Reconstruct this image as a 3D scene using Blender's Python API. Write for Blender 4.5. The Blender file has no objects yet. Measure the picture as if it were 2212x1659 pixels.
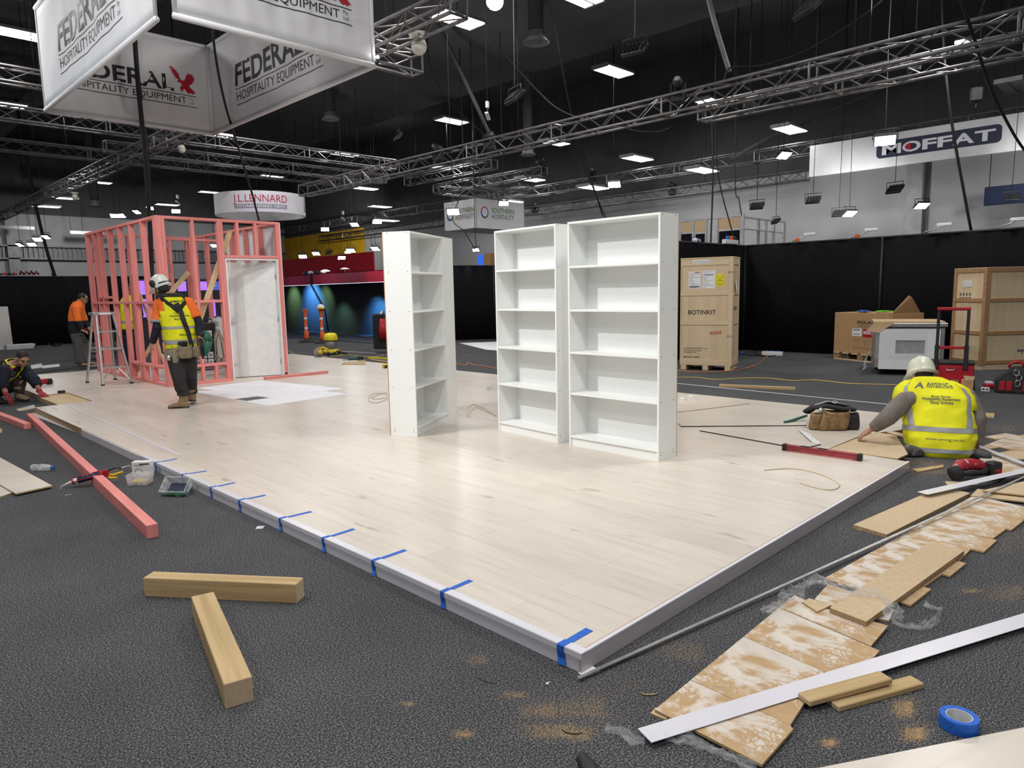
import bpy, bmesh, math, random
from math import pi, sin, cos, radians as RD
from mathutils import Vector as V, Matrix as M4, Euler
from mathutils.bvhtree import BVHTree

# ------------------------------------------------------------------ camera
S = bpy.context.scene
COL = S.collection
FPX, PITCH, ROLL, YAW = 1516.35, 0.130755, -0.0201049, 0.789289
CAM = V((0, 0, 1.5))
FWD = V((cos(YAW)*cos(PITCH), sin(YAW)*cos(PITCH), -sin(PITCH)))
_r0 = V((sin(YAW), -cos(YAW), 0)); _u0 = _r0.cross(FWD)
RGT = _r0*cos(ROLL) + _u0*sin(ROLL)
UPV = -_r0*sin(ROLL) + _u0*cos(ROLL)
cam = bpy.data.cameras.new('camera'); camo = bpy.data.objects.new('camera', cam); COL.objects.link(camo)
cam.sensor_width = 36; cam.sensor_fit = 'HORIZONTAL'; cam.lens = FPX*36/2212; cam.clip_end = 200; cam.clip_start = .05
mw = M4.Identity(4)
for i, a in enumerate((RGT, UPV, -FWD)):
    for j in range(3): mw[j][i] = a[j]
mw.translation = CAM
camo.matrix_world = mw
S.camera = camo
# ------------------------------------------------------------------ view, world, lamps
S.view_settings.view_transform = 'Standard'; S.view_settings.look = 'None'
S.view_settings.gamma = 1.0; S.view_settings.use_curve_mapping = False
S.view_settings.exposure = 0.0
cy = S.cycles
cy.max_bounces = 6; cy.diffuse_bounces = 3; cy.glossy_bounces = 3; cy.transparent_max_bounces = 10; cy.transmission_bounces = 4
cy.sample_clamp_indirect = 4.0; cy.caustics_reflective = False; cy.caustics_refractive = False
W = bpy.data.worlds.new('world'); S.world = W; W.use_nodes = True
W.node_tree.nodes['Background'].inputs[0].default_value = (.93, .95, 1, 1)
W.node_tree.nodes['Background'].inputs[1].default_value = .27

def lamp(name, kind, loc, power, color=(1, 1, 1), size=.5, size_y=None, target=None, spot=None, blend=.4):
    l = bpy.data.lights.new(name, kind); o = bpy.data.objects.new(name, l); COL.objects.link(o)
    l.energy = power; l.color = color; o.location = loc
    if kind == 'AREA':
        l.size = size
        if size_y: l.shape = 'RECTANGLE'; l.size_y = size_y
    else: l.shadow_soft_size = size
    if kind == 'SPOT': l.spot_size = spot or 1.2; l.spot_blend = blend
    if target is not None:
        o.rotation_euler = (V(target)-V(loc)).to_track_quat('-Z', 'Y').to_euler()
    return o
# the hall's overhead rows (the ones in the picture and the rows that carry on beside and behind the camera)
for i, (x, y) in enumerate(((1, 1), (1, 7), (7, 2), (7, 9), (13, 3), (13, 10), (2, 15), (9, 17), (15, 18), (6, 25), (-4, 4), (1, -4))):
    lamp('overhead_lamp', 'AREA', (x, y, 6.9), 195 if i < 4 or i > 9 else 165, (1, .985, .96), 1.2, .55)
# big floodlights rigged high beside the stage: they throw the shelf shadows
lamp('flood_lamp', 'SPOT', (.0, 6.5, 5.3), 820, (1, .99, .97), .10, target=(5.0, 4.2, .9), spot=.85, blend=.9)
lamp('flood_lamp', 'SPOT', (.8, 3.0, 5.8), 150, (1, .99, .97), .12, target=(4.8, 5, .8), spot=1.2, blend=.8)
lamp('flood_lamp', 'SPOT', (-2.5, 10.0, 4.6), 420, (.93, .98, 1), .2, target=(3, 11, 5.1), spot=1.0, blend=.6)
lamp('flood_lamp', 'SPOT', (1.0, 9.0, 5.0), 380, (1, .99, .97), .15, target=(5.2, 13, 1.2), spot=.8, blend=.8)
# floodlights that wash the grey hall walls, and up-lights standing on the longest truss
for x, y, z, tx, ty, tz, pw in ((17.0, 6.5, 3.6, 20.6, 6.8, 3.2, 210), (17.0, 2.8, 3.7, 20.6, 2.4, 3.4, 210), (17.0, 11.5, 4.3, 20.6, 11.2, 3.6, 130), (16.8, 20.0, 4.0, 20.6, 21.5, 3.6, 130), (16.5, 29.0, 4.6, 20.6, 32.5, 4.2, 420), (2.8, 34.5, 4.6, 3.0, 39.8, 3.4, 420), (8.5, 34.5, 4.8, 9.0, 39.8, 3.8, 420), (14.0, 34.5, 4.8, 14.5, 39.8, 3.8, 300)):
    lamp('wall_flood_lamp', 'SPOT', (x, y, z), pw, (1, .99, .97), .15, target=(tx, ty, tz), spot=1.75, blend=1)
for y, pw in ((3.6, 50), (7.6, 36), (12.4, 36), (18.5, 30)): lamp('uplight_lamp', 'SPOT', (10.9, y, 5.2), pw, (.95, .97, 1), .1, target=(11.9, y+.5, 8.5), spot=1.9, blend=1)
for x, y in ((3, 20), (2, 30), (17, 8), (17.5, 26)): lamp('uplight_lamp', 'SPOT', (x, y, 6.2), 60, (.95, .97, 1), .1, target=(x, y+.5, 9), spot=2.6, blend=1)  # extra spots added as fill for the dark roof, with no fittings here

# ------------------------------------------------------------------ picture ray -> world point on a real plane
def ray(x, y): return FWD + RGT*((x-1106)/FPX) - UPV*((y-829.5)/FPX)
def at(x, y, z=0.0):
    d = ray(x, y); t = (z-CAM.z)/d.z; return CAM + d*t
def onx(x, y, X):
    d = ray(x, y); return CAM + d*(X/d.x)
def ony(x, y, Y):
    d = ray(x, y); return CAM + d*(Y/d.y)
def dpt(x, y, D): return CAM + ray(x, y)*D

# ------------------------------------------------------------------ scene graph helpers
MATS = {}
INV = {}
def tag(o, label=None, cat=None, group=None, kind=None):
    if label: o['label'] = label
    if cat: o['category'] = cat
    if group: o['group'] = group
    if kind: o['kind'] = kind
    return o
def thing(name, label, cat, loc=(0, 0, 0), rotz=0.0, group=None, rot=None):
    o = bpy.data.objects.new(name, None); COL.objects.link(o); o.empty_display_size = .1
    o.location = loc; o.rotation_euler = rot if rot else (0, 0, rotz)
    INV[o.name] = M4.LocRotScale(V(loc), Euler(o.rotation_euler), None).inverted()
    return tag(o, label, cat, group)
def copy_thing(r, loc, rotz=None, label=None, group=None):
    c = r.copy(); COL.objects.link(c); c.location = loc
    if rotz is not None: c.rotation_euler = (0, 0, rotz)
    if label: c['label'] = label
    if group: c['group'] = group
    INV[c.name] = M4.LocRotScale(V(loc), Euler(c.rotation_euler), None).inverted()
    for ch in list(r.children):
        d = ch.copy(); COL.objects.link(d); d.parent = c
        for g in list(ch.children):
            e = g.copy(); COL.objects.link(e); e.parent = d
    return c

class MB:
    """collects shapes into one mesh"""
    def __init__(s, M=None): s.v = []; s.f = []; s.mi = []; s.sm = []; s.M = M
    def add(s, vs, fs, mi=0, sm=False):
        n = len(s.v)
        s.v += [(s.M @ V(p)) if s.M else V(p) for p in vs]
        for f in fs: s.f.append([i+n for i in f]); s.mi.append(mi); s.sm.append(sm)
        return s
    def hexa(s, p, mi=0):   # 8 corners: bottom 4 ccw, top 4 ccw
        return s.add(p, [(3, 2, 1, 0), (4, 5, 6, 7), (0, 1, 5, 4), (1, 2, 6, 5), (2, 3, 7, 6), (3, 0, 4, 7)], mi)
    def box(s, c, sz, R=None, mi=0, ch=0.0):
        x, y, z = sz[0]/2, sz[1]/2, sz[2]/2
        T = M4.Translation(V(c)) @ (R.to_4x4() if R else M4.Identity(4))
        ch = min(ch, x*.49, y*.49, z*.49)
        if ch <= 0:
            p = [T @ V(q) for q in ((-x, -y, -z), (x, -y, -z), (x, y, -z), (-x, y, -z), (-x, -y, z), (x, -y, z), (x, y, z), (-x, y, z))]
            return s.hexa(p, mi)
        rings = []
        for zz, dx in ((-z, ch), (-z+ch, 0), (z-ch, 0), (z, ch)):
            X, Y = x-dx, y-dx; c2 = ch if dx == 0 else ch*.4
            rings.append([T @ V(q) for q in ((-X+c2, -Y, zz), (X-c2, -Y, zz), (X, -Y+c2, zz), (X, Y-c2, zz), (X-c2, Y, zz), (-X+c2, Y, zz), (-X, Y-c2, zz), (-X, -Y+c2, zz))])
        return s.rings(rings, mi=mi)
    def bx(s, x0, x1, y0, y1, z0, z1, mi=0, ch=0.0):
        return s.box(((x0+x1)/2, (y0+y1)/2, (z0+z1)/2), (abs(x1-x0), abs(y1-y0), abs(z1-z0)), None, mi, ch)
    def rings(s, R, mi=0, sm=False, cap=True, closed=False):
        n = len(R[0]); vs = [p for r in R for p in r]; fs = []
        m = len(R)
        for i in range(m if closed else m-1):
            a = i*n; b = ((i+1) % m)*n
            for j in range(n):
                k = (j+1) % n; fs.append((a+j, a+k, b+k, b+j))
        if cap and not closed: fs.append(tuple(range(n-1, -1, -1))); fs.append(tuple(range((m-1)*n, m*n)))
        return s.add(vs, fs, mi, sm)
    def tube(s, path, r, n=8, mi=0, sm=True, closed=False, flat=1.0, up=None):
        path = [V(p) for p in path]; m = len(path)
        rr = r if isinstance(r, (list, tuple)) else [r]*m
        R = []; ref = V(up) if up else None
        for i, p in enumerate(path):
            if closed: t = path[(i+1) % m]-path[i-1]
            else: t = path[min(i+1, m-1)]-path[max(i-1, 0)]
            t = t.normalized() if t.length > 1e-9 else V((0, 0, 1))
            if ref is None:
                ref = V((0, 0, 1)) if abs(t.z) < .9 else V((1, 0, 0))
            u = t.cross(ref)
            if u.length < 1e-6: u = t.cross(V((.3, .5, .81)))
            u.normalize(); w = u.cross(t)
            if up is None: ref = w
            R.append([p + u*(rr[i]*cos(2*pi*k/n)) + w*(rr[i]*flat*sin(2*pi*k/n)) for k in range(n)])
        return s.rings(R, mi, sm, closed=closed)
    def bar(s, a, b, w, h, mi=0, up=(0, 0, 1), ch=0.0):
        a, b = V(a), V(b); t = (b-a); L = t.length; t.normalize(); u = V(up)
        sd = t.cross(u)
        if sd.length < 1e-5: sd = t.cross(V((1, 0, 0)))
        sd.normalize(); u = sd.cross(t)
        R = M4((t, -sd, u)).transposed()
        return s.box((a+b)/2, (L, w, h), R, mi, ch)
    def ell(s, c, rad, R=None, nu=14, nv=9, mi=0, zmin=-1.0, zmax=1.0):
        c = V(c); rs = []
        a0, a1 = math.asin(max(-1, zmin)), math.asin(min(1, zmax))
        for i in range(nv+1):
            a = a0+(a1-a0)*i/nv
            if abs(abs(a)-pi/2) < 1e-6: a *= .985
            ring = []
            for k in range(nu):
                b = 2*pi*k/nu
                p = V((rad[0]*cos(a)*cos(b), rad[1]*cos(a)*sin(b), rad[2]*sin(a)))
                ring.append(c + (R @ p if R else p))
            rs.append(ring)
        return s.rings(rs, mi, True)
    def lathe(s, prof, c=(0, 0, 0), R=None, n=20, mi=0, sm=True, cap=True):
        c = V(c); rs = []
        for r, z in prof:
            ring = [V((max(r, .0004)*cos(2*pi*k/n), max(r, .0004)*sin(2*pi*k/n), z)) for k in range(n)]
            rs.append([c + (R @ p if R else p) for p in ring])
        return s.rings(rs, mi, sm, cap)
    def loft(s, secs, n=16, mi=0, pw=2.0):
        """secs: (centre, side vector, front vector) superellipse sections"""
        rs = []
        for c, a, b in secs:
            ring = []
            for k in range(n):
                t = 2*pi*k/n; cs, sn = cos(t), sin(t)
                ring.append(V(c) + V(a)*(math.copysign(abs(cs)**(2/pw), cs)) + V(b)*(math.copysign(abs(sn)**(2/pw), sn)))
            rs.append(ring)
        return s.rings(rs, mi, True)
    def prism(s, pts, th, mi=0, down=None, side=None):
        """polygon (world points, counter-clockwise from outside) pushed back by th against its normal or along down"""
        pts = [V(p) for p in pts]
        n = V((0, 0, 0))
        for i in range(len(pts)): n += pts[i].cross(pts[(i+1) % len(pts)])
        n.normalize()
        if down is None: d = -n*th
        else:
            d = V(down)*th
            if n.dot(d) > 0: pts.reverse()
        k = len(pts); vs = pts + [p+d for p in pts]
        s.add(vs, [tuple(range(k)), tuple(range(2*k-1, k-1, -1))], mi)
        s.add(vs, [(i, k+i, k+(i+1) % k, (i+1) % k) for i in range(k)], mi if side is None else side)
        return s
    def sheet(s, pts, nx, ny, mi=0, sm=True):
        return s.add(pts, [(j*nx+i, j*nx+i+1, (j+1)*nx+i+1, (j+1)*nx+i) for j in range(ny-1) for i in range(nx-1)], mi, sm)
    def build(s, name, mat, parent=None, world=False, remesh=0, smooth=0, bevel=0, subs=0, solid=0):
        me = bpy.data.meshes.new(name)
        vs = s.v
        if world and parent is not None:
            Mi = INV[parent.name]
            vs = [Mi @ p for p in vs]
        me.from_pydata([tuple(p) for p in vs], [], s.f)
        mats = mat if isinstance(mat, (list, tuple)) else [mat]
        for m in mats: me.materials.append(MATS[m] if isinstance(m, str) else m)
        me.polygons.foreach_set('material_index', s.mi)
        me.polygons.foreach_set('use_smooth', [bool(x) for x in s.sm])
        me.update()
        o = bpy.data.objects.new(name, me); COL.objects.link(o)
        if parent is not None:
            o.parent = parent
            INV[o.name] = INV.get(parent.name, M4.Identity(4))
        if solid:
            m = o.modifiers.new('solid', 'SOLIDIFY'); m.thickness = solid; m.offset = 0
        if remesh:
            m = o.modifiers.new('remesh', 'REMESH'); m.mode = 'VOXEL'; m.voxel_size = remesh; m.use_smooth_shade = True
        if smooth:
            m = o.modifiers.new('smooth', 'SMOOTH'); m.factor = .5; m.iterations = smooth
        if bevel:
            m = o.modifiers.new('bevel', 'BEVEL'); m.width = bevel; m.segments = 2; m.limit_method = 'ANGLE'
        if subs:
            m = o.modifiers.new('subs', 'SUBSURF'); m.levels = subs; m.render_levels = subs
        return o

# lettering: the built-in font, turned into a mesh and laid on a plane or bent by a function
def glyphs(txt, bold=0.0, shear=0.0, space=1.0, res=3):
    c = bpy.data.curves.new('lettering', 'FONT'); c.body = txt; c.size = 1.0; c.offset = bold; c.shear = shear
    c.space_character = space; c.resolution_u = res; c.fill_mode = 'FRONT'
    o = bpy.data.objects.new('lettering', c)
    me = bpy.data.meshes.new_from_object(o)
    vs = [v.co.copy() for v in me.vertices]; fs = [tuple(p.vertices) for p in me.polygons]
    bpy.data.objects.remove(o); bpy.data.curves.remove(c); bpy.data.meshes.remove(me)
    return vs, fs
def letter_mb(mb, txt, o, xd, yd, h, width=None, bold=0.0, shear=0.0, space=1.0, align='l', lift=.002, mi=0, fn=None, res=3):
    """h: cap height.  width: stretch the line to this width"""
    vs, fs = glyphs(txt, bold, shear, space, res)
    if not vs: return mb
    x0 = min(v.x for v in vs); x1 = max(v.x for v in vs)
    k = h/.69; kx = k if width is None else width/(x1-x0)
    wd = (x1-x0)*kx
    sh = {'l': 0, 'c': -wd/2, 'r': -wd}[align]
    o, xd, yd = V(o), V(xd).normalized(), V(yd).normalized(); nn = xd.cross(yd)
    out = []
    for v in vs:
        X = (v.x-x0)*kx+sh; Y = v.y*k
        out.append(fn(X, Y) if fn else o + xd*X + yd*Y + nn*lift)
    return mb.add(out, fs, mi)
def text(name, txt, mat, parent, o, xd, yd, h, **k):
    world = k.pop('world', False)
    return letter_mb(MB(), txt, o, xd, yd, h, **k).build(name, mat, parent, world)

# ------------------------------------------------------------------ materials
def mat(name, c1, c2=None, scale=8, stretch=(1, 1, 1), rough=.6, metal=0, bump=0, bscale=None, thr=(.35, .65), spec=.4, detail=4, coat=0, sheen=0, rv=0):
    m = bpy.data.materials.new(name); m.use_nodes = True; nt = m.node_tree; N = nt.nodes; L = nt.links
    b = N['Principled BSDF']; b.inputs['Roughness'].default_value = rough; b.inputs['Metallic'].default_value = metal
    b.inputs['Specular IOR Level'].default_value = spec
    if coat: b.inputs['Coat Weight'].default_value = coat; b.inputs['Coat Roughness'].default_value = .15
    if sheen: b.inputs['Sheen Weight'].default_value = sheen
    if c2 is None: c2 = tuple(x*.88 for x in c1)
    tc = N.new('ShaderNodeTexCoord'); mp = N.new('ShaderNodeMapping'); mp.inputs['Scale'].default_value = stretch
    L.new(tc.outputs['Object'], mp.inputs[0])
    nz = N.new('ShaderNodeTexNoise'); nz.inputs['Scale'].default_value = scale; nz.inputs['Detail'].default_value = detail
    L.new(mp.outputs[0], nz.inputs['Vector'])
    rp = N.new('ShaderNodeValToRGB'); rp.color_ramp.elements[0].position = thr[0]; rp.color_ramp.elements[1].position = thr[1]
    rp.color_ramp.elements[0].color = (*c1, 1); rp.color_ramp.elements[1].color = (*c2, 1)
    L.new(nz.outputs[0], rp.inputs[0]); L.new(rp.outputs[0], b.inputs['Base Color'])
    if bump:
        n2 = N.new('ShaderNodeTexNoise'); n2.inputs['Scale'].default_value = bscale or scale*3; n2.inputs['Detail'].default_value = 3
        L.new(mp.outputs[0], n2.inputs['Vector'])
        bp = N.new('ShaderNodeBump'); bp.inputs['Strength'].default_value = bump; bp.inputs['Distance'].default_value = .01
        L.new(n2.outputs[0], bp.inputs['Height']); L.new(bp.outputs[0], b.inputs['Normal'])
    m['p'] = 1
    MATS[name] = m; return m
def emat(name, col, strength):
    m = bpy.data.materials.new(name); m.use_nodes = True; b = m.node_tree.nodes['Principled BSDF']
    b.inputs['Base Color'].default_value = (*[min(1, c) for c in col], 1); b.inputs['Emission Color'].default_value = (*col, 1); b.inputs['Emission Strength'].default_value = strength
    try: m.cycles.emission_sampling = 'NONE'
    except Exception: pass
    MATS[name] = m; return m
def nodes(name):
    m = MATS[name]; return m, m.node_tree.nodes, m.node_tree.links, m.node_tree.nodes['Principled BSDF']
def mathn(N, L, op, a, b=None, c=None):
    n = N.new('ShaderNodeMath'); n.operation = op
    for i, x in enumerate((a, b, c)):
        if x is None: continue
        if isinstance(x, (int, float)): n.inputs[i].default_value = x
        else: L.new(x, n.inputs[i])
    return n.outputs[0]
def mixc(N, L, fac, a, b):
    n = N.new('ShaderNodeMix'); n.data_type = 'RGBA'
    if isinstance(fac, (int, float)): n.inputs[0].default_value = fac
    else: L.new(fac, n.inputs[0])
    for i, x in ((6, a), (7, b)):
        if isinstance(x, tuple): n.inputs[i].default_value = (*x, 1)
        else: L.new(x, n.inputs[i])
    return n.outputs[2]
def band(N, L, v, lo, hi):
    return mathn(N, L, 'MULTIPLY', mathn(N, L, 'GREATER_THAN', v, lo), mathn(N, L, 'LESS_THAN', v, hi))
def wood(name, c1, c2, axis, rough=.6, fine=26, spec=.3):
    st = [1, 1, 1]; st[axis] = .06
    return mat(name, c1, c2, fine, tuple(st), rough, bump=.15, bscale=fine*2, thr=(.3, .7), spec=spec, detail=6)

mat('wall_grey', (.40, .40, .41), (.36, .36, .37), 1.5, rough=.9)
mat('wall_dark', (.075, .075, .08), (.09, .09, .095), 1.0, rough=.9, spec=.1)
mat('ceil_dark', (.10, .10, .108), (.125, .125, .13), .6, rough=.85, spec=.15)
mat('purlin', (.13, .13, .135), (.09, .09, .09), 4, rough=.7)
mat('steel_grey', (.25, .25, .26), (.2, .2, .21), 5, rough=.55, metal=.3)
mat('yellow_wall', (.62, .36, .01), (.55, .31, .01), 2, rough=.8)
mat('red_wall', (.50, .01, .03), (.44, .008, .02), 3, rough=.6)
mat('drape', (.006, .006, .007), (.011, .010, .012), 30, (1, 1, .1), rough=.95, bump=.2, spec=.08, thr=(.2, .8))
mat('booth_wall', (.030, .034, .045), (.024, .026, .036), 6, rough=.7)
mat('booth_head', (.30, .02, .06), (.24, .015, .05), 3, rough=.5)
mat('alu', (.62, .62, .63), (.5, .5, .52), 12, rough=.38, metal=.85)
mat('truss_alu', (.24, .23, .23), (.17, .165, .17), 9, rough=.45, metal=.7)
mat('black', (.012, .012, .013), (.02, .02, .02), 20, rough=.55)
mat('black_gloss', (.01, .01, .011), (.015, .015, .015), 20, rough=.2)
mat('rubber', (.016, .016, .017), (.025, .025, .025), 40, rough=.8, bump=.2)
mat('grey_plastic', (.35, .35, .35), (.3, .3, .3), 15, rough=.5)
mat('white_plastic', (.80, .80, .79), (.74, .74, .74), 9, rough=.4)
mat('off_white', (.74, .71, .64), (.68, .65, .58), 9, rough=.5)
mat('beige', (.50, .45, .36), (.42, .38, .30), 9, rough=.5)
mat('melamine', (.87, .885, .87), (.845, .86, .845), 60, (1, 1, 1), rough=.35, bump=.03, bscale=300, spec=.4)
mat('chip_edge', (.48, .33, .18), (.36, .24, .12), 90, rough=.8)
mat('screw', (.12, .11, .10), (.2, .2, .2), 200, rough=.4, metal=.7)
mat('banner', (.78, .78, .80), (.73, .73, .75), 3, (1, 1, .3), rough=.75, bump=.25, bscale=2.2, spec=.2)
mat('ink', (.015, .014, .016), (.02, .018, .02), 30, rough=.6)
mat('ink_grey', (.10, .10, .11), (.13, .13, .13), 30, rough=.6)
mat('ink_red', (.50, .012, .035), (.42, .01, .03), 30, rough=.6)
mat('ink_navy', (.012, .018, .05), (.016, .022, .06), 30, rough=.55)
mat('ink_green', (.10, .25, .05), (.08, .2, .04), 30, rough=.6)
mat('navy_cloth', (.010, .018, .06), (.008, .014, .045), 5, rough=.8)
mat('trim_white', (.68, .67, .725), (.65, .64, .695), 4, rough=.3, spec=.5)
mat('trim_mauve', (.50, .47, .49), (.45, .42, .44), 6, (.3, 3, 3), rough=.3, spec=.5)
mat('tape_blue', (.012, .10, .50), (.016, .13, .58), 60, rough=.6, bump=.2)
wood('ply_edge', (.55, .42, .24), (.40, .29, .15), 1, fine=14)
mat('ply', (.66, .52, .32), (.56, .42, .24), 7, (1, .15, 1), rough=.7, bump=.08, thr=(.3, .7))
mat('mdf', (.56, .43, .28), (.50, .375, .235), 40, rough=.8, bump=.05)
mat('mdf_edge', (.42, .29, .16), (.34, .23, .12), 60, rough=.9)
mat('chipboard', (.55, .40, .24), (.47, .33, .18), 120, rough=.8, bump=.1)
for ax, nm in ((0, 'x'), (1, 'y'), (2, 'z')):
    wood('pink_'+nm, (.80, .29, .27), (.66, .21, .19), ax)
    wood('pine_'+nm, (.55, .40, .21), (.38, .26, .12), ax)
    wood('crate_'+nm, (.72, .58, .39), (.63, .48, .30), ax, fine=9)
mat('crate_dark', (.42, .25, .12), (.34, .19, .09), 20, rough=.7)
mat('cardboard', (.50, .30, .15), (.45, .27, .13), 12, rough=.85)
mat('cardboard_lt', (.56, .40, .23), (.50, .35, .2), 12, rough=.85)
mat('steel', (.50, .49, .47), (.42, .41, .40), 10, (1, 1, 8), rough=.33, metal=.8)
mat('foam', (.84, .85, .87), (.80, .81, .83), 60, rough=.6, bump=.2, bscale=120)
mat('tool_red', (.46, .012, .025), (.36, .01, .02), 8, rough=.42)
mat('level_red', (.34, .05, .06), (.28, .04, .05), 14, rough=.45)
mat('tool_yellow', (.75, .50, .02), (.65, .42, .01), 14, rough=.45)
mat('vac_yellow', (.85, .72, .02), (.78, .64, .02), 14, rough=.35)
mat('orange_plastic', (.78, .12, .02), (.70, .10, .02), 14, rough=.5)
mat('tool_green', (.03, .13, .09), (.02, .1, .07), 14, rough=.5)
mat('teal', (.02, .10, .11), (.02, .08, .09), 14, rough=.5)
mat('leather', (.30, .19, .09), (.18, .11, .05), 18, rough=.75, bump=.3)
mat('canvas_tan', (.34, .29, .20), (.25, .21, .14), 25, rough=.85, bump=.3)
mat('strap_beige', (.60, .50, .36), (.54, .44, .3), 30, rough=.6)
mat('cord_orange', (.62, .25, .10), (.55, .2, .08), 30, rough=.6)
mat('cord_yellow', (.62, .45, .12), (.55, .4, .1), 30, rough=.6)
mat('cable', (.012, .012, .013), (.02, .02, .02), 20, rough=.6)
mat('paper', (.84, .84, .88), (.80, .80, .84), 5, rough=.7)
mat('label_yellow', (.85, .72, .02), (.8, .68, .02), 20, rough=.6)
mat('strap_blue', (.02, .10, .45), (.03, .14, .55), 30, rough=.7)
mat('strap_green', (.20, .55, .05), (.16, .45, .04), 30, rough=.7)
mat('skin', (.46, .25, .16), (.40, .21, .13), 14, rough=.55, bump=.05)
mat('hair', (.012, .010, .009), (.03, .025, .02), 60, (1, 1, .2), rough=.6, bump=.4)
mat('glove_red', (.42, .05, .06), (.30, .03, .04), 40, rough=.7, bump=.3)
mat('navy', (.010, .012, .028), (.016, .018, .036), 20, rough=.85, bump=.3, bscale=14)
mat('work_grey', (.10, .10, .10), (.07, .07, .07), 16, rough=.9, bump=.3, bscale=14)
mat('work_black', (.020, .020, .022), (.035, .034, .034), 12, rough=.9, bump=.35, bscale=14)
mat('grey_shirt', (.22, .19, .17), (.17, .145, .13), 12, rough=.9, bump=.4, bscale=16)
mat('hivis_orange', (.95, .20, .03), (.85, .16, .02), 10, rough=.8, bump=.3, bscale=12)
mat('boot_tan', (.30, .21, .12), (.20, .14, .08), 22, rough=.8, bump=.2)
mat('helmet_white', (.82, .82, .80), (.76, .76, .72), 8, rough=.3)
mat('helmet_cream', (.66, .68, .55), (.58, .6, .48), 8, rough=.35)
mat('mute_white', (.7, .7, .72), (.62, .62, .64), 10, rough=.6)
emat('tube_light', (1, .99, .96), 14)
emat('tube_dim', (.9, .95, 1), 2.2)
emat('led_hot', (1, 1, 1), 40)
emat('screen_purple', (.35, .14, .85), 1.1)
emat('screen_blue', (.08, .10, .45), .7)

# carpet: dark speckled needle felt
m = mat('carpet', (.030, .031, .034), rough=.98, spec=.05)
m, N, L, b = nodes('carpet')
tc = N['Texture Coordinate']
def noi(sc, det=3, rgh=.6):
    n = N.new('ShaderNodeTexNoise'); n.inputs['Scale'].default_value = sc; n.inputs['Detail'].default_value = det; n.inputs['Roughness'].default_value = rgh
    L.new(tc.outputs['Object'], n.inputs['Vector']); return n.outputs[0]
def ramp(src, stops):
    r = N.new('ShaderNodeValToRGB'); e = r.color_ramp.elements
    while len(e) < len(stops): e.new(.5)
    for el, (p, c) in zip(e, stops): el.position = p; el.color = (*c, 1)
    L.new(src, r.inputs[0]); return r.outputs[0]
fine = ramp(noi(140, 4, .9), [(.40, (.013, .0135, .015)), (.51, (.058, .059, .064)), (.62, (.27, .27, .275))])
big = ramp(noi(1.3, 4), [(.3, (.85, .85, .86)), (.7, (1.1, 1.1, 1.1))])
mx = N.new('ShaderNodeMix'); mx.data_type = 'RGBA'; mx.blend_type = 'MULTIPLY'; mx.inputs[0].default_value = 1
L.new(fine, mx.inputs[6]); L.new(big, mx.inputs[7]); L.new(mx.outputs[2], b.inputs['Base Color'])
bp = N.new('ShaderNodeBump'); bp.inputs['Strength'].default_value = .2; bp.inputs['Distance'].default_value = .004
L.new(noi(160, 2, .8), bp.inputs['Height']); L.new(bp.outputs[0], b.inputs['Normal'])

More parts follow.
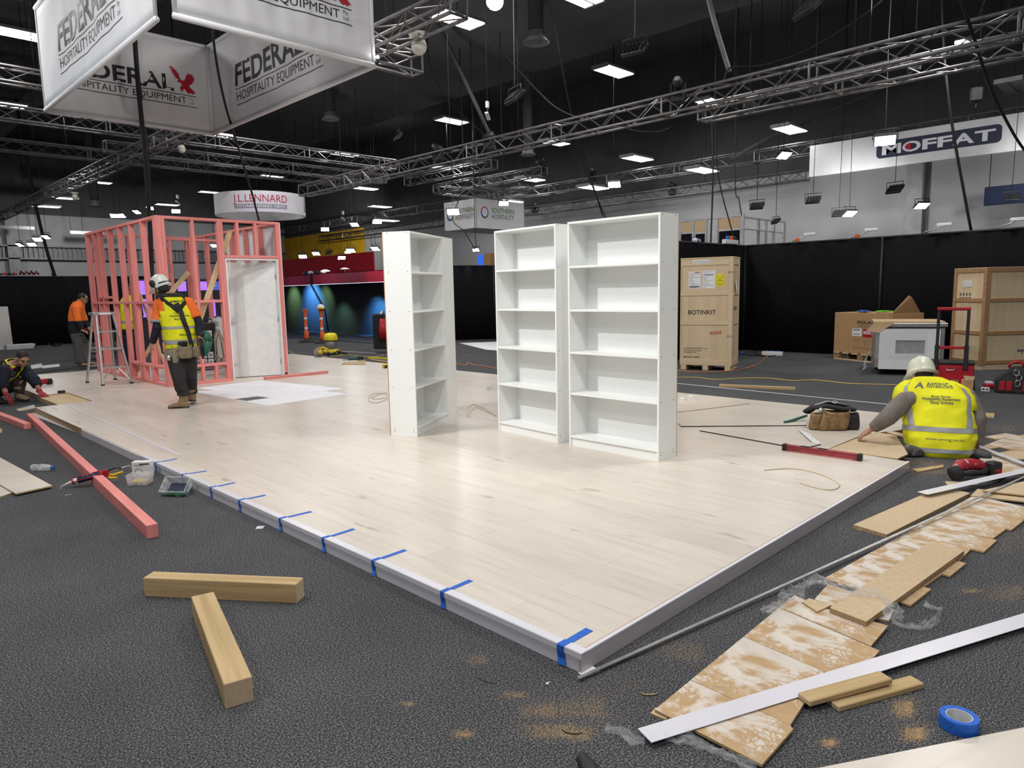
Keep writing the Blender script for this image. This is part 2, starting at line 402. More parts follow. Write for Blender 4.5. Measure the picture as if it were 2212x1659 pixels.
# whitewashed laminate in planks that run along y
def laminate(name, turn=0.0, dust=0.0, seam=.0011, base=((.645, .588, .522), (.53, .47, .40))):
    global N, L, tc
    m = mat(name, (.8, .74, .66), rough=.30, spec=.45)
    m, N, L, b = nodes(name); tc = N['Texture Coordinate']
    mp = N.new('ShaderNodeMapping'); mp.inputs['Rotation'].default_value = (0, 0, turn); L.new(tc.outputs['Object'], mp.inputs[0])
    br = N.new('ShaderNodeTexBrick'); br.inputs['Scale'].default_value = 1; br.inputs['Brick Width'].default_value = 1.28; br.inputs['Row Height'].default_value = .192
    br.inputs['Mortar Size'].default_value = seam; br.inputs['Mortar Smooth'].default_value = .1; br.offset = .37
    br.inputs['Color1'].default_value = (.95, .945, .94, 1); br.inputs['Color2'].default_value = (1.04, 1.03, 1.02, 1); br.inputs['Mortar'].default_value = (.60, .56, .52, 1)
    L.new(mp.outputs[0], br.inputs['Vector'])
    m2 = N.new('ShaderNodeMapping'); m2.inputs['Scale'].default_value = (.10, 1, 1); L.new(mp.outputs[0], m2.inputs[0])
    nz = N.new('ShaderNodeTexNoise'); nz.inputs['Scale'].default_value = 22; nz.inputs['Detail'].default_value = 6; nz.inputs['Roughness'].default_value = .62
    L.new(m2.outputs[0], nz.inputs['Vector'])
    g = ramp(nz.outputs[0], [(.30, tuple(b1*.5+b0*.5 for b0, b1 in zip(base[0], base[1]))), (.5, base[0]), (.74, tuple(min(1, c*1.05) for c in base[0]))])
    n3 = N.new('ShaderNodeTexNoise'); n3.inputs['Scale'].default_value = 5; n3.inputs['Detail'].default_value = 3; L.new(m2.outputs[0], n3.inputs['Vector'])
    g2 = ramp(n3.outputs[0], [(.3, (.94, .935, .93)), (.65, (1.02, 1.02, 1.02))])
    kn = N.new('ShaderNodeMapping'); kn.inputs['Scale'].default_value = (.28, 1, 1); L.new(mp.outputs[0], kn.inputs[0])
    vo = N.new('ShaderNodeTexNoise'); vo.inputs['Scale'].default_value = 9; vo.inputs['Detail'].default_value = 2; L.new(kn.outputs[0], vo.inputs['Vector'])
    g3 = ramp(vo.outputs[0], [(.22, (.58, .52, .46)), (.32, (1, 1, 1))])
    c = g
    for k in (g2, g3, br.outputs['Color']):
        x = N.new('ShaderNodeMix'); x.data_type = 'RGBA'; x.blend_type = 'MULTIPLY'; x.inputs[0].default_value = 1
        L.new(c, x.inputs[6]); L.new(k, x.inputs[7]); c = x.outputs[2]
    if dust:
        def nn(sc, det, ro=.5, di=0):
            n = N.new('ShaderNodeTexNoise'); n.inputs['Scale'].default_value = sc; n.inputs['Detail'].default_value = det; n.inputs['Roughness'].default_value = ro; n.inputs['Distortion'].default_value = di
            L.new(tc.outputs['Object'], n.inputs['Vector']); return n
        n4 = nn(2.4, 6, .62, .8); n6 = nn(14, 3); n7 = nn(3.7, 2); n8 = nn(5.1, 8, .7, 1.2)
        ad = N.new('ShaderNodeVectorMath'); ad.operation = 'MULTIPLY_ADD'; ad.inputs[1].default_value = (.05, .05, .05); L.new(n6.outputs['Color'], ad.inputs[0]); L.new(tc.outputs['Object'], ad.inputs[2])
        n5 = N.new('ShaderNodeTexVoronoi'); n5.feature = 'DISTANCE_TO_EDGE'; n5.inputs['Scale'].default_value = 30; L.new(ad.outputs[0], n5.inputs['Vector'])
        a = mathn(N, L, 'MULTIPLY', mathn(N, L, 'SUBTRACT', n4.outputs[0], .43), 16.0)
        tread = mathn(N, L, 'MULTIPLY', mathn(N, L, 'SUBTRACT', .13, n5.outputs[0]), 12)
        smear = mathn(N, L, 'MULTIPLY', mathn(N, L, 'SUBTRACT', n8.outputs[0], .46), 12)
        sh = N.new('ShaderNodeClamp'); L.new(mathn(N, L, 'MULTIPLY', mathn(N, L, 'SUBTRACT', n7.outputs[0], .50), 22), sh.inputs[0])
        def cl(x):
            k = N.new('ShaderNodeClamp'); L.new(x, k.inputs[0]); return k.outputs[0]
        mk = mathn(N, L, 'MAXIMUM', cl(tread), cl(smear))
        a2 = N.new('ShaderNodeMix'); L.new(sh.outputs[0], a2.inputs[0]); a2.inputs[2].default_value = 1.0; L.new(mk, a2.inputs[3])
        fac = N.new('ShaderNodeClamp'); L.new(mathn(N, L, 'MULTIPLY', cl(a), a2.outputs[0]), fac.inputs[0])
        dc = mixc(N, L, n6.outputs[0], (.36, .22, .10), (.52, .35, .18))
        c = mixc(N, L, mathn(N, L, 'MULTIPLY', fac.outputs[0], .92), c, dc)
        rr = N.new('ShaderNodeMapRange'); rr.inputs[3].default_value = .4; rr.inputs[4].default_value = .95; L.new(fac.outputs[0], rr.inputs[0]); L.new(rr.outputs[0], b.inputs['Roughness'])
    L.new(c, b.inputs['Base Color'])
    return m
laminate('laminate', pi/2)
laminate('laminate_dusty', 2.4, 1.0, seam=0)
laminate('laminate_loose', .3, seam=0)

# clear film and clear plastic
def clear(name, fac, rough=.08, tint=(.9, .92, .95), bump=0):
    m = bpy.data.materials.new(name); m.use_nodes = True; N = m.node_tree.nodes; L = m.node_tree.links
    N.remove(N['Principled BSDF']); out = N['Material Output']
    t = N.new('ShaderNodeBsdfTransparent'); t.inputs[0].default_value = (.97, .97, .97, 1); g = N.new('ShaderNodeBsdfPrincipled'); g.inputs['Base Color'].default_value = (*tint, 1); g.inputs['Roughness'].default_value = rough; g.inputs['Specular IOR Level'].default_value = .9
    tcx = N.new('ShaderNodeTexCoord'); nz = N.new('ShaderNodeTexNoise'); nz.inputs['Scale'].default_value = 24; L.new(tcx.outputs['Object'], nz.inputs['Vector'])
    rp = N.new('ShaderNodeMapRange'); rp.inputs[1].default_value = .27; rp.inputs[2].default_value = .72; rp.inputs[3].default_value = fac*.5; rp.inputs[4].default_value = min(1, fac*2); L.new(nz.outputs[0], rp.inputs[0])
    mx = N.new('ShaderNodeMixShader'); L.new(rp.outputs[0], mx.inputs[0]); L.new(t.outputs[0], mx.inputs[1]); L.new(g.outputs[0], mx.inputs[2]); L.new(mx.outputs[0], out.inputs[0])
    MATS[name] = m
clear('film', .12, .04); clear('clear_plastic', .25); clear('wrap', .10, .12)
# ================================================================== THE HALL
WX, WY, CZ = 20.6, 39.8, 9.0
def struct(mb, name, m): return tag(mb.build(name, m), kind='structure')
struct(MB().bx(-9, WX+.4, -9, WY+.4, -.2, 0), 'floor', 'carpet')
w = MB(); w.bx(WX, WX+.3, -9, WY+.3, 0, 4.75); w.bx(WX, WX+.3, -9, WY+.3, 4.75, CZ, mi=1)
struct(w, 'wall_back', ['wall_grey', 'wall_dark'])
w = MB(); w.bx(-9, WX, WY, WY+.3, 0, 5.55); w.bx(-9, WX, WY, WY+.3, 5.55, CZ, mi=1)
struct(w, 'wall_left', ['wall_grey', 'wall_dark'])
w = MB(); w.bx(-9, WX+.3, -9, WY+.3, CZ, CZ+.2)
for i in range(34): w.bx(-9, 7.2, -8.6+i*1.42, -8.48+i*1.42, CZ-.22, CZ, mi=1)
for i in range(5): w.bx(-6.5+i*3.2, -6.2+i*3.2, -9, WY, CZ-.62, CZ-.2, mi=1)
struct(w, 'ceiling', ['ceil_dark', 'purlin'])
w = MB()   # dark vaulted bulkhead that steps down over the middle of the hall
sec = [(10.5, CZ), (10.8, 8.1), (11.6, 7.65), (13.2, 7.45), (15.2, 7.6), (16.2, 8.1), (16.5, CZ)]
w.rings([[V((x, -9, z)) for x, z in sec], [V((x, WY, z)) for x, z in sec]], sm=False)
struct(w, 'trim_1', 'ceil_dark')
# wall columns, the wide cable tray and the coloured panels on the hall walls
for n, (a, b_) in enumerate((((1985, 380), (1985, 500)), ((1062, 505), (1062, 575)))):
    p = onx(*a, WX)
    struct(MB().bx(WX-.3, WX, p.y-.2, p.y+.2, 0, 4.75 if n == 0 else 3.1), 'trim_%d' % (n+2), 'steel_grey' if n == 0 else 'crate_dark')
for n, px in enumerate((28, 355)):
    p = ony(px, 560, WY); struct(MB().bx(p.x-.22, p.x+.22, WY-.35, WY, 0, 5.55), 'trim_%d' % (n+4), 'steel_grey')
p0 = ony(10, 545, WY); w = MB(); w.bx(-9, WX, WY-.35, WY-.02, p0.z-.32, p0.z-.26); w.bx(-9, WX, WY-.35, WY-.02, p0.z+.26, p0.z+.32)
w.bx(-9, WX, WY-.06, WY-.02, p0.z-.3, p0.z+.3)
for i in range(140): w.bx(-8+i*.2, -7.92+i*.2, WY-.16, WY-.05, p0.z-.26, p0.z+.26)
struct(w, 'trim_6', 'steel_grey')
a, c = onx(606, 508, WX), onx(790, 556, WX)
struct(MB().bx(WX-.06, WX-.005, c.y, WY, c.z-.1, 4.9), 'trim_7', 'yellow_wall')
struct(MB().bx(WX-.3, WX-.02, c.y, WY, c.z-.45, c.z-.1), 'trim_8', 'steel_grey')
a = onx(1047, 568, WX); struct(MB().bx(WX-.04, WX-.004, a.y-.4, a.y+.4, 2.2, a.z+.35), 'window_1', emat('dusk', (.02, .10, .5), 1.2))

# ------------------------------------------------------------------ black drape walls
def drape(label, pts, h, z0=0.0):
    """pleated cloth on a rail between upright poles; pts: plan corners"""
    t = thing('drape_screen', label, 'screen', (pts[0][0], pts[0][1], z0))
    mb = MB(); path = []
    for (x0, y0), (x1, y1) in zip(pts, pts[1:]):
        L = math.hypot(x1-x0, y1-y0); n = max(6, int(L/.09)); nx, ny = -(y1-y0)/L, (x1-x0)/L
        for i in range(n+1):
            s = i/n; o = .012*sin(s*L*15)+.008*sin(s*L*6.3+1)
            path.append((x0+(x1-x0)*s+nx*o, y0+(y1-y0)*s+ny*o))
    zs = (z0+.01, z0+h*.5, z0+h)
    mb.sheet([V((x, y, z)) for z in zs for x, y in path], len(path), 3)
    mb.build('cloth', 'drape', t, True, solid=.012)
    r = MB(); r.tube([V((x, y, z0+h+.005)) for x, y in pts], .022, 8); r.build('rail', 'black', t, True)
    for x, y in pts: MB().tube([(x, y, z0), (x, y, z0+h)], .025, 8).build('pole', 'black', t, True)
    return t
drape('long black drape wall behind the wooden crates and the cardboard box', [(12.2, 8.0), (15.75, 8.0), (15.75, 5.0), (15.65, 2.0), (15.5, -2.5)], 2.45)
drape('black drape wall seen between the tall narrow bookcase and the middle bookcase', [(14.3, 17.3), (15.45, 16.3), (15.5, 15.1)], 2.33)
drape('black drape wall behind the orange hoodie and the pink timber frame', [(-3.0, 28.2), (9.0, 28.4)], 2.32)

# ================================================================== STAGE FLOOR
HP = .08
X0, Y0, X1, Y1 = 2.02, 1.68, 8.35, 16.2
st = thing('stage_floor', 'low white laminate stage floor covering most of the hall floor', 'platform', (X0, Y0, 0))
nt = at(1789, 970, HP); hd = at(1866, 938, HP)
deck = [(X0, Y0), (6.14, Y0), (nt.x, nt.y), (hd.x, hd.y), (7.45, 2.12), (X1, 2.12), (X1, Y1), (2.35, Y1), (2.35, 12.55), (2.72, 12.55), (2.72, 11.2), (X0, 11.2)]
MB().prism([(x, y, HP) for x, y in deck], .012, side=1).build('laminate_deck', ['laminate', 'chip_edge'], st, True)
base = MB(); base.prism([(x, y, .066) for x, y in [(X0+.004, Y0+.004), (6.12, Y0+.004), (nt.x+.01, nt.y+.02), (hd.x, hd.y+.02), (7.45, 2.14), (X1-.02, 2.14), (X1-.02, Y1-.01), (2.36, Y1-.01), (2.36, 12.56), (X0+.3, 12.56), (X0+.3, 11.19), (X0+.004, 11.19)]], .064, side=1)
base.build('plywood_base', ['ply', 'ply_edge'], st, True)
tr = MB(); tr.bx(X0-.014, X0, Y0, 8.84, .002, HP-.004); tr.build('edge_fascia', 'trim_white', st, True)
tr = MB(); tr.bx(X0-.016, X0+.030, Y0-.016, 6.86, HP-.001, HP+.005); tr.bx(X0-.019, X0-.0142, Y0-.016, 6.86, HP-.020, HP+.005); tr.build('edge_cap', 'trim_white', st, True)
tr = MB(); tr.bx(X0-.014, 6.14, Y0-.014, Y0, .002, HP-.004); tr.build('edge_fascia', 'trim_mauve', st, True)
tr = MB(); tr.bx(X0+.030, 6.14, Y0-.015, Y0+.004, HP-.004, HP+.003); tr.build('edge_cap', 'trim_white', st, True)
MB().bx(X0+.0, 6.14, Y0+.005, Y0+.011, HP-.001, HP+.0008).build('edge_gap', 'chip_edge', st, True)
# blue tape that holds the cap down
tapes = [(358, 995, 1), (420, 1020, 1), (482, 1047, 1), (545, 1074, 1), (636, 1112, 2), (722, 1155, 2), (838, 1200, 2), (975, 1270, 1), (1226, 1385, 1)]
ords = ['first strip from the unfinished far end', 'second strip from the unfinished far end', 'third strip from the unfinished far end', 'fourth strip from the unfinished far end',
        'fifth strip, just past the middle', 'fourth strip back from the near corner', 'third strip back from the near corner', 'second strip back from the near corner', 'wide strip on the near corner itself']
for (px, py, k), lb in zip(tapes, ords):
    p = at(px, py, HP+.005); y = max(p.y, Y0+.06); wd = .036 if px > 1200 else .027; z = HP+.0062
    t = thing('tape_strip', 'blue masking tape on the white stage edge, '+lb, 'tape', (X0, y, HP), group='blue tape strips along the stage edge')
    sk = random.Random(px).uniform(-.02, .03); mb = MB(); ln = .17 if k == 1 else .20
    A = [(X0+ln, y+sk), (X0+.03, y), (X0-.0165, y)]
    pts = []
    for s in (-1, 1):
        o = s*wd/2
        pts.append([V((X0+ln, y+sk+o+s*.002, HP+.0012)), V((X0+.034, y+o, HP+.0014)), V((X0+.029, y+o, z)), V((X0-.018, y+o, z)), V((X0-.0205, y+o, z-.003)), V((X0-.0205, y+o*1.05, HP-.02)), V((X0-.017, y+o*1.1-.004, .03)), V((X0-.0185-.006*k, y+o*1.1-.008*k, .006))])
    n = len(pts[0]); mb.sheet(pts[0]+pts[1], n, 2, sm=False); mb.build('tape', 'tape_blue', t, True, solid=.0012)
p = at(1268, 1452, .001); tag(MB().prism([(p.x-.03, p.y-.02, .003), (p.x+.04, p.y-.035, .003), (p.x+.05, p.y+.012, .003), (p.x-.03, p.y+.02, .003)], .002).build('paper_scrap', 'paper'), 'small white scrap poking out under the near stage corner', 'paper')

# ================================================================== BOOKCASES
def bookcase(name, label, w_, loc, rz, shown, d=.27, h=2.02):
    t = thing(name, label, 'bookcase', loc, rz, group='white flat-pack bookcases')
    th = .018
    for s in (-1, 1):
        sp = MB(); sp.bx(s*(w_/2-th), s*w_/2, 0, d-.004, 0, h, ch=.0012); so = sp.build('side_panel', 'melamine', t)
        if s not in shown: continue
        for z in (.05, .075, .495, .87, 1.25, 1.635, h-.012):
            for y in (.035, d-.05):
                MB().lathe([(.0045, 0), (.0045, .0012)], (s*(w_/2+.0002), y, z), M4.Rotation(s*pi/2, 3, 'Y'), 8, sm=False).build('screw_head', 'screw', so)
    wi = w_/2-th
    MB().bx(-wi, wi, d-.02, d-.008, .06, h-.002).build('back_panel', 'melamine', t)
    MB().bx(-w_/2+.001, w_/2-.001, d-.004, d+.004, 0, h).build('backing_board', 'chip_edge', t)
    MB().bx(-wi, wi, .002, d-.02, h-th, h, ch=.001).build('top_panel', 'melamine', t)
    for z in (.495, .87, 1.25, 1.635): MB().bx(-wi, wi, .004, d-.02, z-th, z, ch=.001).build('shelf', 'melamine', t)
    MB().bx(-wi, wi, .002, d-.02, .098-th, .098, ch=.001).build('bottom_shelf', 'melamine', t)
    MB().bx(-wi, wi, .016, .032, 0, .080).build('plinth', 'melamine', t)
    return t
bookcase('bookcase', 'widest white bookcase, open front, standing beside the wooden crate', .965, (4.84, 3.66, HP), -pi/2, (1,))
bookcase('bookcase', 'middle white bookcase, slightly narrower, beside the widest one', .885, (4.88, 4.727, HP), RD(-94.9), (1,))
ang = math.atan2(5.98-5.56, 4.93-4.17); cA = V((4.17, 5.56, HP)); ux = V((cos(ang), sin(ang), 0)); uy = V((-sin(ang), cos(ang), 0))
bookcase('bookcase', 'white bookcase turned away from the other two, its plain side towards the stage edge', .86, cA+ux*.43, ang, (-1,), d=.29)
bookcase('bookcase', 'white bookcase hidden behind the turned one, showing only its narrow end panel', .70, cA+ux*(.866+.285)+uy*.352, ang+pi/2, (-1,), d=.285)

# ================================================================== PINK TIMBER FRAME
fr = thing('timber_wall_frame', 'pink treated timber wall framing of a small room with a white door', 'wall framing', (3.99, 11.85, HP))
FX0, FX1, FY0, FY1, FZ0, FZ1 = 3.99, 6.06, 11.88, 15.85, HP, 2.80
T, D = .045, .09
def stick(nm, x0, x1, y0, y1, z0, z1, ax): MB().bx(x0, x1, y0, y1, z0, z1, ch=.003).build(nm, 'pink_'+ax, fr, True)
def stud(x, y, ax, z0=None, z1=None):      # ax: wall direction
    z0 = FZ0+T if z0 is None else z0; z1 = FZ1-T if z1 is None else z1
    if ax == 'y': stick('stud', x, x+D, y-T/2, y+T/2, z0, z1, 'z')
    else: stick('stud', x-T/2, x+T/2, y, y+D, z0, z1, 'z')
JL, JR = 5.07, 5.965
# front-left wall (along y)
stick('top_plate', FX0, FX0+D, FY0, FY1, FZ1-T, FZ1, 'y'); stick('bottom_plate', FX0, FX0+D, FY0, FY1, FZ0, FZ0+T, 'y')
ys = [FY0+.022, FY0+.07, FY0+.12] + [FY0+.12+.6*i for i in range(1, 6)] + [FY1-.52, FY1-.07, FY1-.022]
for y in ys: stud(FX0, y, 'y')
for a, b_ in zip(ys[2:], ys[3:]):
    if b_-a > .1:
        stick('nog', FX0, FX0+D, a+T/2, b_-T/2, 1.42, 1.42+T, 'y')
        if a < 13.4: stick('nog', FX0, FX0+D, a+T/2, b_-T/2, .36, .36+T, 'y')
stick('nog', FX0, FX0+D, ys[6]+T/2, ys[8]-T/2, 1.52, 1.52+T, 'y')
for y in (13.05, 13.7): stud(FX0, y, 'y', FZ0+T, .36)
# front-right wall with the doorway (along x)
stick('top_plate', FX0+D, FX1, FY0, FY0+D, FZ1-T, FZ1, 'x'); stick('bottom_plate', FX0+D, JL-.02, FY0, FY0+D, FZ0, FZ0+T, 'x')
for x in (FX0+D+.024, 4.56, JL-.09, JL-.044): stud(x, FY0, 'x')
for x in (JR+.044, JR+.09): stud(x, FY0, 'x')
for a, b_ in ((FX0+D+.046, 4.538), (4.582, JL-.112)):
    stick('nog', a, b_, FY0, FY0+D, 1.42, 1.42+T, 'x'); stick('nog', a, b_, FY0, FY0+D, .36, .36+T, 'x')
stud(4.78, FY0, 'x', FZ0+T, .36)
stick('lintel', JL-.02, JR+.02, FY0, FY0+D, 2.16, 2.16+.05, 'x')
for x in (5.30, 5.62): stud(x, FY0, 'x', 2.21)
# right-hand return wall and the rear wall
stick('top_plate', FX1-D, FX1, FY0+D, FY1, FZ1-T, FZ1, 'y'); stick('bottom_plate', FX1-D, FX1, FY0+D, FY1, FZ0, FZ0+T, 'y')
for i in range(1, 7): stud(FX1-D, FY0+.04+i*.62, 'y')
stick('top_plate', FX0+D, FX1-D, FY1-D, FY1, FZ1-T, FZ1, 'x'); stick('bottom_plate', FX0+D, FX1-D, FY1-D, FY1, FZ0, FZ0+T, 'x')
for x in (4.75, 5.15, 5.9): stud(x, FY1-D, 'x')
for a, b_ in ((4.12, 4.72), (5.18, 5.87)): stick('nog', a, b_, FY1-D, FY1, 1.42, 1.42+T, 'x')
stick('nog', FX1-D, FX1, FY0+.12, FY0+1.9, 1.42, 1.42+T, 'y')
# inner stub wall
stick('stud', 4.98, 5.025, 14.2, 14.29, FZ0+T, 2.6, 'z'); stick('stud', 5.35, 5.44, 14.2, 14.29, FZ0+T, 2.6, 'z'); stick('top_plate', 4.96, 5.96, 14.2, 14.29, 2.6, 2.645, 'x')
# plywood braces
def brace(a, b_, nrm): MB().bar(a, b_, .09, .012, up=nrm).build('plywood_brace', 'ply', fr, True)
brace((FX0+D+.008, 13.55, 2.0), (FX0+D+.008, 12.1, .2), (1, 0, 0)); brace((FX0+D+.008, 12.8, .75), (FX0+D+.008, 13.9, .12), (1, 0, 0))
brace((5.22, FY0+D+.02, 2.62), (4.58, FY0+D+.02, 1.1), (0, 1, 0)); brace((5.3, 14.19, 2.0), (4.6, 14.19, 1.25), (0, 1, 0))
# white sheet lining on the return wall, white jamb
MB().bx(FX1+.001, FX1+.012, FY0-.004, FY0+2.3, FZ0, FZ1-.01).build('lining_sheet', 'mute_white', fr, True)
j = MB(); j.bx(JL-.022, JL, FY0-.012, FY0+D+.01, FZ0, 2.13); j.bx(JR, JR+.022, FY0-.012, FY0+D+.01, FZ0, 2.13); j.bx(JL-.022, JR+.022, FY0-.012, FY0+D+.01, 2.13, 2.152)
j.bx(JL, JL+.012, FY0+.05, FY0+.06, FZ0, 2.13); j.bx(JR-.012, JR, FY0+.05, FY0+.06, FZ0, 2.13)
j.build('door_jamb', 'white_plastic', fr, True)
# the door leaf, hinged at the right, ajar into the room
da = RD(40); hx, hy = JR-.014, FY0+.05
MD = M4.Translation((hx, hy, 0)) @ M4.Rotation(-da*.0-math.atan2(.44, .58)*.62, 4, 'Z')
lf = MB(MD); lf.bx(-.865, 0, 0, .036, FZ0+.012, 2.10, ch=.002); lfo = lf.build('door', 'white_plastic', fr, True)
hn = MB(MD); 
for yy, R in ((-.002, M4.Rotation(pi/2, 3, 'X')), ):
    hn.lathe([(.028, 0), (.028, .007), (.012, .012), (.010, .05), (.016, .055)], (-.80, 0, 1.06), R, 16)
hn.bar((-.80, -.052, 1.06), (-.69, -.056, 1.055), .018, .014, ch=.004); hn.build('door_handle', 'alu', lfo, True)
hn = MB(MD); hn.tube([(-.80, -.002, .33), (-.80, -.05, .33), (-.74, -.055, .32), (-.70, -.05, .335)], .008, 8); hn.build('door_stop', 'alu', lfo, True)
for z in (.35, 1.1, 1.85): MB(MD).tube([(0, -.004, z-.045), (0, -.004, z+.045)], .007, 8).build('hinge', 'alu', lfo, True)

def timber(name, label, cat, a, b_, w_, h_, m, group=None, roll=0.0, knots=True):
    """one length of sawn timber lying from a to b (underside centre line)"""
    a, b_ = V(a), V(b_); L = (b_-a).length; dv = b_-a
    o = thing(name, label, cat, a, group=group, rot=Euler((roll, -math.asin(dv.z/L), math.atan2(dv.y, dv.x))))
    e = 'mdf' if 'pink' not in m else 'pink_z'
    bm_ = MB().bx(0, L, -w_/2, w_/2, 0, h_, ch=.003); n = len(bm_.mi)
    for i, f in enumerate(bm_.f):
        xs = [bm_.v[k].x for k in f]
        if max(xs)-min(xs) < .02: bm_.mi[i] = 1
    bm_.build('beam', [m, e], o)
    return o
q = at(330, 1166, 0); q2 = at(66, 908, 0); dr = (q2-q).normalized(); sdv = V((dr.y, -dr.x, 0))
timber('timber_length', 'long pink timber length lying on the carpet under the caulking gun', 'timber', q+V((.012, .03, 0)), q2, .068, .09, 'pink_x')
a, b_ = at(60, 927, 0), at(-60, 880, 0)
timber('timber_length', 'short pink timber length cut off at the picture edge by the kneeling worker', 'timber', a, b_, .075, .07, 'pink_x')
timber('timber_length', 'pink timber plate lying across the stage floor in front of the white door', 'timber', at(572, 820, HP), at(707, 806, HP), .09, .045, 'pink_x')
# two loose sawn posts near the camera
def post(lb, a0, a1, w_, h_):
    return timber('timber_post', lb, 'timber', a0, a1, w_, h_, 'pine_x')
post('stubby raw timber post lying crossways on the carpet, longest side to the camera', at(324, 1281, 0), at(650, 1296, 0), .085, .10)
post('raw timber post on the carpet pointing at the camera, sawn end facing us', at(518, 1524, 0), at(441, 1326, 0), .10, .10)
# ================================================================== LOOSE MATERIAL AROUND THE STAGE
def q4(x, y): return 1380+x/2.596, 1020+y/2.596
def q7(x, y): return 1440+x/2.865, 780+y/2.865
def q8(x, y): return x/2.9105, 820+y/2.9105
def q5(x, y): return 1160+x/2.1027, 1340+y/2.1027
def board(name, label, cat, pts, q, z, th, m='mdf', edge='mdf_edge', group=None):
    P = [at(*(q(*p) if q else p), z+th) for p in pts]
    n = V((0, 0, 0))
    for i in range(len(P)): n += P[i].cross(P[(i+1) % len(P)])
    if n.z < 0: P.reverse()
    c = V((sum(p.x for p in P)/len(P), sum(p.y for p in P)/len(P), z))
    t = MB().prism([p-c for p in P], th, side=1).build(name, [m, edge])
    t.location = c
    return tag(t, label, cat, group)
G1 = 'sawdusty laminate planks beside the stage'
LD = 'laminate_dusty'
Z = .010
board('laminate_plank', 'sawdusty laminate plank nearest the camera, with the chipped corner', 'board', [(90, 1330), (290, 1166), (850, 1420), (865, 1440), (690, 1640)], q4, Z, .010, LD, 'chip_edge', G1)
board('laminate_plank', 'sawdusty laminate plank second from the camera, crossing under the long white strip', 'board', [(292, 1164), (588, 922), (1038, 1119), (848, 1418)], q4, Z, .010, LD, 'chip_edge', G1)
board('laminate_plank', 'sawdusty laminate plank with the widest footprints, third from the camera', 'board', [(590, 920), (785, 760), (1350, 1000), (1190, 1185)], q4, Z, .010, LD, 'chip_edge', G1)
board('laminate_plank', 'sawdusty laminate plank fourth from the camera, half under the crumpled film', 'board', [(788, 757), (872, 690), (1040, 762), (1398, 860), (1300, 974)], q4, Z, .010, LD, 'chip_edge', G1)
board('board_offcut', 'narrow dark-edged offcut under the tip of the nearest dusty planks', 'board', [(65, 1350), (95, 1318), (160, 1370), (155, 1388)], q4, 0, .009, 'mdf', group='small offcuts')
EL = [(1040, 595), (1184, 515), (1286, 458), (1407, 392), (1486, 348), (1583, 294), (1672, 245), (1751, 201), (1880, 130)]
ER = [((1525, 745), (1640, 655)), ((1600, 641), (1700, 570)), ((1745, 582), (1835, 510)), ((1800, 493), (1862, 430)), ((1935, 446), (2010, 380)), ((1985, 372), (2060, 317)), ((2090, 323), (2158, 270)), ((2150, 268), (2290, 222))]
EN = ['lowest of the stepped group, near end under the thick tan board', 'second of the stepped group, set back under the thick tan board', 'third of the stepped group, jutting out beside the thick tan board', 'fourth of the stepped group, at the far end of the thick tan board',
      'fifth of the stepped group, just past the thick tan board', 'sixth of the stepped group, set back between two longer ones', 'seventh of the stepped group, covered in white scuffs', 'furthest of the stepped group, under the thin metal strip']
for i in range(8):
    board('laminate_plank', 'sawdusty plank '+EN[i], 'board', [EL[i], EL[i+1], ER[i][1], ER[i][0]], q4, .004, .010, LD, 'chip_edge', G1)
board('fibreboard_plank', 'thick clean tan board lying on top of the dusty planks', 'board', [(1070, 760), (1275, 838), (1825, 440), (1640, 385)], q4, .022, .022, 'mdf', 'mdf_edge')
board('fibreboard_plank', 'thick clean tan board lying between the stage edge and the thin metal strip', 'board', [(1203, 294), (1390, 350), (1858, 116), (1690, 82)], q4, .0, .022, 'mdf', 'mdf_edge')
board('fibreboard_offcut', 'thin offcut slipping out from under the clean tan board by the stage', 'board', [(1215, 312), (1240, 326), (1262, 322), (1240, 305)], q4, .0, .005, 'mdf_edge', group='small offcuts')
board('board_offcut', 'pointed dusty offcut beneath the crumpled film and the thick tan board', 'board', [(985, 712), (1060, 628), (1200, 672), (1085, 756)], q4, .004, .009, LD, 'chip_edge')
board('board_offcut', 'cream cornered offcut under the near end of the thick tan board', 'board', [(1310, 815), (1420, 740), (1428, 775), (1402, 832)], q4, .0, .009, 'laminate_loose', 'chip_edge')
board('board_offcut', 'tan scrap half covered by film at the upper end of the nearest dusty planks', 'board', [(915, 728), (955, 706), (1080, 745), (1000, 782)], q4, .021, .006, 'mdf')
# boards by the sitting worker
board('laminate_plank', 'tan plank reverse sticking out under the short white strip, furthest right', 'board', [(1950, 800), (2300, 725), (2300, 838)], q7, .030, .010, 'mdf', 'chip_edge')
board('laminate_plank', 'tan plank lying below that one, its dark edge showing under the metal strip', 'board', [(1882, 832), (1925, 790), (2320, 845), (2320, 880)], q7, .012, .010, 'mdf', 'chip_edge')
board('board_offcut', 'pointed tan offcut under the end of the short white strip by the red power tool', 'board', [(1722, 744), (1905, 742), (1930, 765), (1745, 775)], q7, .0, .010, 'mdf')
board('timber_scrap', 'thin splintered stick between the stage corner and the red power tool', 'stick', [(1520, 668), (1556, 684), (1715, 655), (1712, 641)], q7, .0, .012, 'pine_x', 'mdf_edge')
board('laminate_plank', 'big dusty plank spread on the carpet beneath the red power tool', 'board', [(1930, 592), (2030, 560), (2330, 690), (2100, 706), (2010, 690)], q7, .0, .010, LD, 'chip_edge')
board('laminate_plank', 'notched dusty plank on the carpet right behind the red power tool', 'board', [(1925, 540), (2070, 482), (2330, 430), (2330, 585), (2180, 556), (2060, 533), (1975, 548)], q7, .0, .010, LD, 'chip_edge')
board('board_offcut', 'small tan offcut lying over the notched plank', 'board', [(2056, 566), (2130, 552), (2330, 565), (2330, 607), (2160, 606)], q7, .012, .012, 'mdf')
